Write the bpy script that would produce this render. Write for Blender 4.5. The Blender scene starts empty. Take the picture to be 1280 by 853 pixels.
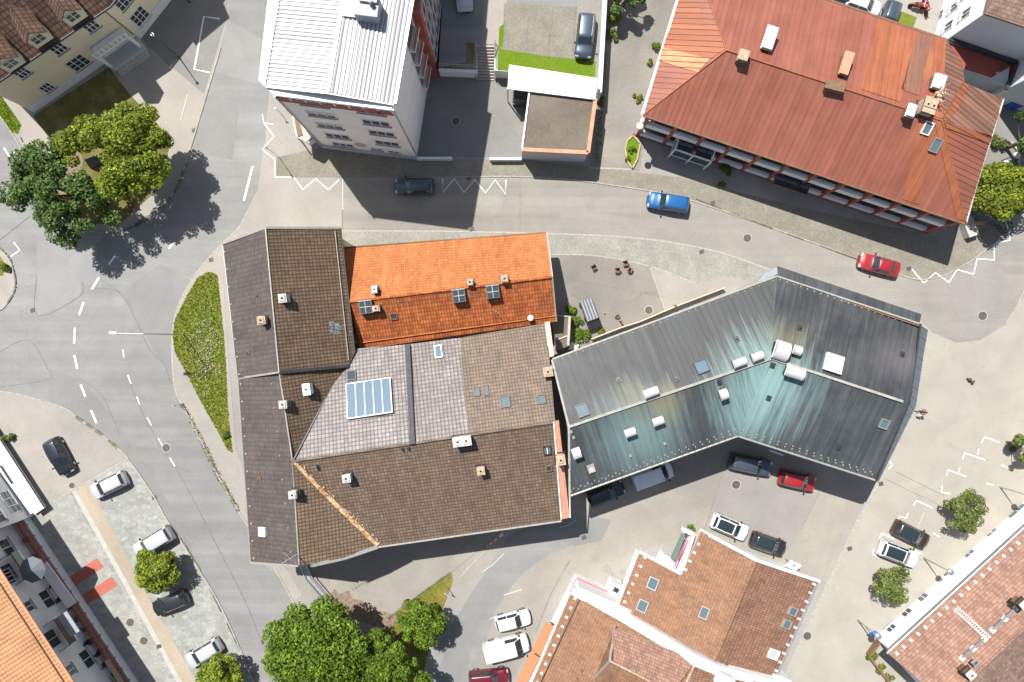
import bpy, bmesh, math, random
import numpy as np
from mathutils import Vector, Matrix
random.seed(7)
R = math.radians
SC = bpy.context.scene
COL = SC.collection
H = 74.0          # height the camera stands above the street
S = 11.53         # photo pixels per metre on the street
CX, CY = 640.0, 426.5
def P(x, y, z=0.0):
    k = (H - z) / H
    return Vector(((x - CX) / S * k, -(y - CY) / S * k, z))
def ray(x, y):
    g = P(x, y, 0); c = Vector((0, 0, H))
    return c, (g - c)

# ------------------------------------------------------------------ materials
MATS = {}
class N:
    def __init__(s, name):
        s.m = bpy.data.materials.new(name); s.m.use_nodes = True
        s.t = s.m.node_tree; s.t.nodes.clear()
        s.out = s.n('ShaderNodeOutputMaterial'); MATS[name] = s.m
    def n(s, typ, **kw):
        nd = s.t.nodes.new(typ)
        for k, v in kw.items(): setattr(nd, k, v)
        return nd
    def l(s, a, b): s.t.links.new(a, b)
    def put(s, sock, v):
        if isinstance(v, bpy.types.NodeSocket): s.l(v, sock)
        elif v is not None:
            if isinstance(v, (tuple, list)) and len(v) == 3 and sock.type == 'RGBA': v = (*v, 1)
            sock.default_value = v
    def math(s, op, a, b=None, c=None, clamp=False):
        nd = s.n('ShaderNodeMath', operation=op); nd.use_clamp = clamp
        s.put(nd.inputs[0], a)
        if b is not None: s.put(nd.inputs[1], b)
        if c is not None: s.put(nd.inputs[2], c)
        return nd.outputs[0]
    def mix(s, f, a, b, mode='MIX'):
        nd = s.n('ShaderNodeMix', data_type='RGBA', blend_type=mode)
        s.put(nd.inputs[0], f); s.put(nd.inputs[6], a); s.put(nd.inputs[7], b)
        return nd.outputs[2]
    def pos(s): return s.n('ShaderNodeNewGeometry').outputs['Position']
    def obj(s): return s.n('ShaderNodeTexCoord').outputs['Object']
    def uv(s):
        nd = s.n('ShaderNodeUVMap'); nd.uv_map = 'UVMap'; return nd.outputs[0]
    def mapping(s, v, scale=(1, 1, 1), loc=(0, 0, 0), rot=(0, 0, 0)):
        nd = s.n('ShaderNodeMapping'); s.l(v, nd.inputs[0])
        nd.inputs['Scale'].default_value = scale; nd.inputs['Location'].default_value = loc
        nd.inputs['Rotation'].default_value = rot
        return nd.outputs[0]
    def noise(s, v, scale, detail=3, rough=.55, dist=0):
        nd = s.n('ShaderNodeTexNoise'); s.l(v, nd.inputs['Vector'])
        nd.inputs['Scale'].default_value = scale; nd.inputs['Detail'].default_value = detail
        nd.inputs['Roughness'].default_value = rough; nd.inputs['Distortion'].default_value = dist
        return nd.outputs['Fac']
    def ramp(s, f, stops):
        nd = s.n('ShaderNodeValToRGB'); s.l(f, nd.inputs[0]); e = nd.color_ramp.elements
        while len(e) < len(stops): e.new(.5)
        for k, (p, c) in enumerate(stops):
            e[k].position = p
            if not isinstance(c, (tuple, list)): c = (c, c, c)
            e[k].color = (*c, 1)
        return nd.outputs[0]
    def bump(s, h, strength=.5, dist=.05):
        nd = s.n('ShaderNodeBump'); s.l(h, nd.inputs['Height'])
        nd.inputs['Strength'].default_value = strength; nd.inputs['Distance'].default_value = dist
        return nd.outputs[0]
    def bsdf(s, col, rough=.8, metal=0., normal=None, spec=.5, coat=0., **kw):
        b = s.n('ShaderNodeBsdfPrincipled')
        s.put(b.inputs['Base Color'], col); s.put(b.inputs['Roughness'], rough); s.put(b.inputs['Metallic'], metal)
        s.put(b.inputs['Specular IOR Level'], spec)
        if normal is not None: s.l(normal, b.inputs['Normal'])
        if coat:
            b.inputs['Coat Weight'].default_value = coat; b.inputs['Coat Roughness'].default_value = .06
        for k, v in kw.items(): s.put(b.inputs[k], v)
        s.l(b.outputs[0], s.out.inputs[0]); return b

def plain(name, c, rough=.7, metal=0., var=.10, scale=1.5, coat=0., spec=.5):
    m = N(name); p = m.obj()
    f = m.noise(p, scale, 4)
    lo = tuple(x * (1 - var) for x in c); hi = tuple(min(1, x * (1 + var)) for x in c)
    m.bsdf(m.ramp(f, [(.3, lo), (.7, hi)]), rough, metal, coat=coat, spec=spec)
    return m.m

def ground_mat(name, c, warm=(1.03, 1., .955), crack=.5, grain=.10, blotch=.13, dir_=None, rough=.9):
    m = N(name); p = m.pos()
    big = m.noise(p, .045, 5, .6, .6); mid = m.noise(p, .35, 5, .62, .4); fine = m.noise(p, 5., 4, .7)
    lo = tuple(x * (1 - blotch) for x in c); hi = tuple(x * (1 + blotch) * w for x, w in zip(c, warm))
    col = m.ramp(big, [(.35, lo), (.65, hi)])
    col = m.mix(.75, col, m.ramp(mid, [(.3, .88), (.72, 1.09)]), 'MULTIPLY')
    col = m.mix(1., col, m.ramp(fine, [(.25, 1 - grain), (.75, 1 + grain)]), 'MULTIPLY')
    # oil and water stains
    st = m.noise(m.mapping(p, loc=(31, 7, 0)), .6, 6, .72, 1.)
    col = m.mix(m.ramp(st, [(.61, 0.), (.74, .38)]), col, tuple(x * .55 for x in c))
    st2 = m.noise(m.mapping(p, loc=(-11, 57, 0)), .23, 6, .7, .5)
    col = m.mix(m.ramp(st2, [(.6, 0.), (.75, .35)]), col, tuple(min(1, x * 1.35) for x in c))
    if crack:
        vo = m.n('ShaderNodeTexVoronoi', feature='DISTANCE_TO_EDGE')
        wp = m.n('ShaderNodeVectorMath', operation='ADD'); m.l(p, wp.inputs[0])
        nz = m.n('ShaderNodeTexNoise'); m.l(p, nz.inputs['Vector']); nz.inputs['Scale'].default_value = .5; nz.inputs['Detail'].default_value = 5
        sc = m.n('ShaderNodeVectorMath', operation='SCALE'); m.l(nz.outputs['Color'], sc.inputs[0]); sc.inputs['Scale'].default_value = 2.5
        m.l(sc.outputs[0], wp.inputs[1]); m.l(wp.outputs[0], vo.inputs['Vector']); vo.inputs['Scale'].default_value = .13
        cr = m.math('LESS_THAN', vo.outputs['Distance'], .0035)
        msk = m.ramp(m.noise(m.mapping(p, loc=(5, 90, 0)), .09, 3), [(.5, 0.), (.56, 1.)])
        col = m.mix(m.math('MULTIPLY', m.math('MULTIPLY', cr, msk), crack), col, tuple(x * .62 for x in c))
    if dir_ is not None:      # tyre-worn lanes running along the road
        w = m.noise(m.mapping(p, rot=(0, 0, dir_), scale=(.012, .55, 1)), 1., 3, .6)
        col = m.mix(1., col, m.ramp(w, [(.3, .84), (.68, 1.08)]), 'MULTIPLY')
    nb = m.noise(p, 14, 3, .7)
    m.bsdf(col, rough, normal=m.bump(nb, .35, .02), spec=.25)
    return m.m

def sett_mat(name, c, size=.14, contrast=.35, joint=.55, brick=False, sx=1.):
    m = N(name); p = m.pos()
    vo = m.n('ShaderNodeTexVoronoi', feature='F1'); vd = m.n('ShaderNodeTexVoronoi', feature='DISTANCE_TO_EDGE')
    q = m.mapping(p, scale=(sx, 1, 1))
    for v in (vo, vd):
        m.l(q, v.inputs['Vector']); v.inputs['Scale'].default_value = 1 / size
        v.inputs['Randomness'].default_value = .75
    g = m.n('ShaderNodeSeparateColor'); m.l(vo.outputs['Color'], g.inputs[0])
    col = m.mix(1., c, m.ramp(g.outputs[0], [(0., 1 - contrast), (1., 1 + contrast)]), 'MULTIPLY')
    big = m.noise(p, .5, 5, .65)
    col = m.mix(1., col, m.ramp(big, [(.3, .82), (.7, 1.12)]), 'MULTIPLY')
    b2 = m.noise(m.mapping(p, loc=(9, 9, 9)), 1.7, 4, .6)
    col = m.mix(m.ramp(b2, [(.5, 0.), (.75, .3)]), col, (c[0] * .75, c[1] * .8, c[2] * .62))
    jn = m.math('LESS_THAN', vd.outputs['Distance'], .07)
    col = m.mix(m.math('MULTIPLY', jn, joint), col, tuple(x * .45 for x in c))
    h = m.math('MINIMUM', vd.outputs['Distance'], .15)
    m.bsdf(col, .9, normal=m.bump(h, .8, .06), spec=.2)
    return m.m

def tile_mat(name, cols, pu=.30, pv=.36, rough=.75, gap=.55, var=1., curve=.035, spot=None, spotamt=.35, spec=.3, lich=(.30, .27, .2)):
    """roof tiles laid in the UV map's metres: u along the eave, v up the slope"""
    m = N(name); uv = m.uv()
    sp = m.n('ShaderNodeSeparateXYZ'); m.l(uv, sp.inputs[0])
    u = m.math('DIVIDE', sp.outputs[0], pu); v = m.math('DIVIDE', sp.outputs[1], pv)
    fu = m.math('FRACT', u); fv = m.math('FRACT', v)
    cb = m.n('ShaderNodeCombineXYZ'); m.l(m.math('FLOOR', u), cb.inputs[0]); m.l(m.math('FLOOR', v), cb.inputs[1])
    wn = m.n('ShaderNodeTexWhiteNoise', noise_dimensions='2D'); m.l(cb.outputs[0], wn.inputs['Vector'])
    n = len(cols)
    rnd = m.math('ADD', m.math('MULTIPLY', wn.outputs['Value'], .55 * var), m.math('MULTIPLY', m.noise(uv, .33, 4, .6), 1 - .55 * var))
    col = m.ramp(rnd, [(.22 + .56 * i / max(1, n - 1), c) for i, c in enumerate(cols)])
    big = m.noise(m.mapping(uv, scale=(1, .45, 1)), .8, 6, .68)
    col = m.mix(1., col, m.ramp(big, [(.28, .74), (.72, 1.18)]), 'MULTIPLY')
    li = m.noise(m.mapping(uv, loc=(40, 3, 0)), 2.6, 6, .75)
    col = m.mix(m.ramp(li, [(.58, 0.), (.7, .45)]), col, lich)
    if spot:
        s1 = m.noise(m.mapping(uv, loc=(3, 70, 0)), .55, 6, .7, .4)
        col = m.mix(m.ramp(s1, [(.52, 0.), (.68, spotamt)]), col, spot)
    j = m.math('MAXIMUM', m.math('LESS_THAN', fu, .2), m.math('LESS_THAN', fv, .22))
    col = m.mix(m.math('MULTIPLY', j, gap), col, tuple(x * .3 for x in cols[0]))
    hu = m.math('ABSOLUTE', m.math('SINE', m.math('MULTIPLY', u, math.pi)))
    hh = m.math('ADD', m.math('MULTIPLY', hu, .6), m.math('SUBTRACT', 1., fv))
    m.bsdf(col, rough, normal=m.bump(hh, 1., curve), spec=spec)
    return m.m

def metal_roof_mat(name, c, c2, streak=.25, rough=.5, metal=.35, panel=.55, pvar=.12, patina=None, pat_pts=(), extra=None):
    m = N(name); uv = m.uv(); p = m.pos()
    sp = m.n('ShaderNodeSeparateXYZ'); m.l(uv, sp.inputs[0])
    iu = m.math('FLOOR', m.math('DIVIDE', sp.outputs[0], panel))
    wn = m.n('ShaderNodeTexWhiteNoise', noise_dimensions='1D'); m.l(iu, wn.inputs['W'])
    st = m.noise(m.mapping(uv, scale=(2.2, .10, 1)), 1., 5, .65, .2)
    st2 = m.noise(m.mapping(uv, scale=(7., .35, 1), loc=(3, 9, 0)), 1., 4, .7)
    bl = m.noise(p, .35, 5, .65)
    col = m.ramp(bl, [(.32, c), (.68, c2)])
    col = m.mix(1., col, m.ramp(st, [(.28, 1 - streak), (.72, 1 + streak)]), 'MULTIPLY')
    col = m.mix(.6, col, m.ramp(st2, [(.3, 1 - streak), (.7, 1 + streak)]), 'MULTIPLY')
    col = m.mix(1., col, m.ramp(wn.outputs['Value'], [(0, 1 - pvar), (1, 1 + pvar)]), 'MULTIPLY')
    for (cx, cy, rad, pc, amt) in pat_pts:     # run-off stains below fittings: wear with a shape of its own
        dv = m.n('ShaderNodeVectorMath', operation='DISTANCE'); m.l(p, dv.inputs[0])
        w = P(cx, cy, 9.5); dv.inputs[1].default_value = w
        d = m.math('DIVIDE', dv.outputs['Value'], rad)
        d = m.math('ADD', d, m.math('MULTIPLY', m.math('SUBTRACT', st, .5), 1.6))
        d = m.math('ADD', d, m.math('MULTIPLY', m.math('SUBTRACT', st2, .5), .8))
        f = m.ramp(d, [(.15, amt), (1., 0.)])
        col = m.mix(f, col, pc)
    sd = m.noise(p, 9, 3, .6)
    m.bsdf(col, m.ramp(bl, [(.3, rough - .08), (.7, rough + .1)]), metal, normal=m.bump(sd, .12, .02), spec=.4)
    return m.m

def leaf_mat(name, c1, c2, c3, trans=.35):
    m = N(name); g = m.n('ShaderNodeNewGeometry')
    col = m.ramp(g.outputs['Random Per Island'], [(0., c1), (.55, c2), (1., c3)])
    cl = m.noise(m.obj(), .9, 2)
    col = m.mix(1., col, m.ramp(cl, [(.3, .6), (.7, 1.3)]), 'MULTIPLY')
    d = m.n('ShaderNodeBsdfPrincipled'); m.l(col, d.inputs['Base Color']); d.inputs['Roughness'].default_value = .55
    d.inputs['Specular IOR Level'].default_value = .25
    t = m.n('ShaderNodeBsdfTranslucent'); m.l(m.mix(1., col, (1.2, 1.25, .5), 'MULTIPLY'), t.inputs[0])
    x = m.n('ShaderNodeMixShader'); x.inputs[0].default_value = trans
    m.l(d.outputs[0], x.inputs[1]); m.l(t.outputs[0], x.inputs[2]); m.l(x.outputs[0], m.out.inputs[0])
    return m.m

def grass_mat(name, a, b, dry, dryamt=.5, scale=1.):
    m = N(name); p = m.pos()
    f = m.noise(p, 3.5 * scale, 5, .7); g = m.noise(p, .5, 4, .65); h = m.noise(p, 22, 3, .7)
    col = m.ramp(f, [(.3, a), (.7, b)])
    col = m.mix(m.ramp(g, [(.45, 0.), (.65, dryamt)]), col, dry)
    col = m.mix(1., col, m.ramp(h, [(.25, .6), (.75, 1.35)]), 'MULTIPLY')
    m.bsdf(col, .95, normal=m.bump(h, 1., .08), spec=.1)
    return m.m

def glass_mat(name, c=(.03, .045, .055), rough=.08):
    m = N(name); m.bsdf(c, rough, 0, spec=.8, coat=.3); return m.m

M = {}
M['base'] = ground_mat('worn_paving', (.256, .247, .231), crack=.35)
M['asphalt'] = ground_mat('worn_asphalt', (.212, .211, .205), dir_=R(70), crack=.4, blotch=.10, warm=(1.0, 1., 1.0))
M['asphalt_east'] = ground_mat('pale_asphalt', (.240, .230, .211), dir_=R(10), crack=.4, blotch=.09)
M['asphalt_patch'] = ground_mat('asphalt_patch', (.235, .224, .212), crack=0, blotch=.05)
M['asphalt_dark'] = ground_mat('darker_asphalt_patch', (.197, .196, .190), crack=0, blotch=.07, warm=(1, 1, 1))
M['asphalt_light'] = ground_mat('lighter_asphalt_patch', (.225, .224, .217), crack=0, blotch=.07, warm=(1, 1, 1))
M['yard'] = ground_mat('yard_asphalt', (.25, .236, .212), crack=.5, blotch=.15, grain=.12)
M['court'] = ground_mat('courtyard_asphalt', (.228, .212, .190), crack=.7, blotch=.22, grain=.14)
M['alley'] = ground_mat('old_alley_concrete', (.21, .198, .178), crack=.9, blotch=.3, grain=.16)
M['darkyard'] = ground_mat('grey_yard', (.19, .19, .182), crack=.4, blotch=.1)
M['sidewalk'] = ground_mat('concrete_pavement', (.278, .263, .238), crack=.1, blotch=.08)
M['plaza'] = ground_mat('plaza_paving', (.298, .284, .250), crack=.2, blotch=.06, grain=.05)
M['sett'] = sett_mat('granite_setts', (.27, .262, .232), .13, .13, .35)
M['sett_brown'] = sett_mat('brown_setts', (.225, .208, .17), .15, .12, .35)
M['flag'] = sett_mat('flagstones', (.27, .275, .255), .38, .15, .18, sx=.7)
M['flag2'] = sett_mat('light_flagstones', (.285, .283, .262), .5, .10, .2, sx=.6)
M['tan'] = ground_mat('tan_gravel_strip', (.315, .275, .215), crack=0, blotch=.12, grain=.12)
M['kerb'] = plain('kerb_granite', (.30, .285, .25), .9, var=.2, scale=3)
M['kerb_dark'] = plain('weedy_kerb', (.13, .12, .085), .95, var=.5, scale=2)
M['joint'] = plain('tar_joint', (.165, .158, .148), .9, var=.3, scale=2)
M['line'] = plain('road_paint', (.70, .69, .66), .7, var=.12, scale=6)
M['line_faint'] = plain('worn_road_paint', (.40, .39, .37), .8, var=.2, scale=6)
M['redcarpet'] = ground_mat('red_mat_fabric', (.36, .115, .085), crack=0, blotch=.06)
M['iron'] = plain('cast_iron', (.09, .075, .065), .7, .2, .3, 8)
M['concrete'] = plain('concrete', (.36, .35, .32), .9, var=.12)
M['white'] = plain('white_render', (.72, .72, .70), .85, var=.05, scale=.6)
M['white_cool'] = plain('pale_render', (.62, .635, .65), .85, var=.05, scale=.6)
M['cream'] = plain('cream_render', (.66, .60, .44), .85, var=.05, scale=.5)
M['greywall'] = plain('grey_render', (.38, .40, .42), .85, var=.05, scale=.5)
M['beige_wall'] = plain('beige_render', (.52, .40, .30), .85, var=.08)
M['paint_white'] = plain('white_paint', (.66, .66, .65), .5, var=.03)
M['paint_red'] = plain('dark_red_paint', (.25, .055, .04), .6, var=.15)
M['brick_red'] = plain('red_render', (.30, .085, .055), .8, var=.08)
M['pink'] = plain('magenta_trim', (.62, .07, .18), .6, var=.05)
M['salmon_trim'] = plain('salmon_trim', (.50, .24, .15), .8, var=.15)
M['glass'] = glass_mat('window_glass')
M['glass_blue'] = glass_mat('blue_glass', (.11, .165, .22), .1)
M['glass_pale'] = glass_mat('pale_glass', (.09, .13, .145), .15)
M['glass_green'] = glass_mat('green_glass', (.10, .16, .13), .2)
M['zinc'] = plain('zinc', (.42, .43, .43), .45, .7, .12, 3)
M['gutter'] = plain('gutter_metal', (.36, .35, .31), .5, .4, .15, 3)
M['dark_metal'] = plain('dark_metal', (.06, .06, .065), .5, .5, .2, 3)
M['steel'] = plain('galvanised_steel', (.45, .46, .48), .4, .8, .1, 4)
M['alu'] = plain('bright_sheet_metal', (.58, .57, .57), .4, .35, .08, 4)
M['black'] = plain('black_rubber', (.02, .02, .02), .8, var=.2)
M['soot'] = plain('soot', (.015, .014, .013), .95, var=.2)
M['chimney_white'] = plain('chimney_render', (.44, .42, .385), .9, var=.3, scale=2.5)
M['chimney_beige'] = plain('chimney_beige', (.38, .29, .20), .9, var=.3, scale=4)
M['wood'] = plain('brown_wood', (.16, .09, .05), .7, var=.25, scale=3)
M['bark'] = plain('bark', (.11, .08, .055), .95, var=.35, scale=5)
M['soil'] = plain('brown_soil', (.19, .14, .10), .95, var=.35, scale=3)
M['awning_orange'] = plain('orange_awning_cloth', (.56, .15, .065), .8, var=.03)
M['charcoal'] = plain('charcoal_sheet', (.055, .058, .066), .8, .0, .15, 2)
M['slate_pale'] = plain('pale_slate_sheet', (.26, .28, .31), .6, .1, .1, 2)
M['slate_blue'] = plain('slate_blue_sheet', (.095, .112, .13), .7, .0, .1, 2)
M['flat_roof'] = ground_mat('bitumen_gravel_roof', (.125, .108, .088), crack=0, blotch=.3, grain=.22)
M['grass'] = grass_mat('lawn', (.11, .15, .022), (.18, .22, .032), (.24, .22, .06), .6)
M['grass_lush'] = grass_mat('lush_lawn', (.10, .175, .012), (.155, .24, .016), (.19, .22, .03), .5)
M['grass_dry'] = grass_mat('dry_lawn', (.13, .14, .03), (.20, .18, .04), (.27, .20, .06), .7)
M['grass_shade'] = grass_mat('thin_lawn', (.11, .11, .03), (.17, .15, .05), (.25, .21, .09), .8)
M['blade'] = leaf_mat('grass_blade', (.10, .15, .015), (.19, .24, .022), (.32, .32, .06), .35)
M['flower'] = plain('white_petals', (.75, .75, .72), .7)
# roofs
M['t_west'] = tile_mat('brown_tiles_west_shading', [(.080, .065, .058), (.094, .077, .069), (.110, .091, .081)], .45, .235, .72, .45, .8, .03)  # same tile as the east slopes; darker look under this light put into colour
M['t_brown'] = tile_mat('brown_tiles', [(.118, .080, .050), (.142, .098, .062), (.168, .120, .078)], .34, .34, .75, .78, .8, .045)
M['t_brown2'] = tile_mat('weathered_brown_tiles', [(.112, .077, .054), (.136, .096, .069), (.162, .117, .086)], .32, .345, .75, .65, .9, .045,
                         spot=(.21, .12, .06), spotamt=.35)
M['t_gloss'] = tile_mat('glossy_grey_tiles', [(.175, .155, .150), (.215, .19, .182), (.26, .235, .225)], .36, .40, .5, .72, .9, .045, spec=.5)
M['t_purple'] = tile_mat('mauve_grey_tiles', [(.165, .14, .132), (.195, .168, .157), (.235, .205, .19)], .36, .40, .5, .6, .9, .045, spec=.5)
M['t_worn'] = tile_mat('worn_clay_brown_tiles', [(.150, .118, .092), (.172, .136, .106), (.198, .157, .124)], .30, .36, .8, .5, .7, .05,
                       spot=(.38, .22, .13), spotamt=.4)
M['t_orange'] = tile_mat('bright_orange_tiles', [(.34, .115, .038), (.39, .135, .047), (.45, .165, .062)], .22, .30, .85, .3, .9, .02,
                         spot=(.46, .22, .06), spotamt=.4, lich=(.38, .17, .07))
M['t_orange2'] = tile_mat('weathered_orange_tiles', [(.30, .075, .022), (.40, .115, .035), (.50, .16, .05)], .28, .42, .8, .55, .9, .05,
                          spot=(.13, .07, .04), spotamt=.6, lich=(.30, .22, .12))
M['t_salmon'] = tile_mat('salmon_tiles', [(.20, .108, .064), (.235, .128, .077), (.275, .152, .094)], .20, .30, .85, .25, .9, .03,
                         spot=(.40, .19, .09), spotamt=.3)
M['t_salmon_dark'] = tile_mat('brown_red_tiles', [(.205, .108, .07), (.255, .138, .09), (.31, .172, .115)], .24, .40, .85, .5, .8, .04,
                              spot=(.28, .15, .09), spotamt=.3)
M['t_pink'] = tile_mat('pinkish_clay_tiles', [(.215, .12, .088), (.26, .148, .110), (.315, .188, .142)], .26, .30, .85, .3, 1., .03, spot=(.42, .24, .14), spotamt=.3)
M['t_dkpink'] = tile_mat('shaded_clay_tiles', [(.17, .11, .085), (.21, .14, .11), (.27, .18, .14)], .30, .34, .85, .3, 1., .03)
M['t_house'] = tile_mat('old_brown_tiles', [(.085, .05, .036), (.12, .07, .05), (.165, .10, .072)], .42, .50, .8, .7, .9, .06)
M['m_red'] = metal_roof_mat('red_painted_metal', (.225, .078, .050), (.262, .095, .062), .13, .5, .08, .55, .09,
                            pat_pts=[(1180, 180, 4, (.34, .11, .05), .5), (860, 95, 2.0, (.36, .11, .03), .5),
                                     (880, 60, 3, (.30, .09, .04), .3), (1190, 62, 3, (.5, .22, .08), .7)])
M['m_red_brown'] = metal_roof_mat('faded_brown_metal', (.20, .105, .075), (.24, .125, .085), .2, .5, .15, .6, .2)
M['m_orange'] = metal_roof_mat('orange_primer_metal', (.255, .084, .040), (.30, .102, .047), .18, .55, .05, .55, .12)
M['m_rust'] = metal_roof_mat('rust_bleached_metal', (.36, .10, .025), (.52, .32, .17), .3, .6, .1, .55, .15)
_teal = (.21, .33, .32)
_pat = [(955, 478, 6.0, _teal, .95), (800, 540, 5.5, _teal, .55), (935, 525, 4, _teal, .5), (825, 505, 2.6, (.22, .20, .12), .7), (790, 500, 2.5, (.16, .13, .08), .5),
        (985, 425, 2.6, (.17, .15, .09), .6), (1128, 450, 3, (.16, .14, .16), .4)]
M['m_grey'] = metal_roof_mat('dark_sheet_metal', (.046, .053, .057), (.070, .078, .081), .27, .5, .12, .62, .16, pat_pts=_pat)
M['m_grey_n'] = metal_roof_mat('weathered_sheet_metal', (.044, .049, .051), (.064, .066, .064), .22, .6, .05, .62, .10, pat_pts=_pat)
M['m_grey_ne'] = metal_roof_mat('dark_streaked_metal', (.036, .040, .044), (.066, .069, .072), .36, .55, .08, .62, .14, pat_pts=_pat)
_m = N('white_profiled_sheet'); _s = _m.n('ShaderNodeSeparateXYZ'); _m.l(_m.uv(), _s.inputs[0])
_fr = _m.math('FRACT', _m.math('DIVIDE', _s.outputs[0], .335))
_g = _m.ramp(_fr, [(0., .44), (.10, .19), (.24, .19), (.34, .44)])  # shading of the ribs painted into the sheet colour as thin dark lines
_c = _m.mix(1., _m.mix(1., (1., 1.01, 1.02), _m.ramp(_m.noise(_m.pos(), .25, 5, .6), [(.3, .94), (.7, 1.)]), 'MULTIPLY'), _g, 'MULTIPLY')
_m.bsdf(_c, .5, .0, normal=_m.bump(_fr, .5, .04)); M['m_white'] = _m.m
M['m_sheet'] = plain('pale_sheet_roof', (.78, .78, .76), .4, .1, .04, 1)
M['m_orange_corr'] = tile_mat('orange_profiled_tiles', [(.40, .19, .085), (.44, .215, .10), (.48, .24, .11)], .40, .30, .6, .4, .5, .05, lich=(.5, .26, .13))
M['valley'] = None
_m = N('rusty_valley_flashing'); _f = _m.noise(_m.pos(), 2.6, 6, .8)
_m.bsdf(_m.ramp(_f, [(.38, (.20, .08, .025)), (.47, (.36, .19, .07)), (.58, (.52, .40, .25))]), .7)
M['valley'] = _m.m
# foliage
M['leaf_a'] = leaf_mat('bright_leaves', (.07, .105, .012), (.18, .235, .02), (.36, .40, .045), .38)
M['leaf_b'] = leaf_mat('deep_green_leaves', (.03, .065, .016), (.075, .135, .028), (.17, .24, .055), .3)
M['leaf_c'] = leaf_mat('fresh_green_leaves', (.058, .115, .012), (.13, .215, .02), (.25, .335, .036), .4)
M['leaf_d'] = leaf_mat('olive_leaves', (.08, .11, .03), (.14, .18, .045), (.25, .27, .09), .3)
M['leaf_y'] = leaf_mat('yellow_green_leaves', (.11, .15, .015), (.19, .235, .022), (.30, .33, .04), .35)

# ------------------------------------------------------------------ mesh builder
class MB:
    def __init__(s): s.v = []; s.f = []; s.mi = []; s.uv = []; s.sm = []
    def face(s, pts, mi=0, uv=None, smooth=False):
        b = len(s.v); s.v += [tuple(p) for p in pts]; s.f.append(tuple(range(b, b + len(pts)))); s.mi.append(mi)
        s.uv.append(uv or [(p[0], p[1]) for p in pts]); s.sm.append(smooth)
    def mesh(s, verts, faces, mi=0, smooth=False):
        b = len(s.v); s.v += [tuple(p) for p in verts]
        for f in faces:
            s.f.append(tuple(b + i for i in f)); s.mi.append(mi); s.uv.append([(verts[i][0], verts[i][1]) for i in f]); s.sm.append(smooth)
    def hexa(s, b4, t4, mi=0):   # bottom 4 points, top 4 points
        v = list(b4) + list(t4)
        s.mesh(v, [(3, 2, 1, 0), (4, 5, 6, 7), (0, 1, 5, 4), (1, 2, 6, 5), (2, 3, 7, 6), (3, 0, 4, 7)], mi)
    def box(s, c, size, rz=0., mi=0, M_=None):
        hx, hy, hz = size[0] / 2, size[1] / 2, size[2] / 2
        v = [Vector((x, y, z)) for z in (-hz, hz) for x, y in ((-hx, -hy), (hx, -hy), (hx, hy), (-hx, hy))]
        m = M_ if M_ is not None else Matrix.Rotation(rz, 3, 'Z')
        v = [m @ p + Vector(c) for p in v]
        s.hexa(v[:4], v[4:], mi)
    def prism(s, pts, z0, z1, mi=0, top=True, mtop=None, bottom=True):
        a = sum(pts[i][0] * pts[(i + 1) % len(pts)][1] - pts[(i + 1) % len(pts)][0] * pts[i][1] for i in range(len(pts)))
        if a < 0: pts = list(reversed(pts))
        n = len(pts); v = [(p[0], p[1], z0) for p in pts] + [(p[0], p[1], z1) for p in pts]
        s.mesh(v, [(i, (i + 1) % n, n + (i + 1) % n, n + i) for i in range(n)], mi)
        if top: s.mesh([(p[0], p[1], z1) for p in pts], [tuple(range(n))], mi if mtop is None else mtop)
        if bottom: s.mesh([(p[0], p[1], z0) for p in pts], [tuple(reversed(range(n)))], mi)
    def tube(s, p, q, r0, r1=None, n=8, mi=0, cap=True, smooth=True):
        p = Vector(p); q = Vector(q); r1 = r0 if r1 is None else r1
        d = (q - p).normalized(); a = d.orthogonal().normalized(); b = d.cross(a)
        v = [p + (a * math.cos(t) + b * math.sin(t)) * r0 for t in [2 * math.pi * i / n for i in range(n)]]
        v += [q + (a * math.cos(t) + b * math.sin(t)) * r1 for t in [2 * math.pi * i / n for i in range(n)]]
        s.mesh(v, [(i, (i + 1) % n, n + (i + 1) % n, n + i) for i in range(n)], mi, smooth)
        if cap: s.mesh(v[:n], [tuple(reversed(range(n)))], mi); s.mesh(v[n:], [tuple(range(n))], mi)
    def path(s, pts, r, n=6, mi=0):
        for a, b in zip(pts, pts[1:]): s.tube(a, b, r, n=n, mi=mi)
    def ball(s, c, r, mi=0, seg=12, rings=8, sz=1.):
        v = []; f = []
        for i in range(rings + 1):
            t = math.pi * i / rings
            for j in range(seg):
                q = 2 * math.pi * j / seg
                v.append((c[0] + r * math.sin(t) * math.cos(q), c[1] + r * math.sin(t) * math.sin(q), c[2] + r * sz * math.cos(t)))
        for i in range(rings):
            for j in range(seg): f.append((i * seg + j, (i + 1) * seg + j, (i + 1) * seg + (j + 1) % seg, i * seg + (j + 1) % seg))
        s.mesh(v, f, mi, True)
    def beam(s, a, b, w, h, mi=0, up=None):   # rectangular bar from a to b
        a = Vector(a); b = Vector(b); d = (b - a); L = d.length; d.normalize()
        upv = Vector((0, 0, 1)) if up is None else Vector(up)
        if abs(d.dot(upv)) > .98: upv = Vector((0, 1, 0))
        sd = d.cross(upv).normalized(); u2 = sd.cross(d).normalized()
        o = [(-w / 2, -h / 2), (w / 2, -h / 2), (w / 2, h / 2), (-w / 2, h / 2)]
        s.hexa([a + sd * x + u2 * y for x, y in o], [b + sd * x + u2 * y for x, y in o], mi)

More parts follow.
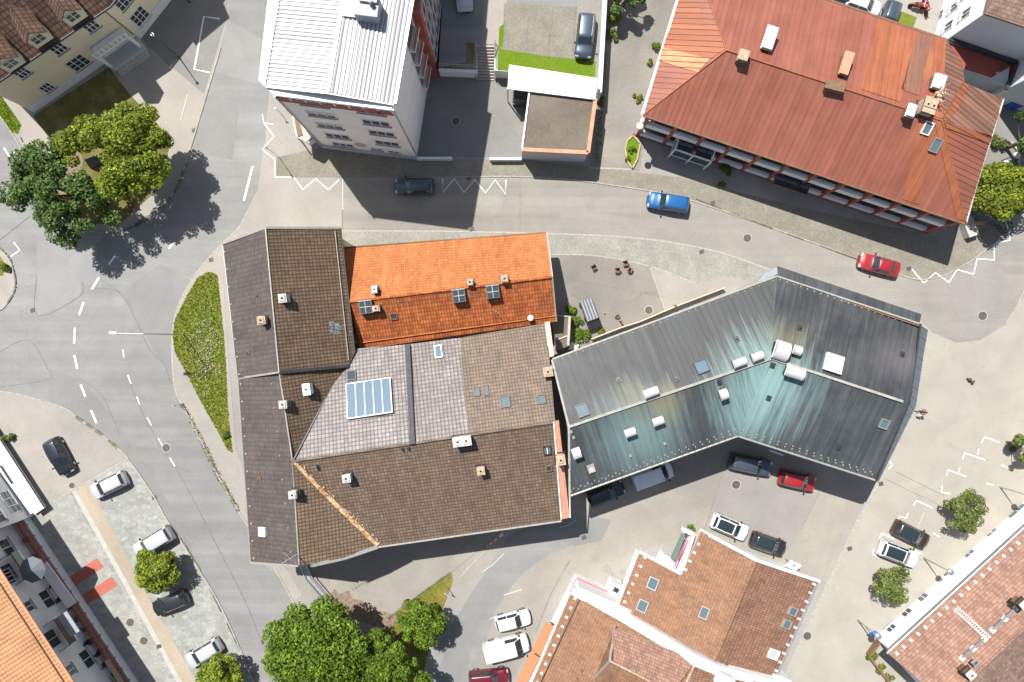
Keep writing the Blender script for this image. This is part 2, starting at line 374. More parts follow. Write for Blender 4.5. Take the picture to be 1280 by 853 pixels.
def root_loc(o):
    while o is not None and o.parent is not None: o = o.parent
    return o.location.copy() if o is not None else Vector((0, 0, 0))
def obj(name, mb, mats, parent=None, local=False, bevel=0., recalc=True):
    if not isinstance(mats, (list, tuple)): mats = [mats]
    off = Vector((0, 0, 0))
    if parent is not None and not local: off = root_loc(parent)
    if parent is None and not local and mb.v:
        A = np.array(mb.v, dtype=float); off = Vector((A[:, 0].mean(), A[:, 1].mean(), A[:, 2].min()))
    me = bpy.data.meshes.new(name)
    me.from_pydata([(p[0] - off[0], p[1] - off[1], p[2] - off[2]) for p in mb.v], [], mb.f)
    for m in mats: me.materials.append(m)
    uvl = me.uv_layers.new(name='UVMap')
    k = 0
    for fi, f in enumerate(mb.f):
        me.polygons[fi].material_index = mb.mi[fi]; me.polygons[fi].use_smooth = mb.sm[fi]
        for c in mb.uv[fi]: uvl.data[k].uv = c; k += 1
    me.update()
    if recalc:
        bm = bmesh.new(); bm.from_mesh(me); bmesh.ops.recalc_face_normals(bm, faces=bm.faces); bm.to_mesh(me); bm.free()
    o = bpy.data.objects.new(name, me); COL.objects.link(o)
    if parent is not None: o.parent = parent
    else: o.location = off
    if bevel:
        b = o.modifiers.new('edge', 'BEVEL'); b.width = bevel; b.segments = 2; b.limit_method = 'ANGLE'
    return o
def tag(o, label=None, cat=None, group=None, kind=None):
    if label: o['label'] = label
    if cat: o['category'] = cat
    if group: o['group'] = group
    if kind: o['kind'] = kind
    return o
def thing(name, label, cat, loc, rz=0., group=None):
    o = bpy.data.objects.new(name, None); COL.objects.link(o); o.empty_display_size = .3
    o.location = loc; o.rotation_euler = (0, 0, rz); return tag(o, label, cat, group)
def struct(name, mb, mats): return tag(obj(name, mb, mats, recalc=False), kind='structure')
LAY = [0]
def sheet(name, pts, mat, z=None, kind='structure', base=0.):
    LAY[0] += 1
    zz = base + .004 * LAY[0] if z is None else base + z
    w = [P(x, y, zz if base else 0) for x, y in pts]
    mb = MB()
    a = sum(w[i][0] * w[(i + 1) % len(w)][1] - w[(i + 1) % len(w)][0] * w[i][1] for i in range(len(w)))
    if a < 0: w = w[::-1]
    mb.face([(p[0], p[1], zz) for p in w])
    o = obj(name, mb, mat, recalc=False)
    if kind: o['kind'] = kind
    return o
def smooth_pts(pts, n=4):
    out = []
    for i in range(len(pts) - 1):
        p0 = pts[max(0, i - 1)]; p1 = pts[i]; p2 = pts[i + 1]; p3 = pts[min(len(pts) - 1, i + 2)]
        for k in range(n):
            t = k / n
            out.append(tuple(.5 * ((2 * p1[j]) + (-p0[j] + p2[j]) * t + (2 * p0[j] - 5 * p1[j] + 4 * p2[j] - p3[j]) * t * t + (-p0[j] + 3 * p1[j] - 3 * p2[j] + p3[j]) * t ** 3) for j in range(2)))
    out.append(tuple(pts[-1])); return out
def ribbon_mb(mb, pts, w, z, h=None, mi=0):
    """strip of width w metres along pixel points; h gives it height"""
    W = [P(x, y) for x, y in pts]; L = []; Rr = []
    for i, p in enumerate(W):
        d = (W[min(i + 1, len(W) - 1)] - W[max(i - 1, 0)]).normalized(); nn = Vector((-d.y, d.x, 0))
        L.append(p + nn * w / 2); Rr.append(p - nn * w / 2)
    for i in range(len(W) - 1):
        q = [Rr[i], Rr[i + 1], L[i + 1], L[i]]
        if h is None: mb.face([(a.x, a.y, z) for a in q], mi)
        else: mb.hexa([(a.x, a.y, z) for a in q], [(a.x, a.y, z + h) for a in q], mi)
# ------------------------------------------------------------------ roofs and walls
class Plane:
    """a roof face given by photo pixels with heights; ei = the two points that give the eave direction"""
    def __init__(s, pts, mat, ei=(0, 1), fit=True):
        s.w = [P(*p) for p in pts]; s.mat = mat
        c = sum(s.w, Vector()) / len(s.w)
        nrm = Vector((0, 0, 0))
        for i in range(len(s.w)):
            a = s.w[i] - c; b = s.w[(i + 1) % len(s.w)] - c; nrm += a.cross(b)
        nrm.normalize()
        if nrm.z < 0: nrm = -nrm
        s.n = nrm; s.c = c
        if len(s.w) > 3:      # keep the face flat
            nw = []
            for (x, y, *_z), p in zip(pts, s.w):
                o, d = ray(x, y); t = (c - o).dot(nrm) / d.dot(nrm); nw.append(o + d * t)
            if max(abs(a.z - b.z) for a, b in zip(nw, s.w)) < .6: s.w = nw
        u = (s.w[ei[1]] - s.w[ei[0]]); u -= nrm * u.dot(nrm); s.u = u.normalized()
        v = nrm.cross(s.u).normalized()
        if v.z < 0: v = -v
        s.vv = v
    def uvof(s, p): return (p.dot(s.u), p.dot(s.vv))
    def at(s, x, y, h=0.):
        o, d = ray(x, y); p0 = s.c + Vector((0, 0, h))
        t = (p0 - o).dot(s.n) / d.dot(s.n); return o + d * t
    def scan(s, u):
        q = [s.uvof(p) for p in s.w]; r = []
        for i in range(len(q)):
            a = q[i]; b = q[(i + 1) % len(q)]
            if (a[0] - u) * (b[0] - u) < 0: r.append(a[1] + (b[1] - a[1]) * (u - a[0]) / (b[0] - a[0]))
        return sorted(r)
    def scanv(s, v):
        q = [s.uvof(p) for p in s.w]; r = []
        for i in range(len(q)):
            a = q[i]; b = q[(i + 1) % len(q)]
            if (a[1] - v) * (b[1] - v) < 0: r.append(a[0] + (b[0] - a[0]) * (v - a[1]) / (b[1] - a[1]))
        return sorted(r)
    def pt(s, u, v):
        d0 = s.c.dot(s.n); return s.u * u + s.vv * v + s.n * d0
    def mat3(s):
        return Matrix((s.u, s.vv, s.n)).transposed()

def make_roof(parent, planes, name='roof', thick=.2, seam=None, seamv=None, edge=None, label=None):
    mb = MB(); mats = []
    for pl in planes:
        if pl.mat not in mats: mats.append(pl.mat)
    edge = edge or M['gutter']
    mats = mats + [edge]; ie = len(mats) - 1
    for pl in planes:
        mi = mats.index(pl.mat); n = len(pl.w)
        mb.face(pl.w, mi, [pl.uvof(p) for p in pl.w])
        dn = Vector((0, 0, -thick))
        mb.face([p + dn for p in reversed(pl.w)], ie)
        for i in range(n):
            a = pl.w[i]; b = pl.w[(i + 1) % n]; mb.face([a, b, b + dn, a + dn], ie)
        if seam:
            q = [pl.uvof(p)[0] for p in pl.w]; u = math.ceil(min(q) / seam[0]) * seam[0]
            while u < max(q):
                r = pl.scan(u)
                for a, b in zip(r[::2], r[1::2]):
                    A = pl.pt(u, a); B = pl.pt(u, b); hw = pl.u * seam[1] / 2; up = pl.n * seam[2]
                    if b - a < .15: continue
                    mb.face([A - hw, B - hw, B - hw + up, A - hw + up], mi, [(u - .01, a), (u - .01, b)] * 2)
                    mb.face([A - hw + up, B - hw + up, B + hw + up, A + hw + up], mi, [(u, a), (u, b), (u, b), (u, a)])
                    mb.face([A + hw, B + hw, B + hw + up, A + hw + up], mi, [(u + .01, a), (u + .01, b)] * 2)
                u += seam[0]
        if seamv:     # profiles running along the eave direction
            q = [pl.uvof(p)[1] for p in pl.w]; v = math.ceil(min(q) / seamv[0]) * seamv[0]
            while v < max(q):
                r = pl.scanv(v)
                for a, b in zip(r[::2], r[1::2]):
                    A = pl.pt(a, v); B = pl.pt(b, v); hw = pl.vv * seamv[1] / 2; up = pl.n * seamv[2]
                    mb.face([A - hw, B - hw, B + up, A + up], mi); mb.face([A + up, B + up, B + hw, A + hw], mi)
                v += seamv[0]
    o = obj(name, mb, mats, parent, recalc=False)
    if label: o['label'] = label
    return o
def ridge_cap(parent, pts, mat, w=.3, h=.1, name='ridge_cap', rise=.03):
    mb = MB()
    for a, b in zip(pts, pts[1:]):
        A = P(*a) + Vector((0, 0, rise)); B = P(*b) + Vector((0, 0, rise))
        mb.tube(A, B, w / 2, n=8)
    return obj(name, mb, mat, parent)
def gutter(parent, pts, mat=None, r=.08, drop=.05, name='gutter'):
    mb = MB()
    for a, b in zip(pts, pts[1:]):
        mb.tube(P(*a) - Vector((0, 0, drop)), P(*b) - Vector((0, 0, drop)), r, n=8)
    return obj(name, mb, mat or M['gutter'], parent)
def flat_strip(parent, pts, w, h, mat, name='flashing', rise=.05):
    mb = MB()
    for a, b in zip(pts, pts[1:]):
        A = P(*a) + Vector((0, 0, rise)); B = P(*b) + Vector((0, 0, rise)); mb.beam(A, B, w, h)
    return obj(name, mb, mat, parent)
def snow_guards(parent, pl, a, b, mat=None, step=.8, size=.1, mode='dots', back=.35):
    """hooks along a line of photo pixels a-b on plane pl"""
    A = pl.at(*a); B = pl.at(*b); n = max(2, int((B - A).length / step)); off = root_loc(parent)
    mb = MB(); mb.box((0, 0, 0), (size, size * 1.4, size * .8), M_=pl.mat3()); o = None
    for i in range(n + 1):
        c = A.lerp(B, i / n) + pl.n * size * .4 - off
        if o is None: o = obj('snow_guard', mb, mat or M['steel'], parent, local=True); o.location = c
        else:
            q = o.copy(); COL.objects.link(q); q.parent = parent; q.location = c
def chimney(parent, pl, x, y, w=.8, d=.7, h=1.1, mat='chimney_white', pots=1, cap=True, name='chimney', label=None, body=None):
    top = pl.at(x, y, h); base = pl.at(x, y, h) - Vector((0, 0, h + .6))
    ang = math.atan2(pl.u.y, pl.u.x); mb = MB()
    mb.box((top + base) / 2, (w, d, h + .6), ang, 3 if body else 0)
    mb.box(top, (w + .12, d + .12, .09), ang)
    mb.box(top - Vector((0, 0, .22)), (w + .05, d + .05, .08), ang, 2)
    rot = Matrix.Rotation(ang, 3, 'Z')
    for i in range(pots):
        ox = (i - (pots - 1) / 2) * (w / pots)
        c = top + rot @ Vector((ox, 0, 0))
        mb.tube(c + Vector((0, 0, .03)), c + Vector((0, 0, .17)), .17, .15, 10, 0)
        mb.tube(c + Vector((0, 0, .172)), c + Vector((0, 0, .18)), .11, .11, 10, 1)
        mb.box(c + Vector((0, 0, .1)), (.52, .52, .1), ang, 0)
    # lead apron at the foot
    f = pl.at(x, y, h); f = Vector((f.x, f.y, 0)); 
    o_, n_ = pl.c, pl.n; f.z = o_.z - (n_.x * (f.x - o_.x) + n_.y * (f.y - o_.y)) / n_.z
    mb.box(f + pl.n * .03, (w + .35, d + .4, .05), M_=pl.mat3(), mi=2)
    o = obj(name, mb, [M[mat], M['soot'], M['dark_metal']] + ([M[body]] if body else []), parent)
    if label: o['label'] = label
    return o
def skylight(parent, pl, x, y, w, l, glass='glass_blue', frame='zinc', bars=0, barsv=0, name='skylight', h=.12, rot=0.):
    c = pl.at(x, y, h); m3 = pl.mat3() @ Matrix.Rotation(rot, 3, 'Z'); mb = MB(); t = .09
    for sx, sy, ww, ll in ((0, -l / 2, w + t, t), (0, l / 2, w + t, t), (-w / 2, 0, t, l), (w / 2, 0, t, l)):
        mb.box(c + m3 @ Vector((sx, sy, 0)), (ww, ll, .24 + .01 * (ww > t)), M_=m3)
    o = obj(name, mb, M[frame], parent)
    g = MB(); g.box(c + m3 @ Vector((0, 0, -.02)), (w - t, l - t, .12), M_=m3); obj('pane', g, M[glass], o)
    if bars or barsv:
        b = MB()
        for i in range(1, bars + 1):
            b.box(c + m3 @ Vector((-w / 2 + w * i / (bars + 1), 0, .06)), (.07, l, .06), M_=m3)
        for i in range(1, barsv + 1):
            b.box(c + m3 @ Vector((0, -l / 2 + l * i / (barsv + 1), .065)), (w, .06, .06), M_=m3)
        obj('glazing_bar', b, M['paint_white'], o)
    return o
def hood(parent, pl, x, y, w=1.3, l=.8, h=.7, mat='alu', rot=0., name='roof_vent_hood'):
    """barrel-topped sheet-metal vent box standing on the roof"""
    c = pl.at(x, y, h); ang = math.atan2(pl.u.y, pl.u.x) + rot; r = Matrix.Rotation(ang, 3, 'Z'); mb = MB()
    n = 8; prof = [(math.cos(math.pi * i / n) * l / 2, math.sin(math.pi * i / n) * l * .32) for i in range(n + 1)]
    v = [c + r @ Vector((sx * w / 2, py, pz)) for sx in (-1, 1) for py, pz in prof]
    mb.mesh(v, [(i, i + 1, n + 2 + i, n + 1 + i) for i in range(n)], 0, True)
    mb.mesh(v[:n + 1], [tuple(range(n + 1))], 0); mb.mesh(v[n + 1:], [tuple(reversed(range(n + 1)))], 0)
    mb.box(c - Vector((0, 0, .06)), (w + .05, l + .05, .12), ang, 0)
    mb.box(c - Vector((0, 0, h / 2 + .25)), (w * .86, l * .8, h + .3), ang, 1)
    return obj(name, mb, [M[mat], M['dark_metal']], parent)
def small_vent(parent, pl, x, y, w=.45, l=.5, mat='dark_metal', h=.12, name='roof_vent'):
    c = pl.at(x, y, h / 2); mb = MB(); m3 = pl.mat3()
    mb.box(c, (w, l, h), M_=m3); mb.tube(c + m3 @ Vector((0, 0, h / 2)), c + m3 @ Vector((0, 0, h / 2 + .18)), w * .22, n=8)
    return obj(name, mb, M[mat], parent)

def walls(parent, pts, z0, z1, mat, name='wall', px=True):
    w = [P(x, y) if px else Vector((x, y, 0)) for x, y in pts]; mb = MB(); mb.prism(w, z0, z1)
    return obj(name, mb, mat, parent)
def wall_hit(A, B, x, y):
    o, d = ray(x, y); t = (B - A).normalized(); n = Vector((t.y, -t.x, 0))
    k = (A - o).dot(n) / d.dot(n); p = o + d * k
    return (p - A).dot(t), p.z
def wall_win(parent, A, B, s, z, w=1.1, h=1.3, panes=2, rows=1, frame='paint_white', glass='glass', sill=True, name='window', depth=.06):
    """window centred s metres along wall A-B at height z"""
    t = (B - A).normalized(); n = Vector((t.y, -t.x, 0))
    mid = (A + B) / 2
    if n.dot(-mid) < 0: n = -n
    m3 = Matrix((t, Vector((0, 0, 1)), n)).transposed(); c = A + t * s; c = Vector((c.x, c.y, z)); mb = MB(); f = .08
    for sx, sy, ww, hh in ((0, -h / 2, w + f, f), (0, h / 2, w + f, f), (-w / 2, 0, f, h), (w / 2, 0, f, h)):
        mb.box(c + m3 @ Vector((sx, sy, depth / 2 + .002)), (ww, hh, depth), M_=m3)
    for i in range(1, panes): mb.box(c + m3 @ Vector((-w / 2 + w * i / panes, 0, depth / 2 - .004)), (f, h, depth), M_=m3)
    for i in range(1, rows): mb.box(c + m3 @ Vector((0, -h / 2 + h * i / rows, depth / 2 - .006)), (w, f * .8, depth), M_=m3)
    o = obj(name, mb, M[frame], parent)
    for i in range(panes):
        g = MB(); g.box(c + m3 @ Vector((-w / 2 + w * (i + .5) / panes, 0, .018)), (w / panes - f * .9, h - f * .9, .03), M_=m3); obj('pane', g, M[glass], o)
    if sill:
        b = MB(); b.box(c + m3 @ Vector((0, -h / 2 - .09, .09)), (w + .25, .06, .18), M_=m3); obj('sill', b, M['zinc'], o)
    return o
def win_px(parent, A, B, x, y, **kw):
    s, z = wall_hit(A, B, x, y); return wall_win(parent, A, B, s, z, **kw)
def downpipe(parent, x, y, z1, mat='zinc'):
    p = P(x, y); mb = MB(); mb.tube(p, p + Vector((0, 0, z1)), .06, n=8); return obj('downpipe', mb, M[mat], parent)

# ------------------------------------------------------------------ trees
def leaf_cloud(centres, radii, n, size, rng, up=.5):
    k = len(centres); w = np.array(radii) ** 2; w = w / w.sum()
    idx = rng.choice(k, n, p=w); c = np.array(centres)[idx]; r = np.array(radii)[idx]
    d = rng.normal(size=(n, 3)); d /= np.linalg.norm(d, axis=1)[:, None]
    rad = r * (.55 + .5 * rng.random(n) ** .6)
    d2 = d.copy(); d2[:, 2] *= .8
    pos = c + d2 * rad[:, None]
    nr = d * (1 - up) + np.array([0, 0, up]) + rng.normal(size=(n, 3)) * .38
    nr /= np.linalg.norm(nr, axis=1)[:, None]
    t = np.cross(nr, rng.normal(size=(n, 3))); t /= np.linalg.norm(t, axis=1)[:, None]; b = np.cross(nr, t)
    s = size * (.6 + .8 * rng.random(n))
    a = t * s[:, None]; bb = b * (s * .62)[:, None]; dr = nr * (s * .25)[:, None]
    V = np.stack([pos - a, pos - bb * 1. + dr * 0, pos + a - dr, pos + bb], 1).reshape(-1, 3)
    return V
def tree(name, label, x, y, zc, Rm, leaf, n=6000, size=.2, ncl=26, flat=.75, group=None, cat='tree', seed=1, trunk=True, core=True, shape=None, clr=(.13, .29), up=.45, ragged=.16):
    """crown centre seen at photo pixel (x, y) when it stands at height zc"""
    rng = np.random.default_rng(seed); c = P(x, y, zc)
    root = thing(name, label, cat, (c.x, c.y, 0), 0., group)
    cs = []; rs = []
    tries = 0
    while len(cs) < ncl and tries < 5000:
        tries += 1
        q = rng.normal(size=3); q /= np.linalg.norm(q); q[2] = abs(q[2]) * 1.0 - .25
        th = math.atan2(q[1], q[0]); irr = 1 + ragged * (math.sin(3 * th + seed) * .5 + math.sin(5 * th + seed * 2.3) * .35 + math.sin(2 * th + seed * .7) * .4)
        f = (.30 + .70 * rng.random() ** .5) * irr
        p = q * Rm * f; r = Rm * (clr[0] + (clr[1] - clr[0]) * rng.random())
        lim = Rm * 1.12 * irr
        p = p * max(0, min(1, (lim - r) / max(1e-6, np.linalg.norm(p[:2])))) if np.linalg.norm(p[:2]) > lim - r else p
        p[2] *= flat
        if shape is not None and not shape(p / Rm): continue
        cs.append([p[0], p[1], zc + p[2]]); rs.append(r)
    V = leaf_cloud(cs, rs, n, size, rng, up)
    me = bpy.data.meshes.new('crown'); m = len(V) // 4
    me.vertices.add(len(V)); me.vertices.foreach_set('co', V.ravel())
    me.loops.add(len(V)); me.loops.foreach_set('vertex_index', np.arange(len(V), dtype=np.int32))
    me.polygons.add(m); me.polygons.foreach_set('loop_start', np.arange(0, len(V), 4, dtype=np.int32)); me.polygons.foreach_set('loop_total', np.full(m, 4, dtype=np.int32))
    me.update(calc_edges=True); me.materials.append(leaf)
    o = bpy.data.objects.new('crown', me); COL.objects.link(o); o.parent = root
    if trunk:
        mb = MB(); tr = .05 * Rm + .05; top = Vector((0, 0, zc * .55))
        mb.tube((0, 0, 0), (.05, .03, zc * .3), tr * 1.25, tr, 10, cap=False); mb.tube((.05, .03, zc * .3), top, tr, tr * .75, 10, cap=False)
        for i in range(min(14, len(cs))):
            q = Vector(cs[i]); mid = top.lerp(q, .5) + Vector((0, 0, -.08 * Rm))
            mb.tube(top, mid, tr * .5, tr * .3, 6, cap=False); mb.tube(mid, q, tr * .3, tr * .1, 6, cap=False)
            for k in range(3):
                e = q + Vector(rng.normal(size=3)) * rs[i] * .5; mb.tube(mid.lerp(q, .6), e, tr * .16, tr * .05, 4, cap=False)
        obj('trunk', mb, M['bark'], root, local=True)
    return root
def in_poly(x, y, poly):
    r = False; j = len(poly) - 1
    for i in range(len(poly)):
        if (poly[i][1] > y) != (poly[j][1] > y) and x < (poly[j][0] - poly[i][0]) * (y - poly[i][1]) / (poly[j][1] - poly[i][1]) + poly[i][0]: r = not r
        j = i
    return r
def tufts(name, poly, n, mat, hgt=.14, z=0.05, seed=3, spread=.09, blades=4, mask=None):
    rng = np.random.default_rng(seed); xs = [p[0] for p in poly]; ys = [p[1] for p in poly]; mb = MB(); k = 0
    while k < n:
        x = rng.uniform(min(xs), max(xs)); y = rng.uniform(min(ys), max(ys))
        if not in_poly(x, y, poly) or (mask and not mask(x, y, rng)): continue
        k += 1; c = P(x, y); c.z = z
        for b in range(blades):
            a = rng.uniform(0, 6.28); d = Vector((math.cos(a), math.sin(a), 0)); s = Vector((-d.y, d.x, 0)) * .025
            hh = hgt * rng.uniform(.5, 1.3); e = c + d * spread * rng.uniform(.4, 1.3) + Vector((0, 0, hh))
            mb.face([c - s, c + s, e])
    return tag(obj(name, mb, mat, recalc=False), kind='stuff')
def bush(name, label, x, y, Rm, leaf, n=900, size=.12, zc=None, group=None, seed=1, ncl=9, cat='bush'):
    return tree(name, label, x, y, zc if zc else Rm * .55, Rm, leaf, n, size, ncl, .7, group, cat, seed, trunk=True, clr=(.3, .5))

# ------------------------------------------------------------------ cars
def cr(p0, p1, p2, p3, t):
    return .5 * ((2 * p1) + (-p0 + p2) * t + (2 * p0 - 5 * p1 + 4 * p2 - p3) * t * t + (-p0 + 3 * p1 - 3 * p2 + p3) * t ** 3)
PROF = {   # x(-.5 rear .. .5 front), half width factor, belt z, roof-edge y factor, top z   (z in units of car height)
 'hatch': [(-.5, .74, .40, .62, .46), (-.487, .93, .52, .74, .58), (-.465, .97, .60, .78, .70), (-.395, .985, .63, .68, .955), (-.15, 1., .63, .70, 1.), (.06, 1., .62, .67, .975), (.235, .99, .60, .76, .675), (.40, .97, .54, .74, .59), (.475, .90, .44, .66, .48), (.5, .72, .34, .50, .37)],
 'sedan': [(-.5, .74, .42, .62, .50), (-.48, .93, .52, .74, .62), (-.36, .97, .62, .77, .68), (-.22, .985, .63, .63, .955), (-.10, 1., .63, .65, 1.), (.05, 1., .62, .63, .985), (.20, .99, .60, .76, .67), (.38, .97, .54, .74, .60), (.475, .90, .45, .66, .50), (.5, .72, .34, .50, .38)],
 'suv': [(-.5, .80, .42, .70, .48), (-.492, .95, .54, .80, .60), (-.475, .98, .62, .80, .72), (-.43, .99, .64, .73, .955), (-.15, 1., .64, .74, 1.), (.08, 1., .63, .72, .98), (.22, .99, .61, .80, .70), (.40, .97, .56, .80, .64), (.48, .92, .48, .72, .54), (.5, .76, .36, .56, .42)],
 'van': [(-.5, .90, .42, .78, .46), (-.495, .97, .52, .84, .70), (-.49, .98, .56, .85, .93), (-.475, .99, .58, .84, .985), (-.1, 1., .58, .84, 1.), (.20, 1., .56, .80, .98), (.35, .98, .54, .82, .60), (.43, .96, .50, .78, .53), (.485, .90, .42, .70, .45), (.5, .74, .32, .56, .34)],
}
def car(kind, label, x, y, z0, ang, L, W, Ht, paint, cat='car', glassroof=False, group=None, base=0., name=None, roofpaint=None, rails=False):
    """(x, y) photo pixel of the roof centre; ang = screen angle of the nose in degrees, clockwise from right"""
    c = P(x, y, base + Ht * .75)
    root = thing(name or ('parked_van' if kind == 'van' else 'parked_car'), label, cat, (c.x, c.y, base + .004 + z0), -R(ang), group)
    pr = PROF[kind]; hw = W / 2
    def ctrl(i):
        x_, wf, bz, yf, tz = pr[max(0, min(len(pr) - 1, i))]
        tz *= Ht; bz *= Ht
        return (x_ * L, [(wf * hw * .93, .24), (wf * hw * .995, .38), (wf * hw, bz * .78), (wf * hw * .955, bz),
                         (yf * hw * wf * .99, max(tz - .055, bz * .98) if tz > bz else tz), (yf * hw * wf * .62, tz - .012), (0, tz + .012)])
    def Sf(s, v):
        i = int(math.floor(s)); i = max(0, min(len(pr) - 2, i)); t = s - i
        C = [ctrl(i - 1), ctrl(i), ctrl(i + 1), ctrl(i + 2)]
        sgn = 1
        if v > 6: v = 12 - v; sgn = -1
        j = int(min(5, math.floor(v))); w = v - j
        def val(k):
            xx, pp = C[k]; a = pp[j]; b = pp[j + 1]; return xx, a[0] + (b[0] - a[0]) * w, a[1] + (b[1] - a[1]) * w
        q = [val(k) for k in range(4)]
        lin = [q[1][d] + (q[2][d] - q[1][d]) * t for d in range(3)]
        cub = [cr(q[0][d], q[1][d], q[2][d], q[3][d], t) for d in range(3)]
        o = [lin[d] * .55 + cub[d] * .45 for d in range(3)]; o[0] = lin[0]
        # bow the front and rear of the car outward in plan
        e = (abs(s / (len(pr) - 1) - .5) * 2) ** 3
        return Vector((o[0] - (1 if o[0] > 0 else -1) * e * .12 * (abs(o[1]) / hw) ** 2 * L * .25, sgn * o[1], o[2]))
    def patch(s0, s1, v0, v1, ns, nv, off, mb, mi=0, taper=None):
        V = []
        for a in range(ns + 1):
            for b in range(nv + 1):
                s = s0 + (s1 - s0) * a / ns; v = v0 + (v1 - v0) * b / nv
                if taper: v = (v0 + v1) / 2 + (v - (v0 + v1) / 2) * taper(a / ns)
                p = Sf(s, v)
                if off:
                    d1 = Sf(min(s + .05, len(pr) - 1), v) - Sf(max(0, s - .05), v); d2 = Sf(s, min(12, v + .05)) - Sf(s, max(0, v - .05))
                    n_ = d1.cross(d2)
                    if n_.length > 1e-9:
                        n_.normalize()
                        ctr = Vector((p.x, 0, Ht * .3))
                        if n_.dot(p - ctr) < 0: n_ = -n_
                        p = p + n_ * off
                V.append(p)
        F = [(a * (nv + 1) + b, (a + 1) * (nv + 1) + b, (a + 1) * (nv + 1) + b + 1, a * (nv + 1) + b + 1) for a in range(ns) for b in range(nv)]
        mb.mesh(V, F, mi, True)
    mb = MB(); nS = len(pr) - 1
    V = []; F = []; ss = [i / 4 for i in range(nS * 4 + 1)]; vs = [0, .5, 1, 1.5, 2, 2.5, 3, 3.33, 3.67, 4, 4.5, 5, 5.5, 6, 6.5, 7, 7.5, 8, 8.33, 8.67, 9, 9.5, 10, 10.5, 11, 11.5, 12]
    for s in ss:
        for v in vs: V.append(Sf(s, v))
    m = len(vs)
    for a in range(len(ss) - 1):
        for b in range(m - 1): F.append((a * m + b, (a + 1) * m + b, (a + 1) * m + b + 1, a * m + b + 1))
        F.append((a * m + m - 1, (a + 1) * m + m - 1, (a + 1) * m, a * m))
    F.append(tuple(range(m))); F.append(tuple(reversed(range((len(ss) - 1) * m, len(ss) * m))))
    mb.mesh(V, F, 0, True)
    body = obj('body', mb, paint, root, local=True)
    G = M['carglass']
    last = nS
    wsh = MB(); patch(5.1 if kind != 'van' else 5.12, 5.93, 4.05, 7.95, 6, 12, .012, wsh); obj('windshield', wsh, G, root, local=True)
    if kind != 'van' or True:
        rw = MB(); patch(2.15, 2.85, 4.2, 7.8, 4, 12, .012, rw); obj('rear_window', rw, G, root, local=True)
    for sd in (0, 1):
        for (a, b) in (((3.02, 4.05), (4.12, 5.55)) if kind != 'van' else ((4.35, 5.5),)):
            sw = MB()
            v0, v1 = (3.12, 3.88) if sd == 0 else (8.12, 8.88)
            patch(a, b, v0, v1, 6, 3, .010, sw); obj('side_window', sw, G, root, local=True)
        hl = MB(); v0, v1 = (3.0, 4.6) if sd == 0 else (7.4, 9.0); patch(last - 1.35, last - .75, v0, v1, 3, 3, .012, hl); obj('headlight', hl, M['lamp'], root, local=True)
        tl = MB(); v0, v1 = (2.3, 3.7) if sd == 0 else (8.3, 9.7); patch(.55, 1.6, v0, v1, 3, 3, .012, tl); obj('tail_light', tl, M['taillamp'], root, local=True)
        mr = MB(); sy = 1 if sd == 0 else -1; px_ = pr[6][0] * L - .12
        mr.box((px_, sy * (hw + .10), Ht * .64), (.14, .22, .15), .0); mr.box((px_, sy * (hw - .02), Ht * .62), (.08, .14, .05)); obj('wing_mirror', mr, M['black'], root, local=True, bevel=.03)
        for xf in (-.31, .31):
            w = MB(); r = .32 if kind in ('suv', 'van') else .30; cy = sy * (hw - .105)
            w.tube((xf * L, cy - .1, r), (xf * L, cy + .112, r), r, n=20)
            wo = obj('wheel', w, M['black'], root, local=True)
            rm = MB(); o2 = sy * .016
            rm.tube((xf * L, cy + sy * .10, r), (xf * L, cy + sy * .125, r), r * .62, n=14); obj('rim', rm, M['steel'], wo, local=True)
    gp = MB(); gp.box((.5 * L - .01, 0, .36), (.05, W * .5, .16)); obj('grille', gp, M['black'], root, local=True)
    if glassroof:
        g = MB(); patch(3.1, 4.9, 4.35, 7.65, 6, 8, .010, g); obj('roof_glass', g, G, root, local=True)
    if roofpaint:
        g = MB(); patch(3.1, 4.95, 4.1, 7.9, 6, 8, .010, g); obj('roof_panel', g, roofpaint, root, local=True)
    if rails:
        for v in (4.15, 7.85):
            g = MB(); g.path([Sf(3.1 + i * .3, v) + Vector((0, 0, .05)) for i in range(7)], .02); obj('roof_rail', g, M['steel'], root, local=True)
    for s_, v0, v1 in ((6.02, 3.6, 8.4), (1.9, 3.7, 8.3)) if kind != 'van' else ((6.05, 3.6, 8.4),):
        g = MB(); patch(s_, s_ + .05, v0, v1, 1, 14, .006, g); obj('panel_gap', g, M['black'], root, local=True)
    for s_ in (3.05, 4.08, 5.5):
        for v0, v1 in ((1.2, 3.1), (8.9, 10.8)): g = MB(); patch(s_, s_ + .03, v0, v1, 1, 5, .006, g); obj('door_gap', g, M['black'], root, local=True)
    wp = MB()
    for yy in (-.25, .3): wp.beam(Sf(5.9, 6) + Vector((.02, yy * W, .02)), Sf(5.55, 6) + Vector((0, (yy - .12) * W, .035)), .02, .02)
    obj('wiper', wp, M['black'], root, local=True)
    return root
def paint(name, c, metal=.0, rough=.35):
    m = N(name); nz = m.noise(m.obj(), 1.5, 3)
    m.bsdf(m.ramp(nz, [(.3, tuple(x * .93 for x in c)), (.7, c)]), rough, metal, coat=.7); return m.m
M['carglass'] = glass_mat('car_glass', (.018, .028, .034), .06)
M['lamp'] = plain('headlamp_glass', (.55, .57, .58), .15, .3)
M['taillamp'] = plain('tail_lamp_plastic', (.35, .015, .015), .2)
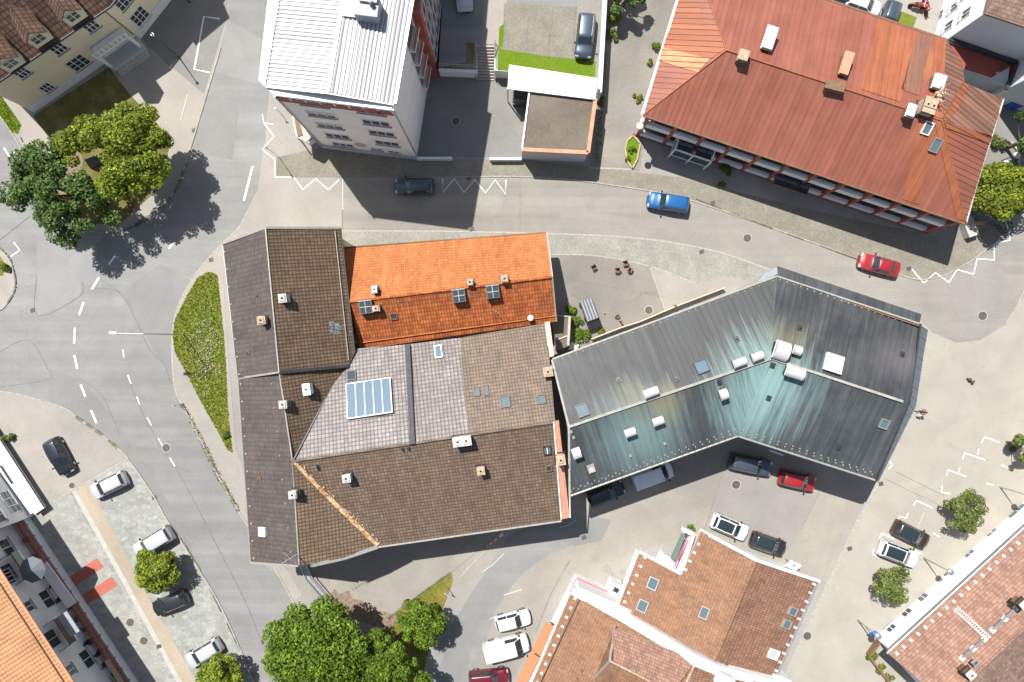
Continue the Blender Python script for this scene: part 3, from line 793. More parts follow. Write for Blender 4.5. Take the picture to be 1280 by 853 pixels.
# ================================================================== GROUND
def G(name, pts, mat, layer, **k): return sheet(name, pts, M[mat], z=.004 * layer, **k)
mb = MB(); mb.face([(-300, -300, 0), (300, -300, 0), (300, 300, 0), (-300, 300, 0)]); struct('ground', mb, M['base'])
west = [(292, -60), (284, 23), (276, 60), (255, 130), (240, 180), (232, 205), (222, 232), (205, 255), (168, 281), (142, 290), (100, 286), (62, 254), (40, 215), (33, 196), (0, 145), (-90, 40),
        (-200, 60), (-200, 560), (-60, 500), (0, 489), (26, 494), (77, 509), (95, 521), (124, 541), (152, 564), (165, 580), (191, 618), (209, 650), (235, 690), (277, 760), (318, 853), (360, 960),
        (450, 960), (400, 830), (367, 753), (342, 708), (299, 640), (273, 595), (258, 564), (232, 513), (218, 482), (214, 450), (215, 418), (222, 385), (237, 355), (256, 328), (283, 300), (300, 282), (322, 240), (330, 200), (333, 150), (342, 60), (352, -60)]
G('west_road', west, 'asphalt', 1)
east = [(360, 245), (428, 222), (560, 222), (640, 221), (700, 224), (760, 231), (850, 247), (950, 280), (1050, 316), (1135, 347), (1165, 348), (1190, 340), (1225, 318), (1262, 288), (1300, 250), (1420, 200),
        (1420, 300), (1300, 350), (1275, 375), (1255, 405), (1225, 425), (1195, 428), (1165, 415), (1150, 400), (1060, 372), (968, 337), (900, 313), (830, 299), (760, 293), (690, 291), (560, 288), (428, 288), (300, 292), (283, 300)]
G('east_road', east, 'asphalt_east', 2)
G('tower_forecourt', [(330, 180), (345, 198), (345, 222), (428, 222), (428, 288), (334, 284), (283, 300), (300, 282), (322, 240)], 'base', 4)
south = [(515, 960), (533, 853), (545, 810), (560, 790), (590, 740), (605, 718), (634, 672), (700, 640), (712, 640), (765, 650), (715, 682), (680, 697), (650, 720), (622, 758), (603, 815), (590, 853), (575, 960)]
G('south_road', south, 'asphalt', 2)
G('yard', [(712, 600), (930, 560), (1098, 590), (1068, 640), (1040, 700), (1030, 727), (945, 701), (876, 663), (800, 690), (720, 716), (700, 730), (640, 853), (590, 853), (603, 815), (622, 758), (650, 720), (680, 697), (715, 682)], 'yard', 1)
G('asphalt_patch', [(905, 585), (1022, 618), (1002, 660), (985, 690), (940, 676), (881, 661)], 'asphalt_patch', 3)
G('plaza', [(1150, 400), (1165, 416), (1195, 429), (1225, 426), (1256, 406), (1276, 376), (1300, 352), (1420, 300), (1420, 960), (990, 960), (975, 853), (1030, 740), (1095, 612), (1125, 520)], 'plaza', 2)
G('forecourt', [(380, 700), (705, 640), (634, 672), (605, 718), (565, 735), (485, 775), (450, 760), (380, 745), (330, 706)], 'yard', 2)
G('sidewalk_west', [(214, 450), (218, 482), (232, 513), (258, 564), (273, 595), (299, 640), (342, 708), (367, 753), (378, 745), (345, 690), (310, 600), (295, 560), (285, 440), (279, 345), (300, 290), (283, 298), (256, 327), (237, 354), (222, 384), (215, 417)], 'sidewalk', 5)
G('north_pavement', [(345, 197), (404, 184), (521, 199), (652, 200), (733, 208), (790, 215), (850, 222), (1000, 260), (1190, 300), (1262, 250), (1262, 288), (1225, 318), (1190, 340), (1165, 348), (1135, 347), (1050, 316), (950, 280), (850, 247), (760, 231), (700, 224), (640, 221), (428, 222), (345, 222)], 'sett_brown', 3)
G('south_pavement', [(428, 288), (560, 289), (690, 292), (760, 295), (830, 302), (900, 316), (968, 340), (940, 352), (905, 345), (870, 355), (812, 333), (745, 320), (690, 319), (560, 310), (430, 312)], 'sett', 3)
G('bend_pavement', [(812, 333), (870, 355), (905, 345), (940, 352), (900, 375), (832, 390)], 'sidewalk', 4)
G('courtyard', [(680, 318), (745, 320), (812, 333), (832, 392), (700, 450), (680, 440)], 'court', 2)
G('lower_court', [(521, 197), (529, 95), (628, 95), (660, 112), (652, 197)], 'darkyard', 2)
G('alley', [(757, -60), (744, 122), (736, 210), (800, 214), (806, 168), (838, 60), (862, -60)], 'alley', 4)
G('path', [(-60, 60), (0, 113), (42, 142), (70, 188), (60, 200), (33, 196), (28, 160), (0, 120)], 'sidewalk', 3)
G('forecourt_top', [(135, 85), (176, 48), (215, -10), (290, -60), (284, 23), (276, 60), (255, 130), (240, 180), (232, 205), (214, 160), (190, 150), (160, 118)], 'sidewalk', 2)
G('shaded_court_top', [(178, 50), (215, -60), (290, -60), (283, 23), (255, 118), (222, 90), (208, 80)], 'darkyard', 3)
G('front_lawn', [(42, 145), (136, 84), (162, 118), (192, 150), (214, 175), (200, 235), (150, 280), (105, 280), (66, 250), (62, 200), (72, 188)], 'grass_shade', 3)
G('verge_path', [(62, 200), (72, 188), (90, 172), (104, 200), (96, 240), (70, 245)], 'soil', 4)
G('street_lawn', [(-60, 50), (0, 118), (27, 156), (22, 168), (12, 164), (0, 146), (-90, 40)], 'grass_lush', 5)
vg = [(260, 340), (247, 347), (232, 373), (218, 401), (216, 420), (219, 441), (232, 464), (250, 500), (266, 528), (286, 564), (291, 566), (286, 523), (282, 446), (280, 420), (275, 370), (272, 345), (267, 341)]
G('grass_verge', vg, 'grass', 6)
tg = [(565, 715), (527, 741), (485, 773), (478, 800), (490, 850), (490, 960), (525, 960), (527, 853), (535, 815), (540, 795), (555, 757), (566, 728)]
G('grass_island', tg, 'grass_dry', 4)
G('left_car_park', [(0, 489), (26, 494), (77, 509), (95, 521), (124, 541), (152, 564), (158, 572), (55, 632), (40, 640), (-60, 520)], 'base', 3)
G('flagstone_square', [(55, 634), (156, 574), (165, 582), (191, 618), (209, 650), (235, 690), (277, 760), (318, 853), (350, 930), (170, 960), (30, 660)], 'flag', 3)
G('flagstone_walk', [(42, 642), (88, 617), (240, 900), (190, 920), (120, 780)], 'flag2', 4)
G('tan_strip', [(97, 611), (112, 602), (126, 633), (185, 745), (250, 860), (280, 930), (255, 930), (225, 853), (160, 735), (104, 633)], 'tan', 5)
mb = MB(); ribbon_mb(mb, [(88, 606), (104, 634), (160, 735), (226, 856), (250, 900)], .5, .024); struct('paving_edge_strip', mb, M['concrete'])
G('traffic_island', [(-60, 290), (0, 312), (12, 325), (18, 345), (18, 362), (10, 378), (0, 388), (-60, 400)], 'base', 4)
G('island_flowerbed', [(-20, 312), (0, 320), (8, 332), (4, 345), (-20, 345)], 'grass_dry', 5)
for nm, q in (('red_mat', [(121, 697.5), (130, 708.5), (94, 733), (84, 724)]), ('red_mat', [(140, 721), (147, 732.5), (108, 756), (99, 746)])):
    o = sheet(nm, q, M['redcarpet'], z=.028, kind=None)
    tag(o, ['upper of the two red entrance mats laid across the flagstones by the balcony house', 'lower of the two red entrance mats laid across the flagstones by the balcony house'][0 if q[0][0] == 121 else 1], 'mat', 'red entrance mats')
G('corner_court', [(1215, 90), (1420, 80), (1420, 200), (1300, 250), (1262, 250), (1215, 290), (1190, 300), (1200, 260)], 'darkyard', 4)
G('north_court', [(1020, -60), (1150, -60), (1170, 60), (1150, 70), (1050, 20)], 'sidewalk', 2)
G('north_lawn', [(1112, 8), (1126, 14), (1146, 22), (1138, 44), (1110, 34)], 'grass', 5)

for nm, q, m_, ly in (('asphalt_patch', [(46, 300), (120, 300), (128, 362), (102, 352), (100, 372), (47, 395)], 'asphalt_light', 2), ('asphalt_patch', [(62, 462), (100, 474), (140, 520), (195, 600), (240, 690), (300, 800), (270, 748), (232, 680), (188, 612), (165, 580), (150, 560), (95, 519), (60, 500)], 'asphalt_dark', 2),
                  ('asphalt_patch', [(150, 366), (172, 405), (205, 455), (216, 470), (214, 420), (224, 380), (240, 352), (200, 330)], 'asphalt_dark', 2), ('asphalt_patch', [(284, 24), (345, 60), (337, 110), (268, 90)], 'asphalt_light', 2), ('asphalt_patch', [(262, 120), (300, 128), (290, 200), (238, 190)], 'asphalt_dark', 2),
                  ('asphalt_patch', [(700, 262), (760, 268), (850, 284), (845, 292), (755, 276), (700, 272)], 'asphalt_patch', 3), ('asphalt_patch', [(1180, 350), (1240, 320), (1262, 350), (1240, 390), (1200, 400)], 'asphalt_patch', 3), ('asphalt_patch', [(560, 800), (590, 740), (606, 746), (580, 853), (545, 853)], 'asphalt_dark', 3),
                  ('asphalt_patch', [(700, 652), (764, 651), (752, 676), (718, 683)], 'asphalt_dark', 3)):
    G(nm, q, m_, ly + .5)
# tar joints and old repair seams in the paving
mb = MB()
for pts, w in [([(116, 560 - 200), (150, 366), (172, 405), (187, 437), (205, 455), (213, 480)], .06), ([(124, 348), (150, 366)], .06), ([(238, 590), (212, 575), (175, 510), (160, 470)], .05),
               ([(0, 300), (38, 270)], .06), ([(46, 345), (47, 395), (100, 370), (103, 352)], .04), ([(0, 440), (36, 425), (60, 462), (62, 474), (0, 484)], .04), ([(100, 475), (124, 490), (140, 520), (150, 545)], .05),
               ([(214, 575), (240, 622), (275, 690), (310, 760), (345, 853)], .08), ([(905, 588), (881, 661)], .07), ([(1024, 616), (1001, 662)], .06), ([(428, 222), (428, 288)], .08), ([(345, 221.5), (428, 221.5)], .06),
               ([(713, 700), (690, 740), (670, 790)], .07), ([(1120, 590), (1180, 620)], .05), ([(1105, 598), (1175, 632)], .04), ([(650, 222), (650, 290)], .04),
               ([(560, 700), (597, 668), (604, 664)], .05), ([(545, 730), (590, 695), (628, 662)], .05), ([(690, 345), (832, 372)], .04), ([(1180, 430), (1182, 432)], .03)]:
    ribbon_mb(mb, smooth_pts(pts, 4) if len(pts) > 2 else pts, w, .028)
struct('paving_joints', mb, M['joint'])
# gutters: light granite rows, flush
mb = MB()
for pts, w in [([(1098, 604), (1068, 660), (1030, 740), (1004, 795), (975, 860)], .35), ([(690, 318.5), (745, 320), (812, 333), (870, 355)], .14), ([(812, 333), (832, 390)], .14),
               ([(428, 289), (560, 289.5), (690, 292.5), (760, 295.5), (830, 302), (900, 316), (966, 339)], .18), ([(215, 420), (218, 482), (232, 513)], .2), ([(322, 240), (300, 282), (283, 300), (256, 328), (237, 355), (222, 385), (215, 418)], .15),
               ([(55, 634), (88, 615), (157, 575)], .2), ([(0, 489), (26, 494), (77, 509), (95, 521)], .14), ([(736, 210), (790, 212)], .2), ([(345, 197), (345, 221)], .1)]:
    ribbon_mb(mb, smooth_pts(pts, 4), w, .032)
struct('gutter_rows', mb, M['kerb'])
# raised kerbs
mb = MB()
for pts in [[(276, 60), (255, 130), (240, 180), (232, 205), (222, 232), (205, 255), (168, 281), (142, 290), (100, 286), (62, 254), (40, 215), (33, 196), (0, 145), (-60, 70)],
            [(232, 513), (258, 564), (273, 595), (299, 640), (342, 708), (367, 753), (390, 800)], [(0, 312), (12, 325), (18, 345), (18, 362), (10, 378), (0, 388), (-30, 400)],
            [(560, 222), (640, 221), (700, 224), (760, 231), (850, 247), (950, 280), (1050, 316), (1135, 347), (1165, 348), (1190, 340), (1225, 318), (1262, 288)],
            [(1280, 362), (1272, 380), (1256, 405)]]:
    ribbon_mb(mb, smooth_pts(pts, 5), .13, .0, .09)
for pts in [[(95, 521), (124, 541), (152, 564), (165, 580), (191, 618), (209, 650), (235, 690), (277, 760), (318, 853), (350, 930)]]:
    ribbon_mb(mb, smooth_pts(pts, 5), .15, .0, .10)
struct('kerb_stones', mb, M['kerb'])
mb = MB()
rng = random.Random(5)
for pts, w in [([(233, 205), (223, 232), (206, 256), (169, 282), (143, 291)], .28), ([(95, 521), (124, 541), (152, 564)], .3), ([(225, 672), (250, 712), (300, 812)], .14), ([(258, 562), (273, 593), (299, 638)], .2), ([(0, 310), (13, 324), (19, 345), (19, 362), (10, 379)], .18),
               ([(565, 714), (527, 741), (485, 773)], .22), ([(870, 249), (950, 280), (1090, 331)], .12), ([(26, 172), (40, 198)], .16)]:
    q = smooth_pts(pts, 8)
    for a, b in zip(q, q[1:]):
        if rng.random() < .75: ribbon_mb(mb, [a, b], w * rng.uniform(.3, 1.2), .012, .095)
tag(obj('weed_growth', mb, M['kerb_dark'], recalc=False), kind='stuff')

# painted markings
mb = MB(); W = .12
def zl(pts, w=W): ribbon_mb(mb, pts, w, .036)
for s in [((316, 208), (305, 251)), ((124, 347), (115, 362)), ((105, 378), (99, 394)), ((94, 410), (93, 430)), ((93, 444), (97, 461)), ((101, 481), (107, 496)), ((114, 513), (121, 529)),
          ((144, 320), (136, 331)), ((218, 303), (211, 311))]: zl(s, .22)
for s in [((154, 437), (155, 447)), ((160, 469), (164, 480)), ((171, 496), (175, 506)), ((184, 522), (189.5, 532)), ((198, 548), (203, 557)), ((212, 572), (219, 583))]: zl(s, .13)
zl([(17.5, 303), (25, 313), (14, 321)], .14)
zl([(328, 143), (330, 154), (342, 156)], .1); zl([(330, 154), (343, 171), (328, 187), (344, 200), (344, 221.5), (365, 221.5)], .11)
zl([(368, 222.5), (378.5, 237), (395, 224), (410.5, 237.5), (424, 225)], .12)
zl([(553.5, 224), (553.5, 241), (568, 223.5), (580, 241), (593.5, 225), (607, 241.5), (619, 225), (632, 243), (632.5, 225)], .11)
Z = [(735, 452), (793, 520), (850, 470), (915, 517), (955, 455), (1035, 477), (1052, 402), (1135, 408), (1135, 327), (1212, 312), (1205, 265), (1190, 225)]
zl([(950 + a * .2578, 220 + b * .2578) for a, b in Z], .14)
zl([(275, 24), (255, 21), (243, 87), (262, 91)], .17)
zl([(5, 185), (16, 202)], .16); zl([(14, 194), (26, 186), (24, 198), (15, 195)], .1)
for pl in [[(685, 440), (700, 413), (775, 440)], [(595, 520), (603, 490), (705, 525)], [(665, 500), (672, 470)], [(515, 600), (523, 573), (612, 605)], [(572, 588), (580, 560)], [(495, 648), (490, 680), (535, 688)],
           [(355, 745), (368, 720), (448, 757)], [(275, 820), (290, 797), (320, 808), (330, 780)], [(780, 548), (828, 568)], [(710, 637), (745, 648)], [(238, 530), (252, 548), (235, 568)]]:
    zl([(1050 + a * .2578, 440 + b * .2578) for a, b in pl], .12)
for pl in [[(385, 155), (395, 130), (455, 160)], [(430, 145), (440, 122)], [(385, 250), (350, 230), (360, 205)], [(645, 130), (675, 148)], [(555, 215), (590, 230)]]:
    zl([(1000 + a * .2578, 633 + b * .2578) for a, b in pl], .12)
struct('road_markings', mb, M['line'])
mb = MB()
for pts, w in [([(630, 744), (652, 737)], .12), ([(235, 118), (226, 150)], .12), ([(603, 805), (623, 797)], .1), ([(612, 774), (625, 768)], .1), ([(428.5, 224), (428.5, 262)], .12), ([(630, 692), (616, 706), (603, 715)], .1), ([(700, 660), (712, 656), (720, 650)], .1), ([(1155, 640), (1130, 700)], .08)]:
    ribbon_mb(mb, pts, w, .036)
struct('faded_markings', mb, M['line_faint'])

# manholes and drains
mh = [(208, 560, .42, 'manhole_cover', 'round manhole cover in a pale concrete ring on the dashed west road'), (570, 152, .40, 'manhole_cover', 'round manhole cover in the shaded court behind the tower block'),
      (934, 298, .42, 'manhole_cover', 'round manhole cover on the east road between the blue and the red car'), (1228, 395, .46, 'manhole_cover', 'round brown manhole cover at the road end near the plaza'),
      (1009, 795, .42, 'manhole_cover', 'round brown manhole cover beside the salmon tiled roof corner'), (920, 606, .44, 'manhole_cover', 'dark round manhole cover below the dark pickup like car'),
      (811, 388, .42, 'manhole_cover', 'round manhole cover in the small courtyard near the metal roof'), (163, 778, .42, 'manhole_cover', 'upper of two manhole covers on the flagstone walk'),
      (180, 801, .42, 'manhole_cover', 'lower of two manhole covers on the flagstone walk'), (90, 607, .3, 'manhole_cover', 'small manhole cover at the corner of the flagstone square'), (756, 393, .16, 'manhole_cover', 'tiny round cover beside the grey ribbed box')]
for x, y, r, nm, lb in mh:
    c = P(x, y); t = thing(nm, lb, 'manhole cover', (c.x, c.y, .02), 0, 'manhole covers'); b = MB(); b.tube((0, 0, -.01), (0, 0, .024), r, n=24); obj('lid', b, M['iron'], t, local=True)
    b = MB(); b.tube((0, 0, -.012), (0, 0, .018), r * 1.25, n=24); obj('ring', b, M['kerb'], t, local=True)
dr = [(590, 287, 'below the zigzag line on the east road'), (877, 315, 'on the setts above the metal roof'), (264, 325, 'on the pavement at the tip of the west verge'), (193, 622, 'at the kerb beside the silver hatchback'),
      (730, 672, 'square at the shadow edge in the south yard'), (1062, 686, 'in the gutter row of the plaza'), (199, 808, 'on the tan strip of the flagstones'), (1101, 605, 'beside the corner of the metal roof'), (228, 507, 'at the verge edge of the west road'),
      (1136, 336, 'behind the red saloon'), (586, 223, 'inside the zigzag line'), (243, 163, 'at the kerb above the bright tree'), (891, 254, 'at the kerb behind the blue van'), (41, 388, 'in the west junction asphalt')]
for x, y, lb in dr:
    c = P(x, y); b = MB(); b.box((c.x, c.y, .03), (.5, .42, .03), .3)
    for i in range(4): b.box((c.x - .15 + .1 * i, c.y, .047), (.03, .36, .01), .3)
    tag(obj('drain_grate', b, M['iron']), 'square iron drain grate ' + lb, 'drain', 'drain grates')

# grass blades
def notshade(x, y, r): return True
tufts('grass_blades', vg, 5200, M['blade'], .16, .016, 3)
def nearfl(x, y, r): return math.exp(-((x - 258) / 16) ** 2 - ((y - 440) / 38) ** 2) > r.random()
tufts('white_meadow_flowers', vg, 420, M['flower'], .20, .05, 4, .10, 3, nearfl)
tufts('grass_blades', tg[:10], 1200, M['blade'], .12, .016, 5)
tufts('grass_blades', [(0, 118), (27, 156), (22, 168), (12, 164), (0, 146)], 500, M['blade'], .12, .02, 6)
# ================================================================== BUILDINGS
def bld(name, label, cat, x, y): c = P(x, y); return thing(name, label, cat, (c.x, c.y, 0))
# ---- corner house (upper brown roof)
h = bld('corner_house', 'dark brown tiled house at the road bend, left of the orange roof', 'house', 385, 380)
walls(h, [(315, 322), (372, 308), (440, 306), (448, 430), (385, 450), (330, 455)], 0, 6.2, M['cream'])
pw = Plane([(278, 305, 7), (297, 473, 7), (349, 465, 10.4), (332, 285, 10.4)], M['t_west'])
pe = Plane([(425, 285, 6.6), (443.5, 440, 6.6), (436, 457, 6.9), (349, 465, 10.4), (332, 285, 10.4)], M['t_brown'])
rf = make_roof(h, [pw, pe])
ridge_cap(rf, [(332, 285, 10.4), (349, 466, 10.4)], M['gutter'], .16)
gutter(h, [(278, 305, 7), (297, 473, 7)], M['zinc']); gutter(h, [(425.5, 285, 6.6), (443.5, 440, 6.6)], M['dark_metal'])
flat_strip(rf, [(278, 305, 7), (332, 285, 10.4), (425, 285, 6.6)], .22, .08, M['gutter'], 'verge_board')
flat_strip(rf, [(419, 289, 6.95), (436, 450, 7.0)], .07, .12, M['kerb'], 'snow_rail')
flat_strip(rf, [(350, 465.5, 10.4), (436, 457.5, 6.9)], .3, .1, M['dark_metal'], 'verge_board')
flat_strip(rf, [(299, 473, 7), (349, 465.5, 10.4)], .18, .1, M['gutter'], 'verge_board')
snow_guards(rf, pw, (282, 315), (300, 468), M['kerb'], 1.7, .14)
chimney(rf, pe, 353, 373, .7, .65, 1.1); chimney(rf, pw, 326.5, 400.5, .65, .65, 1.1, 'chimney_beige')
small_vent(rf, pw, 310, 441, .3, .5, 'wood'); small_vent(rf, pw, 321, 370, .2, .2, 'wood')
b = MB()
for dx, dy, s in ((0, 0, 2), (3, 6, 1.2), (-3, -4, 1.1), (7, 2, .9), (-2, 5, .9)):
    for i in range(3):
        for j in range(3):
            b.box(pe.at(416 + dx + i * 2.2 * s * .6, 407 + dy + j * 2.6 * s * .6) + pe.n * .015, (.26 * s * .7, .26 * s * .7, .02), M_=pe.mat3())
obj('pale_tile_patch', b, M['zinc'], rf)

# ---- big brown block
h = bld('town_house_block', 'long brown tiled block with glossy grey slopes, blue rooflight and rusty valley, in the middle', 'building', 500, 560)
walls(h, [(330, 470), (385, 480), (452, 462), (466, 441), (560, 433), (670, 425), (686, 612), (500, 640), (412, 665), (404, 678), (352, 672)], 0, 5.7, M['beige_wall'])
Z0, ZR = 6.8, 10.1
p_w = Plane([(297.5, 474, 6.9), (313, 703, 6.9), (373, 706, ZR - .1), (366, 577, ZR), (349.5, 467, ZR)], M['t_west'])
p_e = Plane([(349.5, 467, ZR), (432, 459.5, 6.7), (416, 481, 7.2), (366, 577, ZR)], M['t_brown'], (0, 3))
p_t = Plane([(375, 707, ZR - .1), (388, 706.5, 9.55), (430, 697, 8.1), (472, 683, 6.8), (366, 577, ZR)], M['t_brown'], (0, 4))
p_s = Plane([(472, 683, 6.8), (702, 651, 6.8), (691, 528, ZR), (366, 577, ZR)], M['t_brown2'])
p_n1 = Plane([(366, 577, ZR), (416, 481, 7.2), (434, 459, 6.5), (446, 436, 6.3), (507, 431, 6.3), (513.5, 555, ZR)], M['t_gloss'], (0, 5))
p_n2 = Plane([(513.5, 555, ZR), (507, 431, 6.3), (575, 422.5, 6.3), (585, 544, ZR)], M['t_purple'], (0, 3))
p_n3 = Plane([(585, 544, ZR), (575, 422.5, 6.3), (683, 404, 6.3), (694, 528, ZR)], M['t_worn'], (0, 3))
rf = make_roof(h, [p_w, p_e, p_t, p_s, p_n1, p_n2, p_n3])
ridge_cap(rf, [(349.5, 467, ZR), (366, 577, ZR), (374, 706, ZR - .15)], M['gutter'], .16)
ridge_cap(rf, [(366, 577, ZR), (513.5, 555, ZR), (585, 544, ZR), (693, 528, ZR)], M['t_worn'], .26)
# rusty valley
b = MB(); A = P(366.5, 578, ZR + .05); B = P(472, 682, 6.9); n = 40; r_ = random.Random(2)
for i in range(n):
    a = A.lerp(B, i / n); c = A.lerp(B, (i + 1) / n); w = .38 + r_.uniform(-.07, .10)
    b.beam(a, c, w, .05 + r_.uniform(0, .02))
obj('valley_flashing', b, M['valley'], rf)
b = MB()
for i in range(40):
    c = A.lerp(B, r_.random()) + Vector((r_.uniform(.15, .45), r_.uniform(.1, .3), .06)); b.box(c, (r_.uniform(.06, .16), r_.uniform(.06, .16), .03), r_.uniform(0, 3))
obj('moss_clumps', b, M['chimney_beige'], rf)
flat_strip(rf, [(416, 481, 7.25), (366.5, 576, ZR)], .12, .06, M['dark_metal'], 'valley_gutter')
flat_strip(rf, [(509.5, 431, 6.45), (516, 555.5, ZR + .1)], .5, .30, M['charcoal'], 'fire_wall', .12)
gutter(h, [(297.5, 474, 6.9), (313, 703, 6.9)], M['zinc']); flat_strip(h, [(473, 684, 6.8), (702, 651.5, 6.8)], .16, .14, M['gutter'], 'gutter', -.02)
flat_strip(h, [(313, 703.5, 6.9), (373, 707.5, ZR - .3)], .2, .12, M['gutter'], 'verge_board', -.02)
flat_strip(h, [(388, 707.3, 9.55), (430, 698, 8.1), (472, 684, 6.8)], .35, .14, M['gutter'], 'verge_board', -.04)
b = MB(); q = [P(693, 527, ZR), P(698.5, 526, ZR), P(712, 647, 6.9), P(702.5, 649, 6.9)]
b.face([v + Vector((0, 0, .06)) for v in q]); b.hexa([v - Vector((0, 0, .5)) for v in q], [v + Vector((0, 0, .05)) for v in q]); obj('gable_coping', b, M['salmon_trim'], rf)
flat_strip(rf, [(692, 527, ZR), (701.5, 649, 6.9)], .12, .2, M['paint_white'], 'verge_board', .1)
flat_strip(rf, [(710.5, 560, 9.2), (712.5, 647, 6.9)], .10, .1, M['paint_white'], 'verge_board', .1)
b = MB(); q = [P(681, 403, 6.5), P(687, 402, 6.5), P(692.5, 445, 7.4), P(686, 447, 7.4)]; b.hexa([v - Vector((0, 0, 1.2)) for v in q], [v + Vector((0, 0, .1)) for v in q]); obj('gable_coping', b, M['beige_wall'], rf)
snow_guards(rf, p_w, (302, 480), (318, 698), M['kerb'], 1.7, .14); snow_guards(rf, p_w, (340, 480), (364, 690), M['kerb'], 2.2, .10)
# chimneys
chimney(rf, p_w, 353.5, 506, .62, .62, .9); chimney(rf, p_e, 383, 487, 1.0, .6, 1.0, 'white'); chimney(rf, p_w, 365.5, 619, .62, .6, .9)
chimney(rf, p_s, 433, 598.5, .65, .65, 1.0); chimney(rf, p_s, 577.5, 552, 1.6, .8, 1.1, pots=2); chimney(rf, p_s, 601, 589, .65, .65, 1.0, 'chimney_beige')
chimney(rf, p_s, 701, 575.5, .75, .85, 1.4, 'chimney_beige', label='beige chimney on the salmon gable coping'); chimney(rf, p_n3, 685, 465, .8, .8, 1.1, 'chimney_beige')
for x, y in ((503.5, 562), (511, 561), (397, 583), (398, 586)): small_vent(rf, p_s, x, y, .25, .3)
skylight(rf, p_n1, 461.5, 498, 4.3, 3.5, 'glass_blue', 'paint_white', bars=4, barsv=0, name='large_rooflight', h=.3)
b = MB(); b.beam(P(434, 525, 8.75), P(492, 521, 8.95), .35, .08); obj('rooflight_apron', b, M['charcoal'], rf)
skylight(rf, p_n2, 548, 440, .65, 1.25, 'glass_blue', 'zinc'); skylight(rf, p_n1, 439.5, 470, .8, .9, 'glass', 'dark_metal', h=.08)
for x, y, w, l in ((596, 490, .6, .95), (607.5, 488.5, .5, 1.1), (631.5, 502.5, .95, 1.2), (677, 499.5, .75, .95)): skylight(rf, p_n3, x, y, w * .9, l * .9, 'glass_pale', 'dark_metal', h=.05)
skylight(rf, p_s, 684, 563, .7, .8, 'glass_pale', 'dark_metal', bars=1, h=.06); skylight(rf, p_s, 686, 585.5, .5, .55, 'glass', 'wood', h=.06)
skylight(rf, p_w, 328, 665, .8, .8, 'm_dome', 'paint_white', h=.1, name='dome_rooflight') if 'm_dome' in M else skylight(rf, p_w, 328, 665, .8, .8, 'alu', 'paint_white', h=.1, name='dome_rooflight')
small_vent(rf, p_w, 324, 599, .35, .55, 'wood')
# tv aerial
b = MB(); c = p_w.at(370, 690); b.tube(c, c + Vector((0, 0, 3)), .03); t_ = c + Vector((0, 0, 2.6))
b.tube(t_ + Vector((-1.5, -.9, 0)), t_ + Vector((.9, .6, 0)), .02)
for i in range(7): q = t_ + Vector((-1.4, -.85, 0)) + Vector((.33, .2, 0)) * i; b.tube(q + Vector((.25, -.4, 0)), q + Vector((-.25, .4, 0)), .012, n=4)
b.tube(c + Vector((0, 0, 1.8)) + Vector((-.6, .5, 0)), c + Vector((0, 0, 1.8)) + Vector((.6, -.5, 0)), .02)
obj('tv_aerial', b, M['steel'], rf)
for s in (4, 8, 12, 16): 
    A = P(412, 665); B = P(500, 640)
for x in range(6):
    A = P(500, 640); B = P(688, 612); wall_win(h, A, B, 1.5 + x * 2.6, 4.6); wall_win(h, A, B, 1.5 + x * 2.6, 1.7)

# ---- orange roofed house
h = bld('orange_roof_house', 'low house with a bright orange tiled north slope and darker weathered south slope', 'house', 565, 365)
walls(h, [(452, 322), (668, 306), (676, 398), (460, 425)], 0, 4.0, M['beige_wall'])
a_n = Plane([(430, 310, 4.2), (683, 291.5, 4.2), (690, 346.5, 6.5), (437, 378, 6.5)], M['t_orange'])
a_s = Plane([(437, 378, 6.5), (690, 346.5, 6.5), (695, 402, 4.5), (450, 437, 4.5)], M['t_orange2'])
rf = make_roof(h, [a_n, a_s], edge=M['wood'])
mbg = MB(); q = [P(668, 306), P(676, 398)]; 
for (x0, y0, x1, y1) in ((668, 306, 676, 398),):
    A, B = P(x0, y0), P(x1, y1); m_ = P(672, 352)
    mbg.mesh([(A.x, A.y, 4), (B.x, B.y, 4), (m_.x, m_.y, 6.1), (A.x - .3, A.y, 4), (B.x - .3, B.y, 4), (m_.x - .3, m_.y, 6.1)], [(0, 1, 2), (5, 4, 3), (0, 2, 5, 3), (2, 1, 4, 5)])
obj('gable_wall', mbg, M['beige_wall'], h)
ridge_cap(rf, [(437, 378, 6.5), (690, 346.5, 6.5)], M['t_orange2'], .26)
gutter(h, [(430, 309.5, 4.2), (683, 291, 4.2)], M['wood'])
flat_strip(rf, [(683.5, 291, 4.2), (690.5, 346.5, 6.5), (695.5, 402, 4.5)], .12, .1, M['gutter'], 'verge_board')
flat_strip(rf, [(448, 429, 4.85), (694, 395, 4.85)], .1, .06, M['t_orange'], 'snow_rail')
chimney(rf, a_n, 468, 362, .45, .6, .9, 'zinc', name='flue'); chimney(rf, a_s, 470, 386, .6, .5, .9, 'chimney_beige')
chimney(rf, a_n, 587.5, 353, .5, .55, .9, 'chimney_beige', name='flue'); chimney(rf, a_n, 630.5, 348.5, .6, .6, 1., 'chimney_beige')
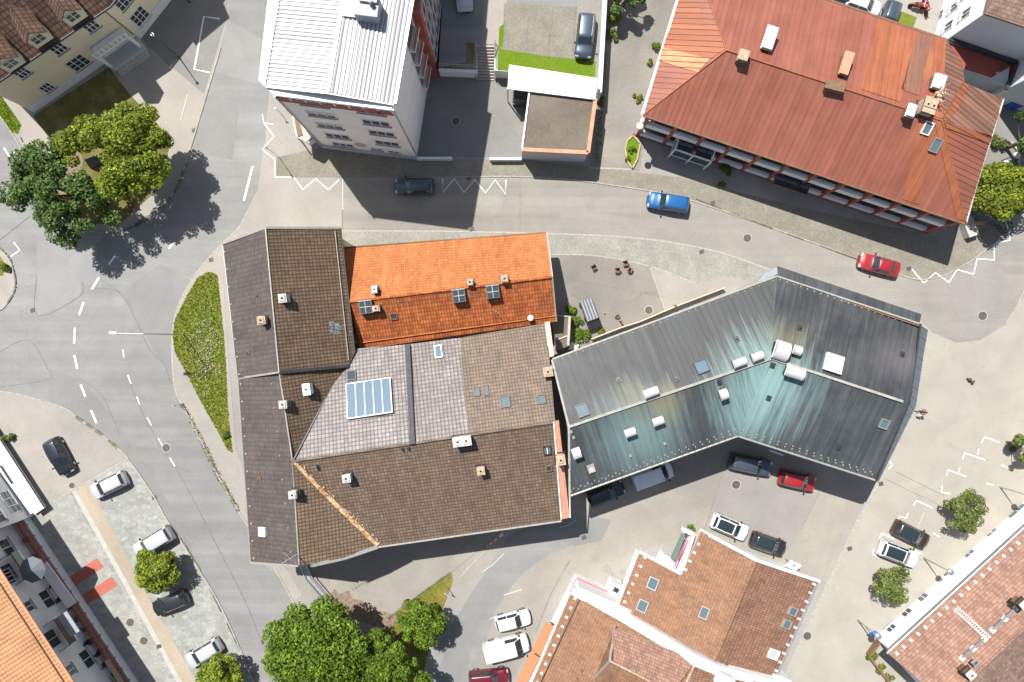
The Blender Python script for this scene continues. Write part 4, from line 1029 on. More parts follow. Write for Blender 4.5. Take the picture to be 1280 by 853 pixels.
for x, y in ((457, 384), (573.5, 370), (616, 365)):
    # small gabled dormer with a lead face
    c = a_s.at(x, y, .6); ang = math.atan2(a_s.u.y, a_s.u.x); r = Matrix.Rotation(ang, 3, 'Z'); b = MB()
    v = [c + r @ Vector(p) for p in ((-.65, -.65, -.6), (.65, -.65, -.6), (.65, .75, -.6), (-.65, .75, -.6), (-.65, -.65, .05), (.65, -.65, .05), (.65, .75, .05), (-.65, .75, .05))]
    b.hexa(v[:4], v[4:]); o = obj('dormer', b, M['dark_metal'], rf)
    g = MB(); g.box(c + Vector((0, 0, .05)), (1.02, 1.1, .08), ang); obj('pane', g, M['glass'], o)
    g = MB(); g.box(c + Vector((0, 0, .11)), (1.2, .08, .06), ang); g.box(c + Vector((0, 0, .115)), (.07, 1.25, .06), ang)
    g.box(c + r @ Vector((0, .62, .1)), (1.35, .1, .12), ang); obj('glazing_bar', g, M['kerb'], o)
skylight(rf, a_s, 492.5, 395.5, .6, .6, 'glass', 'wood', h=.05)
b = MB(); c = a_s.at(620, 390); b.tube(c, c + Vector((0, 0, 1.4)), .025); b.tube(c + Vector((-.3, .2, 1.3)), c + Vector((.3, -.2, 1.3)), .02); obj('tv_aerial', b, M['steel'], rf)
b = MB(); c = a_s.at(663, 398); b.ball(c + Vector((0, 0, .5)), .32, sz=.4); b.tube(c, c + Vector((0, 0, .6)), .03); obj('satellite_dish', b, M['paint_white'], rf)

# ---- metal roofed building
h = bld('metal_roof_building', 'angled building under a dark standing seam metal roof with turquoise patina, right of centre', 'building', 930, 480)
walls(h, [(693, 447), (925, 363), (1080, 415), (1075, 470), (1030, 568), (888, 522), (712, 585)], 0, 8.0, M['greywall'])
ze, zr = 8.4, 10.3
q1 = Plane([(690, 450, ze), (971, 346, ze), (964, 448, zr), (711, 533.5, zr)], M['m_grey_n'])
q2 = Plane([(971, 346, ze), (1150, 405.5, ze), (1146, 440, ze + .2), (1136, 503, ze + .6), (1128, 502, ze + .9), (964, 448, zr)], M['m_grey_ne'])
q3 = Plane([(711, 533.5, zr), (964, 448, zr), (922.5, 545, ze), (712, 620, ze)], M['m_grey'], (3, 2))
q4 = Plane([(964, 448, zr), (1128, 502, zr), (1136, 503, zr - .1), (1094, 600, ze), (922.5, 545, ze)], M['m_grey'], (4, 3))
rf = make_roof(h, [q1, q2, q3, q4], seam=(.62, .055, .06), edge=M['gutter'])
flat_strip(rf, [(711, 533.5, zr), (964, 448, zr)], .24, .12, M['gutter'], 'ridge_cap', .08); flat_strip(rf, [(964, 448, zr), (1128, 502, zr)], .24, .12, M['kerb'], 'ridge_cap', .08)
gutter(h, [(712, 620.5, ze), (922.5, 545.5, ze), (1094, 600.5, ze)], M['gutter'], .11)
flat_strip(rf, [(690.5, 449, ze), (971, 345.5, ze), (1150, 405, ze)], .16, .1, M['gutter'], 'eave_flashing', .0)
flat_strip(rf, [(690, 450, ze), (711, 533.5, zr), (712, 620, ze)], .2, .12, M['kerb'], 'verge_flashing', .02)
flat_strip(rf, [(1150, 405, ze), (1145, 440, ze), (1136, 503, ze + .5), (1095, 600, ze)], .16, .16, M['dark_metal'], 'verge_flashing', .1)
for pl, a, c, bk in ((q3, (714, 614), (921, 540), 0), (q4, (926, 541), (1090, 593), 0)):
    snow_guards(rf, pl, a, c, M['kerb'], .7, .09)
    a2 = (a[0], a[1] - 3.5); c2 = (c[0], c[1] - 3.5); snow_guards(rf, pl, (a2[0] + 3, a2[1]), (c2[0] - 2, c2[1]), M['kerb'], .7, .09)
snow_guards(rf, q2, (975, 350), (1144, 408), M['kerb'], .7, .09); snow_guards(rf, q1, (694, 452), (966, 351), M['kerb'], .7, .07)
# lower canopy roof along the north-east and east sides
c1 = Plane([(972, 333, 7.2), (1152, 393, 7.2), (1149, 407, 7.7), (968, 347, 7.7)], M['m_grey']); c2 = Plane([(1150, 406, 7.4), (1160, 413, 7.0), (1155, 441, 7.0), (1145, 508, 7.0), (1098, 603, 7.0), (1090, 600, 7.4), (1134, 505, 7.4), (1142, 440, 7.4)], M['m_blue'] if 'm_blue' in M else M['slate_blue'], (3, 4))
make_roof(h, [c1, c2], 'lower_roof', seam=(.9, .04, .04)); flat_strip(h, [(968, 348, 8.1), (1148, 408, 8.1)], .12, .6, M['wood'], 'wall_flashing', .0)
b = MB(); b.prism([P(945, 357), P(1095, 402), P(1090, 450), P(1060, 500)], 0, 7.0); obj('wing_wall', b, M['greywall'], h)
b = MB(); q = [P(955, 342, 8.3), P(971, 334, 8.3), P(972, 343, 8.3), P(946, 353, 8.3)]; b.hexa([v - Vector((0, 0, .25)) for v in q], [v + Vector((0, 0, .04)) for v in q]); obj('pale_corner_sheet', b, M['slate_pale'] if 'slate_pale' in M else M['zinc'], rf)
for x, y, w, l, hh, r, pl in ((814, 491, 1.5, .85, .8, 0, q1), (823, 527, 1.1, .8, .7, 0, q3), (788, 541, 1.1, .8, .7, 0, q3), (721, 567, .85, 1.1, .7, 0, q3), (925, 453.5, 1.35, .8, .8, 0, q1), (947.5, 446, 1.2, .8, .8, 0, q1),
                         (905, 493.5, .8, 1.05, .8, 0, q3), (977, 438.5, 1.5, 1.9, .9, 0, q2), (997, 438, .85, .9, .8, 0, q2), (994, 466, 1.9, 1.1, .9, 0, q4)):
    hood(rf, pl, x, y, w * .9, l * .9, hh, rot=r)
skylight(rf, q1, 728, 513, 1.0, 1.15, 'glass_pale', 'dark_metal'); skylight(rf, q1, 877, 458.5, 1.1, 1.15, 'glass_blue', 'dark_metal')
for pl, x, y in ((q1, 773, 475), (q1, 846, 474), (q1, 921, 424), (q2, 1000, 410), (q4, 961, 498), (q2, 1128, 443), (q4, 966, 457), (q3, 899, 478), (q4, 1049, 560)): small_vent(rf, pl, x, y, .42, .5, 'dark_metal')
skylight(rf, q4, 1105, 530, .75, .85, 'glass_pale', 'zinc'); skylight(rf, q3, 739, 586, .6, .7, 'alu', 'kerb' if 'kerb' in M else 'zinc', h=.1)
for x, y in ((714, 540), (717, 547), (788, 570), (831, 555)): small_vent(rf, q3, x, y, .25, .3, 'gutter', .08)
b = MB(); c = q2.at(1042, 454.5, .3); b.box(c, (1.75, 1.7, .3), M_=q2.mat3()); obj('white_roof_hatch', b, M['paint_white'], rf)
for A, B, n in ((P(888, 522), P(712, 585), 6), (P(1030, 568), P(888, 522), 5)):
    for i in range(n):
        for z in (1.8, 5.0): wall_win(h, A, B, 1.6 + i * (A - B).length / n, z, 1.2, 1.3)
b = MB(); s_ = P(970, 566, 2.6); b.box(s_, (1.4, .18, .5), -.35); obj('wall_sign', b, M['paint_white'], h)

# ---- tower block
h = bld('tower_block', 'tall white block under a white profiled metal roof, beside the zigzag line', 'building', 460, 140)
T = 15.4
A_, B_, C_, D_, E_ = (389, 168), (404, 183), (521, 198), (532, 126), (547, 40)
walls(h, [A_, B_, C_, D_, E_, (556, -30), (415, -60)], 0, T, M['white'])
b = MB(); b.prism([P(386, 168), P(403, 185.5), P(522.3, 200.5), P(523, 198), P(400, 180)], 0, .7); obj('plinth', b, M['greywall'], h)
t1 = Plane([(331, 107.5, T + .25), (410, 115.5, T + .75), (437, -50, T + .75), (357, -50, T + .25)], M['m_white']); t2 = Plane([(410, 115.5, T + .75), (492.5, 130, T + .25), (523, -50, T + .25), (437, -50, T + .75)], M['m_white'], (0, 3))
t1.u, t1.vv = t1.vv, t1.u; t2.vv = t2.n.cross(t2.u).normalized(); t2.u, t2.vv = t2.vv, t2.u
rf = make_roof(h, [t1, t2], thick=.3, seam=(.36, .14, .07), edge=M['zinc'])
flat_strip(rf, [(410, 115.5, T + .75), (437, -50, T + .75)], .28, .08, M['alu'], 'ridge_cap', .06)
flat_strip(rf, [(494, 130, T + .25), (524.5, -50, T + .25)], .25, .2, M['zinc'], 'gutter', .0); flat_strip(rf, [(331, 107.5, T + .3), (357, -50, T + .3)], .1, .1, M['zinc'], 'verge_flashing', .06)
flat_strip(rf, [(333, 109, T + .1), (410, 117, T + .55), (492.5, 131.5, T + .1)], .15, .22, M['alu'], 'verge_flashing')
b = MB(); c = P(459, 10, T + 1.6); b.box(c - Vector((0, 0, .5)), (2., 1.6, 1.5), -.12); b.box(c + Vector((.2, .5, .35)), (1.5, .5, .3), -.12); b.tube(c + Vector((.4, .2, .2)), c + Vector((.4, .2, .9)), .2); obj('air_handler', b, M['slate_pale'] if 'slate_pale' in M else M['zinc'], rf, bevel=.04)
b = MB(); c = P(441, 9, T + .9); b.box(c, (1.6, 1.7, .12), -.12); obj('roof_sheet', b, M['paint_white'], rf)
Bw, Cw = P(*B_), P(*C_)
b = MB(); t_ = (Cw - Bw).normalized(); nn = Vector((t_.y, -t_.x, 0)); L = (Cw - Bw).length
for i in range(8):
    m0 = Bw + t_ * (L * (i + .5) / 8) + nn * .04; b.box((m0.x, m0.y, T - .75), (L / 8 - .25, .06, .75), math.atan2(t_.y, t_.x))
obj('frieze_panels', b, M['brick_red'], h)
b = MB(); m0 = (Bw + Cw) / 2 + nn * .03; b.box((m0.x, m0.y, T - 1.2), (L, .1, .12), math.atan2(t_.y, t_.x)); obj('frieze_ledge', b, M['paint_red'], h)
for x, y, w_, hh in ((391, 129, 2.5, 1.15), (401.5, 143, 2.6, 1.15), (412, 157, 2.5, 1.15), (422, 170, 2.4, 1.2), (428.6, 180.8, 2.2, 1.0), (463, 139, 2.5, 1.15), (470, 153.5, 2.5, 1.15), (477, 166.5, 2.5, 1.15), (484, 179, 2.4, 1.2), (471, 186.5, 1.2, .6), (492.5, 190, 1.2, .6)):
    win_px(h, Bw, Cw, x, y, w=w_, h=hh, panes=3 if w_ > 2 else 2)
s, z = wall_hit(Bw, Cw, 450, 181); b = MB(); c = Bw + t_ * s; c.z = z; b.tube(c + nn * .0, c + nn * .08, .62, n=24); b.tube(c + nn * .08, c + nn * .10, .45, n=24, mi=1); obj('round_wall_emblem', b, [M['beige_wall'], M['concrete']], h)
Dw, Ew = P(*D_), P(*E_); b = MB(); t_ = (Ew - Dw).normalized(); nn = Vector((t_.y, -t_.x, 0))
if nn.dot(-Dw) < 0: nn = -nn
for z in (3.2, 6.2, 9.2, 12.2):
    m0 = Dw + t_ * 1.3 + nn * .3; a = math.atan2(t_.y, t_.x)
    bb = MB(); bb.box((m0.x, m0.y, z), (2.3, .6, .2), a); o = obj('balcony', bb, M['white'], h)
    r2 = MB(); m1 = Dw + t_ * 1.3 + nn * .58
    for k in range(3): r2.box((m1.x, m1.y, z + .3 + .28 * k), (2.3, .05, .16), a)
    obj('railing', r2, M['brick_red'], o)
    wall_win(h, Dw, Ew, 1.3, z + 1.3, 1.9, 1.9, panes=3, frame='paint_red', glass='glass_pale', sill=False)
for k in range(2): downpipe(h, 405, 184.5, T) if k == 0 else downpipe(h, 522.5, 197.5, T)
# entrance awning on the west corner
b = MB(); q = [P(364, 139, 3.), P(371, 137, 3.), P(392, 168, 3.), P(383, 178, 3.), P(369, 171, 3.)]; b.prism([(v.x, v.y) for v in q], 2.75, 3.0); o = obj('entrance_canopy', b, M['concrete'], h)
g = MB(); q = [P(367, 143, 3.1), P(371, 142, 3.1), P(378, 169, 3.1), P(372, 171, 3.1)]; g.prism([(v.x, v.y) for v in q], 3.0, 3.08); obj('canopy_glass', g, M['wood'], o)
b = MB()
for x, y in ((368, 147), (378, 178), (390, 176)): b.tube(P(x, y), P(x, y) + Vector((0, 0, 2.8)), .07)
obj('canopy_post', b, M['dark_metal'], o)
b = MB(); b.prism([P(378, 158), P(396, 178), P(389, 182), P(376, 172)], 0, .35); obj('entrance_step', b, M['white'], h)

# ---- red office block behind the tower
h = bld('red_office_block', 'tall red rendered block with blue glazed side behind the white roofed tower', 'building', 560, 40)
walls(h, [(534, 93), (547, 95), (554, 10), (563, -90), (550, -90), (543, -10)], 0, 14.5, M['brick_red'])
A, B = P(547, 95), P(563, -90)
for i in range(7):
    for z in (3.2, 6.2, 9.2, 12.4): wall_win(h, A, B, 1.6 + i * 2.3, z, 1.9, 2.2, panes=2, glass='glass_pale', sill=False)
b = MB(); b.prism([P(532.5, 95.5), P(548, 97.5), P(548.5, 93), P(534, 91)], 0, 1.4); obj('plinth', b, M['brick_red'], h)

# ---- raised terrace with its retaining wall and steps
TZ = 2.0
def TG(name, pts, mat, lay):   # pts = pixels of the terrace surface
    w = [P(x, y, TZ) for x, y in pts]; m_ = MB(); a = sum(w[i][0] * w[(i + 1) % len(w)][1] - w[(i + 1) % len(w)][0] * w[i][1] for i in range(len(w)))
    if a < 0: w = w[::-1]
    m_.face([(p.x, p.y, TZ + .004 * lay) for p in w]); return tag(obj(name, m_, M[mat], recalc=False), kind='structure')
b = MB(); q = [P(548, 86.5, TZ), P(596, 88.5, TZ), P(596, 55, TZ), P(619, 56, TZ), P(618, 88, TZ), P(640, 90, TZ), P(747, 108, TZ), P(762, -90, TZ), P(560, -90, TZ)]; b.prism([(v.x, v.y) for v in q], 0, TZ)
tag(obj('terrace', b, M['white'], recalc=True), kind='structure')
TG('terrace_paving', [(548, 86), (596, 87.5), (596, 55), (619, 56), (619, 87), (640, 90), (747, 107), (760, -80), (558, -80)], 'asphalt', 1)
TG('terrace_walk', [(601, 54), (627, 57), (634, 0), (638, -60), (612, -60)], 'sidewalk', 2)
TG('parking_pavers', [(630, 4), (722, 9), (716, 73), (628, 63)], 'sett_brown', 3)
TG('parking_lane', [(722, 0), (752, 0), (745, 78), (716, 73)], 'court', 2)
TG('terrace_lawn', [(623, 58), (628, 62), (680, 70), (745, 77), (744, 97), (690, 92), (622, 88)], 'grass_lush', 4)
TG('terrace_lawn', [(624, 34), (630, 30), (632, 8), (630, 40), (628, 60), (623, 58)], 'grass_lush', 5)
TG('small_lawn', [(548, 84), (583, 78), (583, 54), (592, 54), (592, 86), (548, 86)], 'grass_shade', 3)
b = MB()
for x0, y0, x1, y1 in ((663, 10, 656, 62), (691, 12, 685, 66), (720, 8, 716, 70)):
    A = P(x0, y0, TZ); B = P(x1, y1, TZ); d = (B - A).normalized(); n_ = Vector((-d.y, d.x, 0)) * .08
    b.face([(v.x, v.y, TZ + .018) for v in (A - n_, B - n_, B + n_, A + n_)])
tag(obj('paver_rows', b, M['joint'], recalc=False), kind='structure')
h = bld('flight_of_steps', 'flight of pale concrete steps between white walls, beside the terrace lawn', 'steps', 607, 80)
A = P(607.5, 56, TZ); B = P(606.5, 101, 0); n = 12
for i in range(n):
    f = i / n; c = A.lerp(B, (i + .5) / n); st = MB(); zt = TZ - TZ * (i + .5) / n; st.box((c.x, c.y, zt / 2), (1.95, (A - B).xy.length / n * 1.02, zt)); obj('step', st, M['concrete'], h)
    ng = MB(); ng.box((c.x, c.y - (A - B).xy.length / n * .42, zt + .004), (1.93, .06, .02)); obj('nosing', ng, M['wood'], h.children[-1])
for x in (595.5, 619):
    st = MB(); p0 = P(x, 54, TZ); p1 = P(x, 99, .2); st.tube(p0 + Vector((0, 0, .9)), p1 + Vector((0, 0, .9)), .035)
    for k in range(6): q = p0.lerp(p1, k / 5); st.tube(q, q + Vector((0, 0, .9)), .025)
    st.beam(p0 + Vector((0, 0, -.0)), p1 + Vector((0, 0, .2)), .2, .3); obj('handrail', st, M['zinc'], h)
b = MB(); A = P(549, 88, TZ); B = P(595, 90, TZ); b.beam(A + Vector((0, 0, .08)), B + Vector((0, 0, .08)), .3, .16)
tag(obj('retaining_wall', b, M['white']), 'white coping of the retaining wall left of the steps', 'wall')
b = MB()
for i in range(9): q = A.lerp(B, i / 8); b.tube(q + Vector((0, .3, 0)), q + Vector((0, .3, .95)), .025)
b.tube(A + Vector((0, .3, .95)), B + Vector((0, .3, .95)), .03); b.tube(A + Vector((0, .3, .5)), B + Vector((0, .3, .5)), .02)
tag(obj('terrace_railing', b, M['zinc']), 'thin grey railing above the white retaining wall', 'railing')
b = MB(); b.prism([P(757.5, -80, TZ), P(762.5, -80, TZ), P(750, 122, 1.2), P(745, 122, 1.2)], 0, TZ + .7)
tag(obj('boundary_wall', b, M['white']), 'long white boundary wall between terrace parking and old alley', 'wall')
# ---- garage
h = bld('garage', 'flat roofed garage with orange edge trim, its gravel roof below the white canopy', 'garage', 700, 165)
k = 3.7
q = [P(662, 112, k), P(744, 124, k), P(735, 191.5, k), P(652.5, 187.5, k)]; Q = [(v.x, v.y) for v in q]
b = MB(); b.prism(Q, 0, k - .15); obj('wall', b, M['greywall'], h)
b = MB(); b.face([(v[0], v[1], k + .01) for v in reversed(Q)]) ; b.prism(Q, k - .15, k); obj('roof', b, M['flat_roof'], h)
b = MB()
for a, c in ((1, 2), (2, 3)): b.beam(Vector((*Q[a], k + .1)), Vector((*Q[c], k + .1)), .38, .26)
obj('roof_edge', b, M['salmon_trim'], h)
b = MB(); b.beam(Vector((*Q[3], k + .08)), Vector((*Q[0], k + .08)), .16, .2); obj('roof_edge', b, M['zinc'], h)
A = P(657, 203); B = P(731, 209)
b = MB(); b.box(((Q[2][0] + Q[3][0]) / 2, Q[2][1] - .04, 1.3), (5.5, .1, 2.3), -.05)
h2 = bld('carport', 'white flat canopy roof standing between the terrace lawn and the gravel roof', 'carport', 690, 108)
k = 4.1; q = [P(636.5, 81, k), P(747, 98, k), P(744, 124.5, k), P(634.5, 111, k)]
b = MB(); b.hexa([v - Vector((0, 0, .22)) for v in q], q); obj('roof', b, M['m_sheet'], h2)
for i, v in enumerate(q):
    c = v * .995; b = MB(); b.tube((v.x * .99, v.y * .995 - (.2 if i < 2 else -.2), 0), (v.x * .99, v.y * .995 - (.2 if i < 2 else -.2), k - .2), .07); obj('post', b, M['zinc'], h2)
t = bld('bin_store', 'dark glazed bin store under the left end of the white canopy', 'bin store', 652, 125)
b = MB(); b.prism([P(640, 108), P(664, 112), P(661, 136), P(641, 133)], 0, 2.3); obj('body', b, M['dark_metal'], t); 
b = MB(); [b.tube(P(640 + 0.4 * i, 110 + 4 * i, 0), P(640 + .4 * i, 110 + 4 * i, 2.3), .04) for i in range(6)]; obj('post', b, M['paint_white'], t)
for (x0, x1, y), lb in (((521, 565, 197.5), 'white low barrier wall in the tower shadow beside the pavement'), ((612, 652, 198.5), 'white sunlit low barrier wall left of the garage')):
    b = MB(); b.beam(P(x0, y, .8) - Vector((0, 0, .4)), P(x1, y, .8) - Vector((0, 0, .4)), .22, .8)
    tag(obj('low_wall', b, M['paint_white']), lb, 'wall')

# ---- red metal roofed building
h = bld('red_roof_building', 'wide building with a rusty red metal hipped roof and a colonnade facing the street', 'building', 1010, 150)
e, rz = 6.5, 9.6
r_s = Plane([(804, 144, e), (1208, 280, e), (1177, 151, rz), (908, 63, rz)], M['m_red'])
r_n = Plane([(908, 63, rz), (1177, 151, rz), (1183, 50, e), (866, -57, e)], M['m_red'])
r_n2 = Plane([(1177, 151, rz), (1206, 103, 7.2), (1203, 80, 6.7), (1197, 71, 6.6), (1183, 50, e)], M['m_red_brown'], (4, 0))
r_w = Plane([(804, 144, e), (908, 63, rz), (866, -57, e)], M['m_red'], (0, 2))
r_e = Plane([(1208, 280, e), (1223, 225, e), (1240, 170, e + .3), (1177, 151, rz)], M['m_red'], (0, 1))
r_e2 = Plane([(1240, 170, e + .3), (1255, 124, e), (1204, 103, 7.4), (1177, 151, rz)], M['m_red_brown'], (0, 1))
rf = make_roof(h, [r_s, r_n, r_n2, r_w, r_e, r_e2], seam=(.55, .04, .045), edge=M['wood'])
def band(pl, pts, mat, nm='painted_panels', off=.05, seam=.55):
    w = [pl.at(x, y) + pl.n * off for x, y in pts]; m_ = MB(); m_.face(w, 0, [pl.uvof(p) for p in w])
    us = [pl.uvof(p)[0] for p in w]
    pp = Plane.__new__(Plane); pp.w = w; pp.u = pl.u; pp.vv = pl.vv; pp.n = pl.n; pp.c = w[0]; pp.mat = mat
    u = math.ceil(min(us) / seam) * seam
    while u < max(us):
        r = pp.scan(u)
        for a, c in zip(r[::2], r[1::2]): m_.beam(pp.pt(u, a) + pl.n * .03, pp.pt(u, c) + pl.n * .03, .05, .05, 1)
        u += seam
    return obj(nm, m_, [mat, M['m_orange']], rf, recalc=False)
band(r_n, [(1097, 24), (1146, 42), (1125, 128), (1076, 112)], M['m_orange']); band(r_n, [(1170, 47), (1182, 50), (1177, 149), (1158, 143)], M['m_orange'])
band(r_n, [(1147, 42), (1165, 48), (1148, 120), (1126, 112)], M['m_red_brown'])
band(r_w, [(838, 35), (852, -12), (900, 38), (906, 62), (888, 74), (826, 63)], M['m_orange']); band(r_w, [(826, 64), (829, 60), (888, 74), (872, 91), (823, 76)], M['m_rust'], off=.06)
band(r_s, [(1150, 148), (1166, 152), (1150, 256), (1128, 249)], M['m_orange']); band(r_s, [(1168, 152), (1176, 152), (1204, 262), (1206, 276), (1196, 274)], M['m_orange'])
band(r_e2, [(1178, 150), (1205, 104), (1210, 106), (1196, 138), (1183, 152)], M['m_orange']); band(r_e, [(1180, 152), (1240, 171), (1236, 180), (1182, 160)], M['m_orange'], off=.08)
ridge_cap(rf, [(908, 63, rz), (1177, 151, rz)], M['m_orange'], .16); ridge_cap(rf, [(804, 144, e), (908, 63, rz), (866, -57, e)], M['m_orange'], .13); ridge_cap(rf, [(1208, 280, e), (1177, 151, rz), (1236, 172, e + .3)], M['m_orange'], .13)
gutter(h, [(804, 145, e), (1208, 281, e)], M['wood'], .1); gutter(h, [(1208, 280, e), (1223, 225, e), (1255, 124, e)], M['gutter'], .1)
flat_strip(rf, [(804, 144, e), (866, -57, e)], .5, .2, M['paint_white'], 'white_verge', -.1); flat_strip(rf, [(1183, 50, e), (866, -57, e)], .2, .15, M['wood'], 'eave_flashing', 0)
for pl, x, y, w, d, hh, m_ in ((r_n, 963, 47, .9, 2.1, 1.0, 'alu'), (r_n, 1059, 79, .7, 2.1, 1.0, 'salmon_trim'), (r_n, 1175, 102, .95, 1.3, 1.0, 'alu'), (r_n, 930, 69, .8, .9, .7, 'chimney_beige'), (r_s, 1140, 138, .6, 1.1, .9, 'alu')):
    ang = math.atan2(pl.u.y, pl.u.x); c = pl.at(x, y, hh); b = MB(); b.box(c - Vector((0, 0, hh / 2 + .25)), (w, d, hh + .4), ang, 1); b.box(c, (w + .12, d + .1, .14), ang, 0); b.box(c - Vector((0, 0, .2)), (w + .2, d + .2, .06), ang, 0)
    obj('roof_vent_hood', b, [M[m_], M['wood']], rf, bevel=.03)
chimney(rf, r_n, 1163, 132, 1.1, 1.4, 1.2, 'chimney_beige', pots=2)
b = MB(); rr = random.Random(3)
for i in range(9):
    c = r_n.at(1166 + rr.uniform(-7, 9), 124 + rr.uniform(-7, 10)); b.tube(c, c + Vector((rr.uniform(-.4, .4), rr.uniform(-.3, .6), rr.uniform(.8, 1.7))), .05)
    b.box(c + Vector((0, 0, rr.uniform(.4, 1.2))), (rr.uniform(.2, .6), rr.uniform(.2, .5), .3), rr.uniform(0, 3))
obj('aerial_cluster', b, M['chimney_beige'], rf)
b = MB(); A = P(1032, 104, rz + .5); B = P(1056, 110, rz + .5); b.beam(A, B, .9, .12); b.beam(A - Vector((0, .4, .3)), B - Vector((0, .4, .3)), .1, .6); obj('roof_catwalk', b, M['wood'], rf)
skylight(rf, r_s, 1159, 160.5, .75, 1.1, 'glass_pale', 'paint_white'); skylight(rf, r_s, 1169.5, 182, .75, 1.2, 'glass_pale', 'zinc')
# street front
A = P(791, 168.5); B = P(1158, 292.5); t_ = (B - A).normalized(); nn = Vector((t_.y, -t_.x, 0)); a = math.atan2(t_.y, t_.x); L = (B - A).length; inn = -nn if nn.dot(-A) > 0 else nn; out = -inn
b = MB(); b.prism([A + inn * 1.4 + t_ * .4, B + inn * 1.4 - t_ * .3, P(1168, 255), P(1186, 200), P(1198, 153), P(1153, 134), P(1146, 104), P(1131, 86), P(850, -20)], 0, e - .4); obj('wall', b, M['greywall'], h)
Aw, Bw = A + inn * 1.4, B + inn * 1.4
nb = 11
for i in range(nb + 1):
    b = MB(); p = A + t_ * (.5 + (L - 1.) * i / nb) + inn * .25; b.box((p.x, p.y, 3.1), (.34, .5, 6.2), a); obj('column', b, M['brick_red'], h)
    if i < nb:
        s = .5 + (L - 1.) * (i + .5) / nb
        wall_win(h, Aw, Bw, s, 5.0, 2.3, 1.5, panes=3, sill=False); wall_win(h, Aw, Bw, s, 1.9, 2.3, 1.7, panes=3, glass='glass_pale' if i % 3 else 'glass', sill=False)
        p = A + t_ * s + inn * .2; w_ = (L - 1.) / nb - .4
        b = MB(); b.box((p.x, p.y, 3.75), (w_, .42, .85), a); o = obj('balcony_parapet', b, M['white'], h)
        b = MB(); b.box((p.x, p.y, .7), (w_, .34, .8), a); obj('ground_parapet', b, M['white_cool'], h)
        if i in (0, 2, 4, 6, 8, 9):
            g = MB()
            for k in range(4): g.box((p.x + t_.x * (k - 1.5) * .7 - nn.x * .55 * (1 if inn.dot(nn) < 0 else -1), p.y + t_.y * (k - 1.5) * .7 + inn.y * .6, 4.0), (.5, .3, .3), a)
            obj('planter', g, M['grass'] if i % 4 else M['wood'], o)
b = MB(); b.beam(A + inn * .8 + Vector((0, 0, 3.25)), B + inn * .8 + Vector((0, 0, 3.25)), 1.3, .18); obj('balcony_floor', b, M['concrete'], h)
b = MB(); b.beam(A + inn * .25 + Vector((0, 0, 4.22)), B + inn * .25 + Vector((0, 0, 4.22)), .2, .05); obj('parapet_rail', b, M['paint_white'], h)
b = MB(); b.beam(A + inn * .05 + Vector((0, 0, .25)), B + inn * .05 + Vector((0, 0, .25)), .2, .12); obj('ground_rail', b, M['paint_red'], h)
# glazed porch
c = P(861, 193); b = MB(); porch = []
for sx in (-2, 0, 2):
    for sy in (0, 1):
        p = c + t_ * sx + out * (sy * 1.6 - .6); porch.append(p); b.box((p.x, p.y, 1.5), (.16, .16, 3.), a)
for z in (1.1, 3.0):
    b.beam(porch[1] + Vector((0, 0, z)), porch[5] + Vector((0, 0, z)), .14, .16); b.beam(porch[0] + Vector((0, 0, z)), porch[1] + Vector((0, 0, z)), .14, .15); b.beam(porch[4] + Vector((0, 0, z)), porch[5] + Vector((0, 0, z)), .14, .15); b.beam(porch[0] + Vector((0, 0, z)), porch[4] + Vector((0, 0, z)), .14, .16)
o = obj('glazed_porch', b, M['paint_white'], h)
for k in range(2):
    g = MB(); p = (porch[0] + porch[3]) / 2 + t_ * (2 * k); g.box((p.x, p.y, 3.0), (1.7, 1.3, .05), a); obj('pane', g, M['glass'], o)
    g = MB(); p = porch[1] + t_ * (1 + 2 * k); g.box((p.x, p.y, 2.0), (1.75, .05, 1.6), a); obj('pane', g, M['glass'], o)
c = P(977, 236); b = MB(); b.box((c.x, c.y, 2.7), (3.7, 1.5, .08), a); o = obj('shop_canopy', b, M['glass'], h); b = MB()
for s1, s2 in (((-1.85, -.75), (1.85, -.75)), ((1.85, -.75), (1.85, .75)), ((-1.85, -.75), (-1.85, .75))):
    b.beam(c + t_ * s1[0] + nn * -s1[1] + Vector((0, 0, 2.75)), c + t_ * s2[0] + nn * -s2[1] + Vector((0, 0, 2.75)), .12, .12)
obj('canopy_frame', b, M['wood'], o)
b = MB(); c = P(800, 158, 5.2); b.ball(c, .38, sz=.6); b.tube(c, c + Vector((.5, .3, 0)), .05); obj('satellite_dish', b, M['paint_white'], h)

# ---- white corner building, top right, with annex
h = bld('white_corner_building', 'tall white building with a brown red roof behind the rusty red roof', 'building', 1220, 60)
fp = [(1163, 64), (1246, 92.5), (1234, 124), (1300, 148), (1345, 20), (1190, -40)]
walls(h, fp, 0, 9.2, M['white_cool'])
r1 = Plane([(1231, 17.5, 9.4), (1420, 80, 9.4), (1420, -60, 12), (1262, -40, 11.2)], M['t_dkpink']); make_roof(h, [r1], edge=M['wood'])
r1 = Plane([(1231, 17.5, 9.4), (1262, -40, 11.2), (1250, -60, 9.4)], M['t_dkpink'], (0, 2)); make_roof(h, [r1], edge=M['wood'])
A = P(1163, 64); B = P(1190, -40)
for x, y in ((1193, 9), (1207.5, 17), (1185.5, 33), (1174, 20), (1205, -5)): win_px(h, A, B, x, y, w=.9, h=1.5)
b = MB(); b.prism([P(1160, 68), P(1250, 98), P(1238, 118), P(1150, 90)], 0, 3.0, mtop=1); b.box(P(1250, 92, 3.2), (.8, .3, .1)); obj('annex', b, [M['greywall'], M['paint_red']], h)
b = MB(); b.beam(P(1187, 49, 3.4), P(1271, 78.5, 3.4), .35, .2); b.beam(P(1271, 78.5, 3.4), P(1258, 112, 3.4), .35, .2); obj('annex_gutter', b, M['dark_metal'], h)
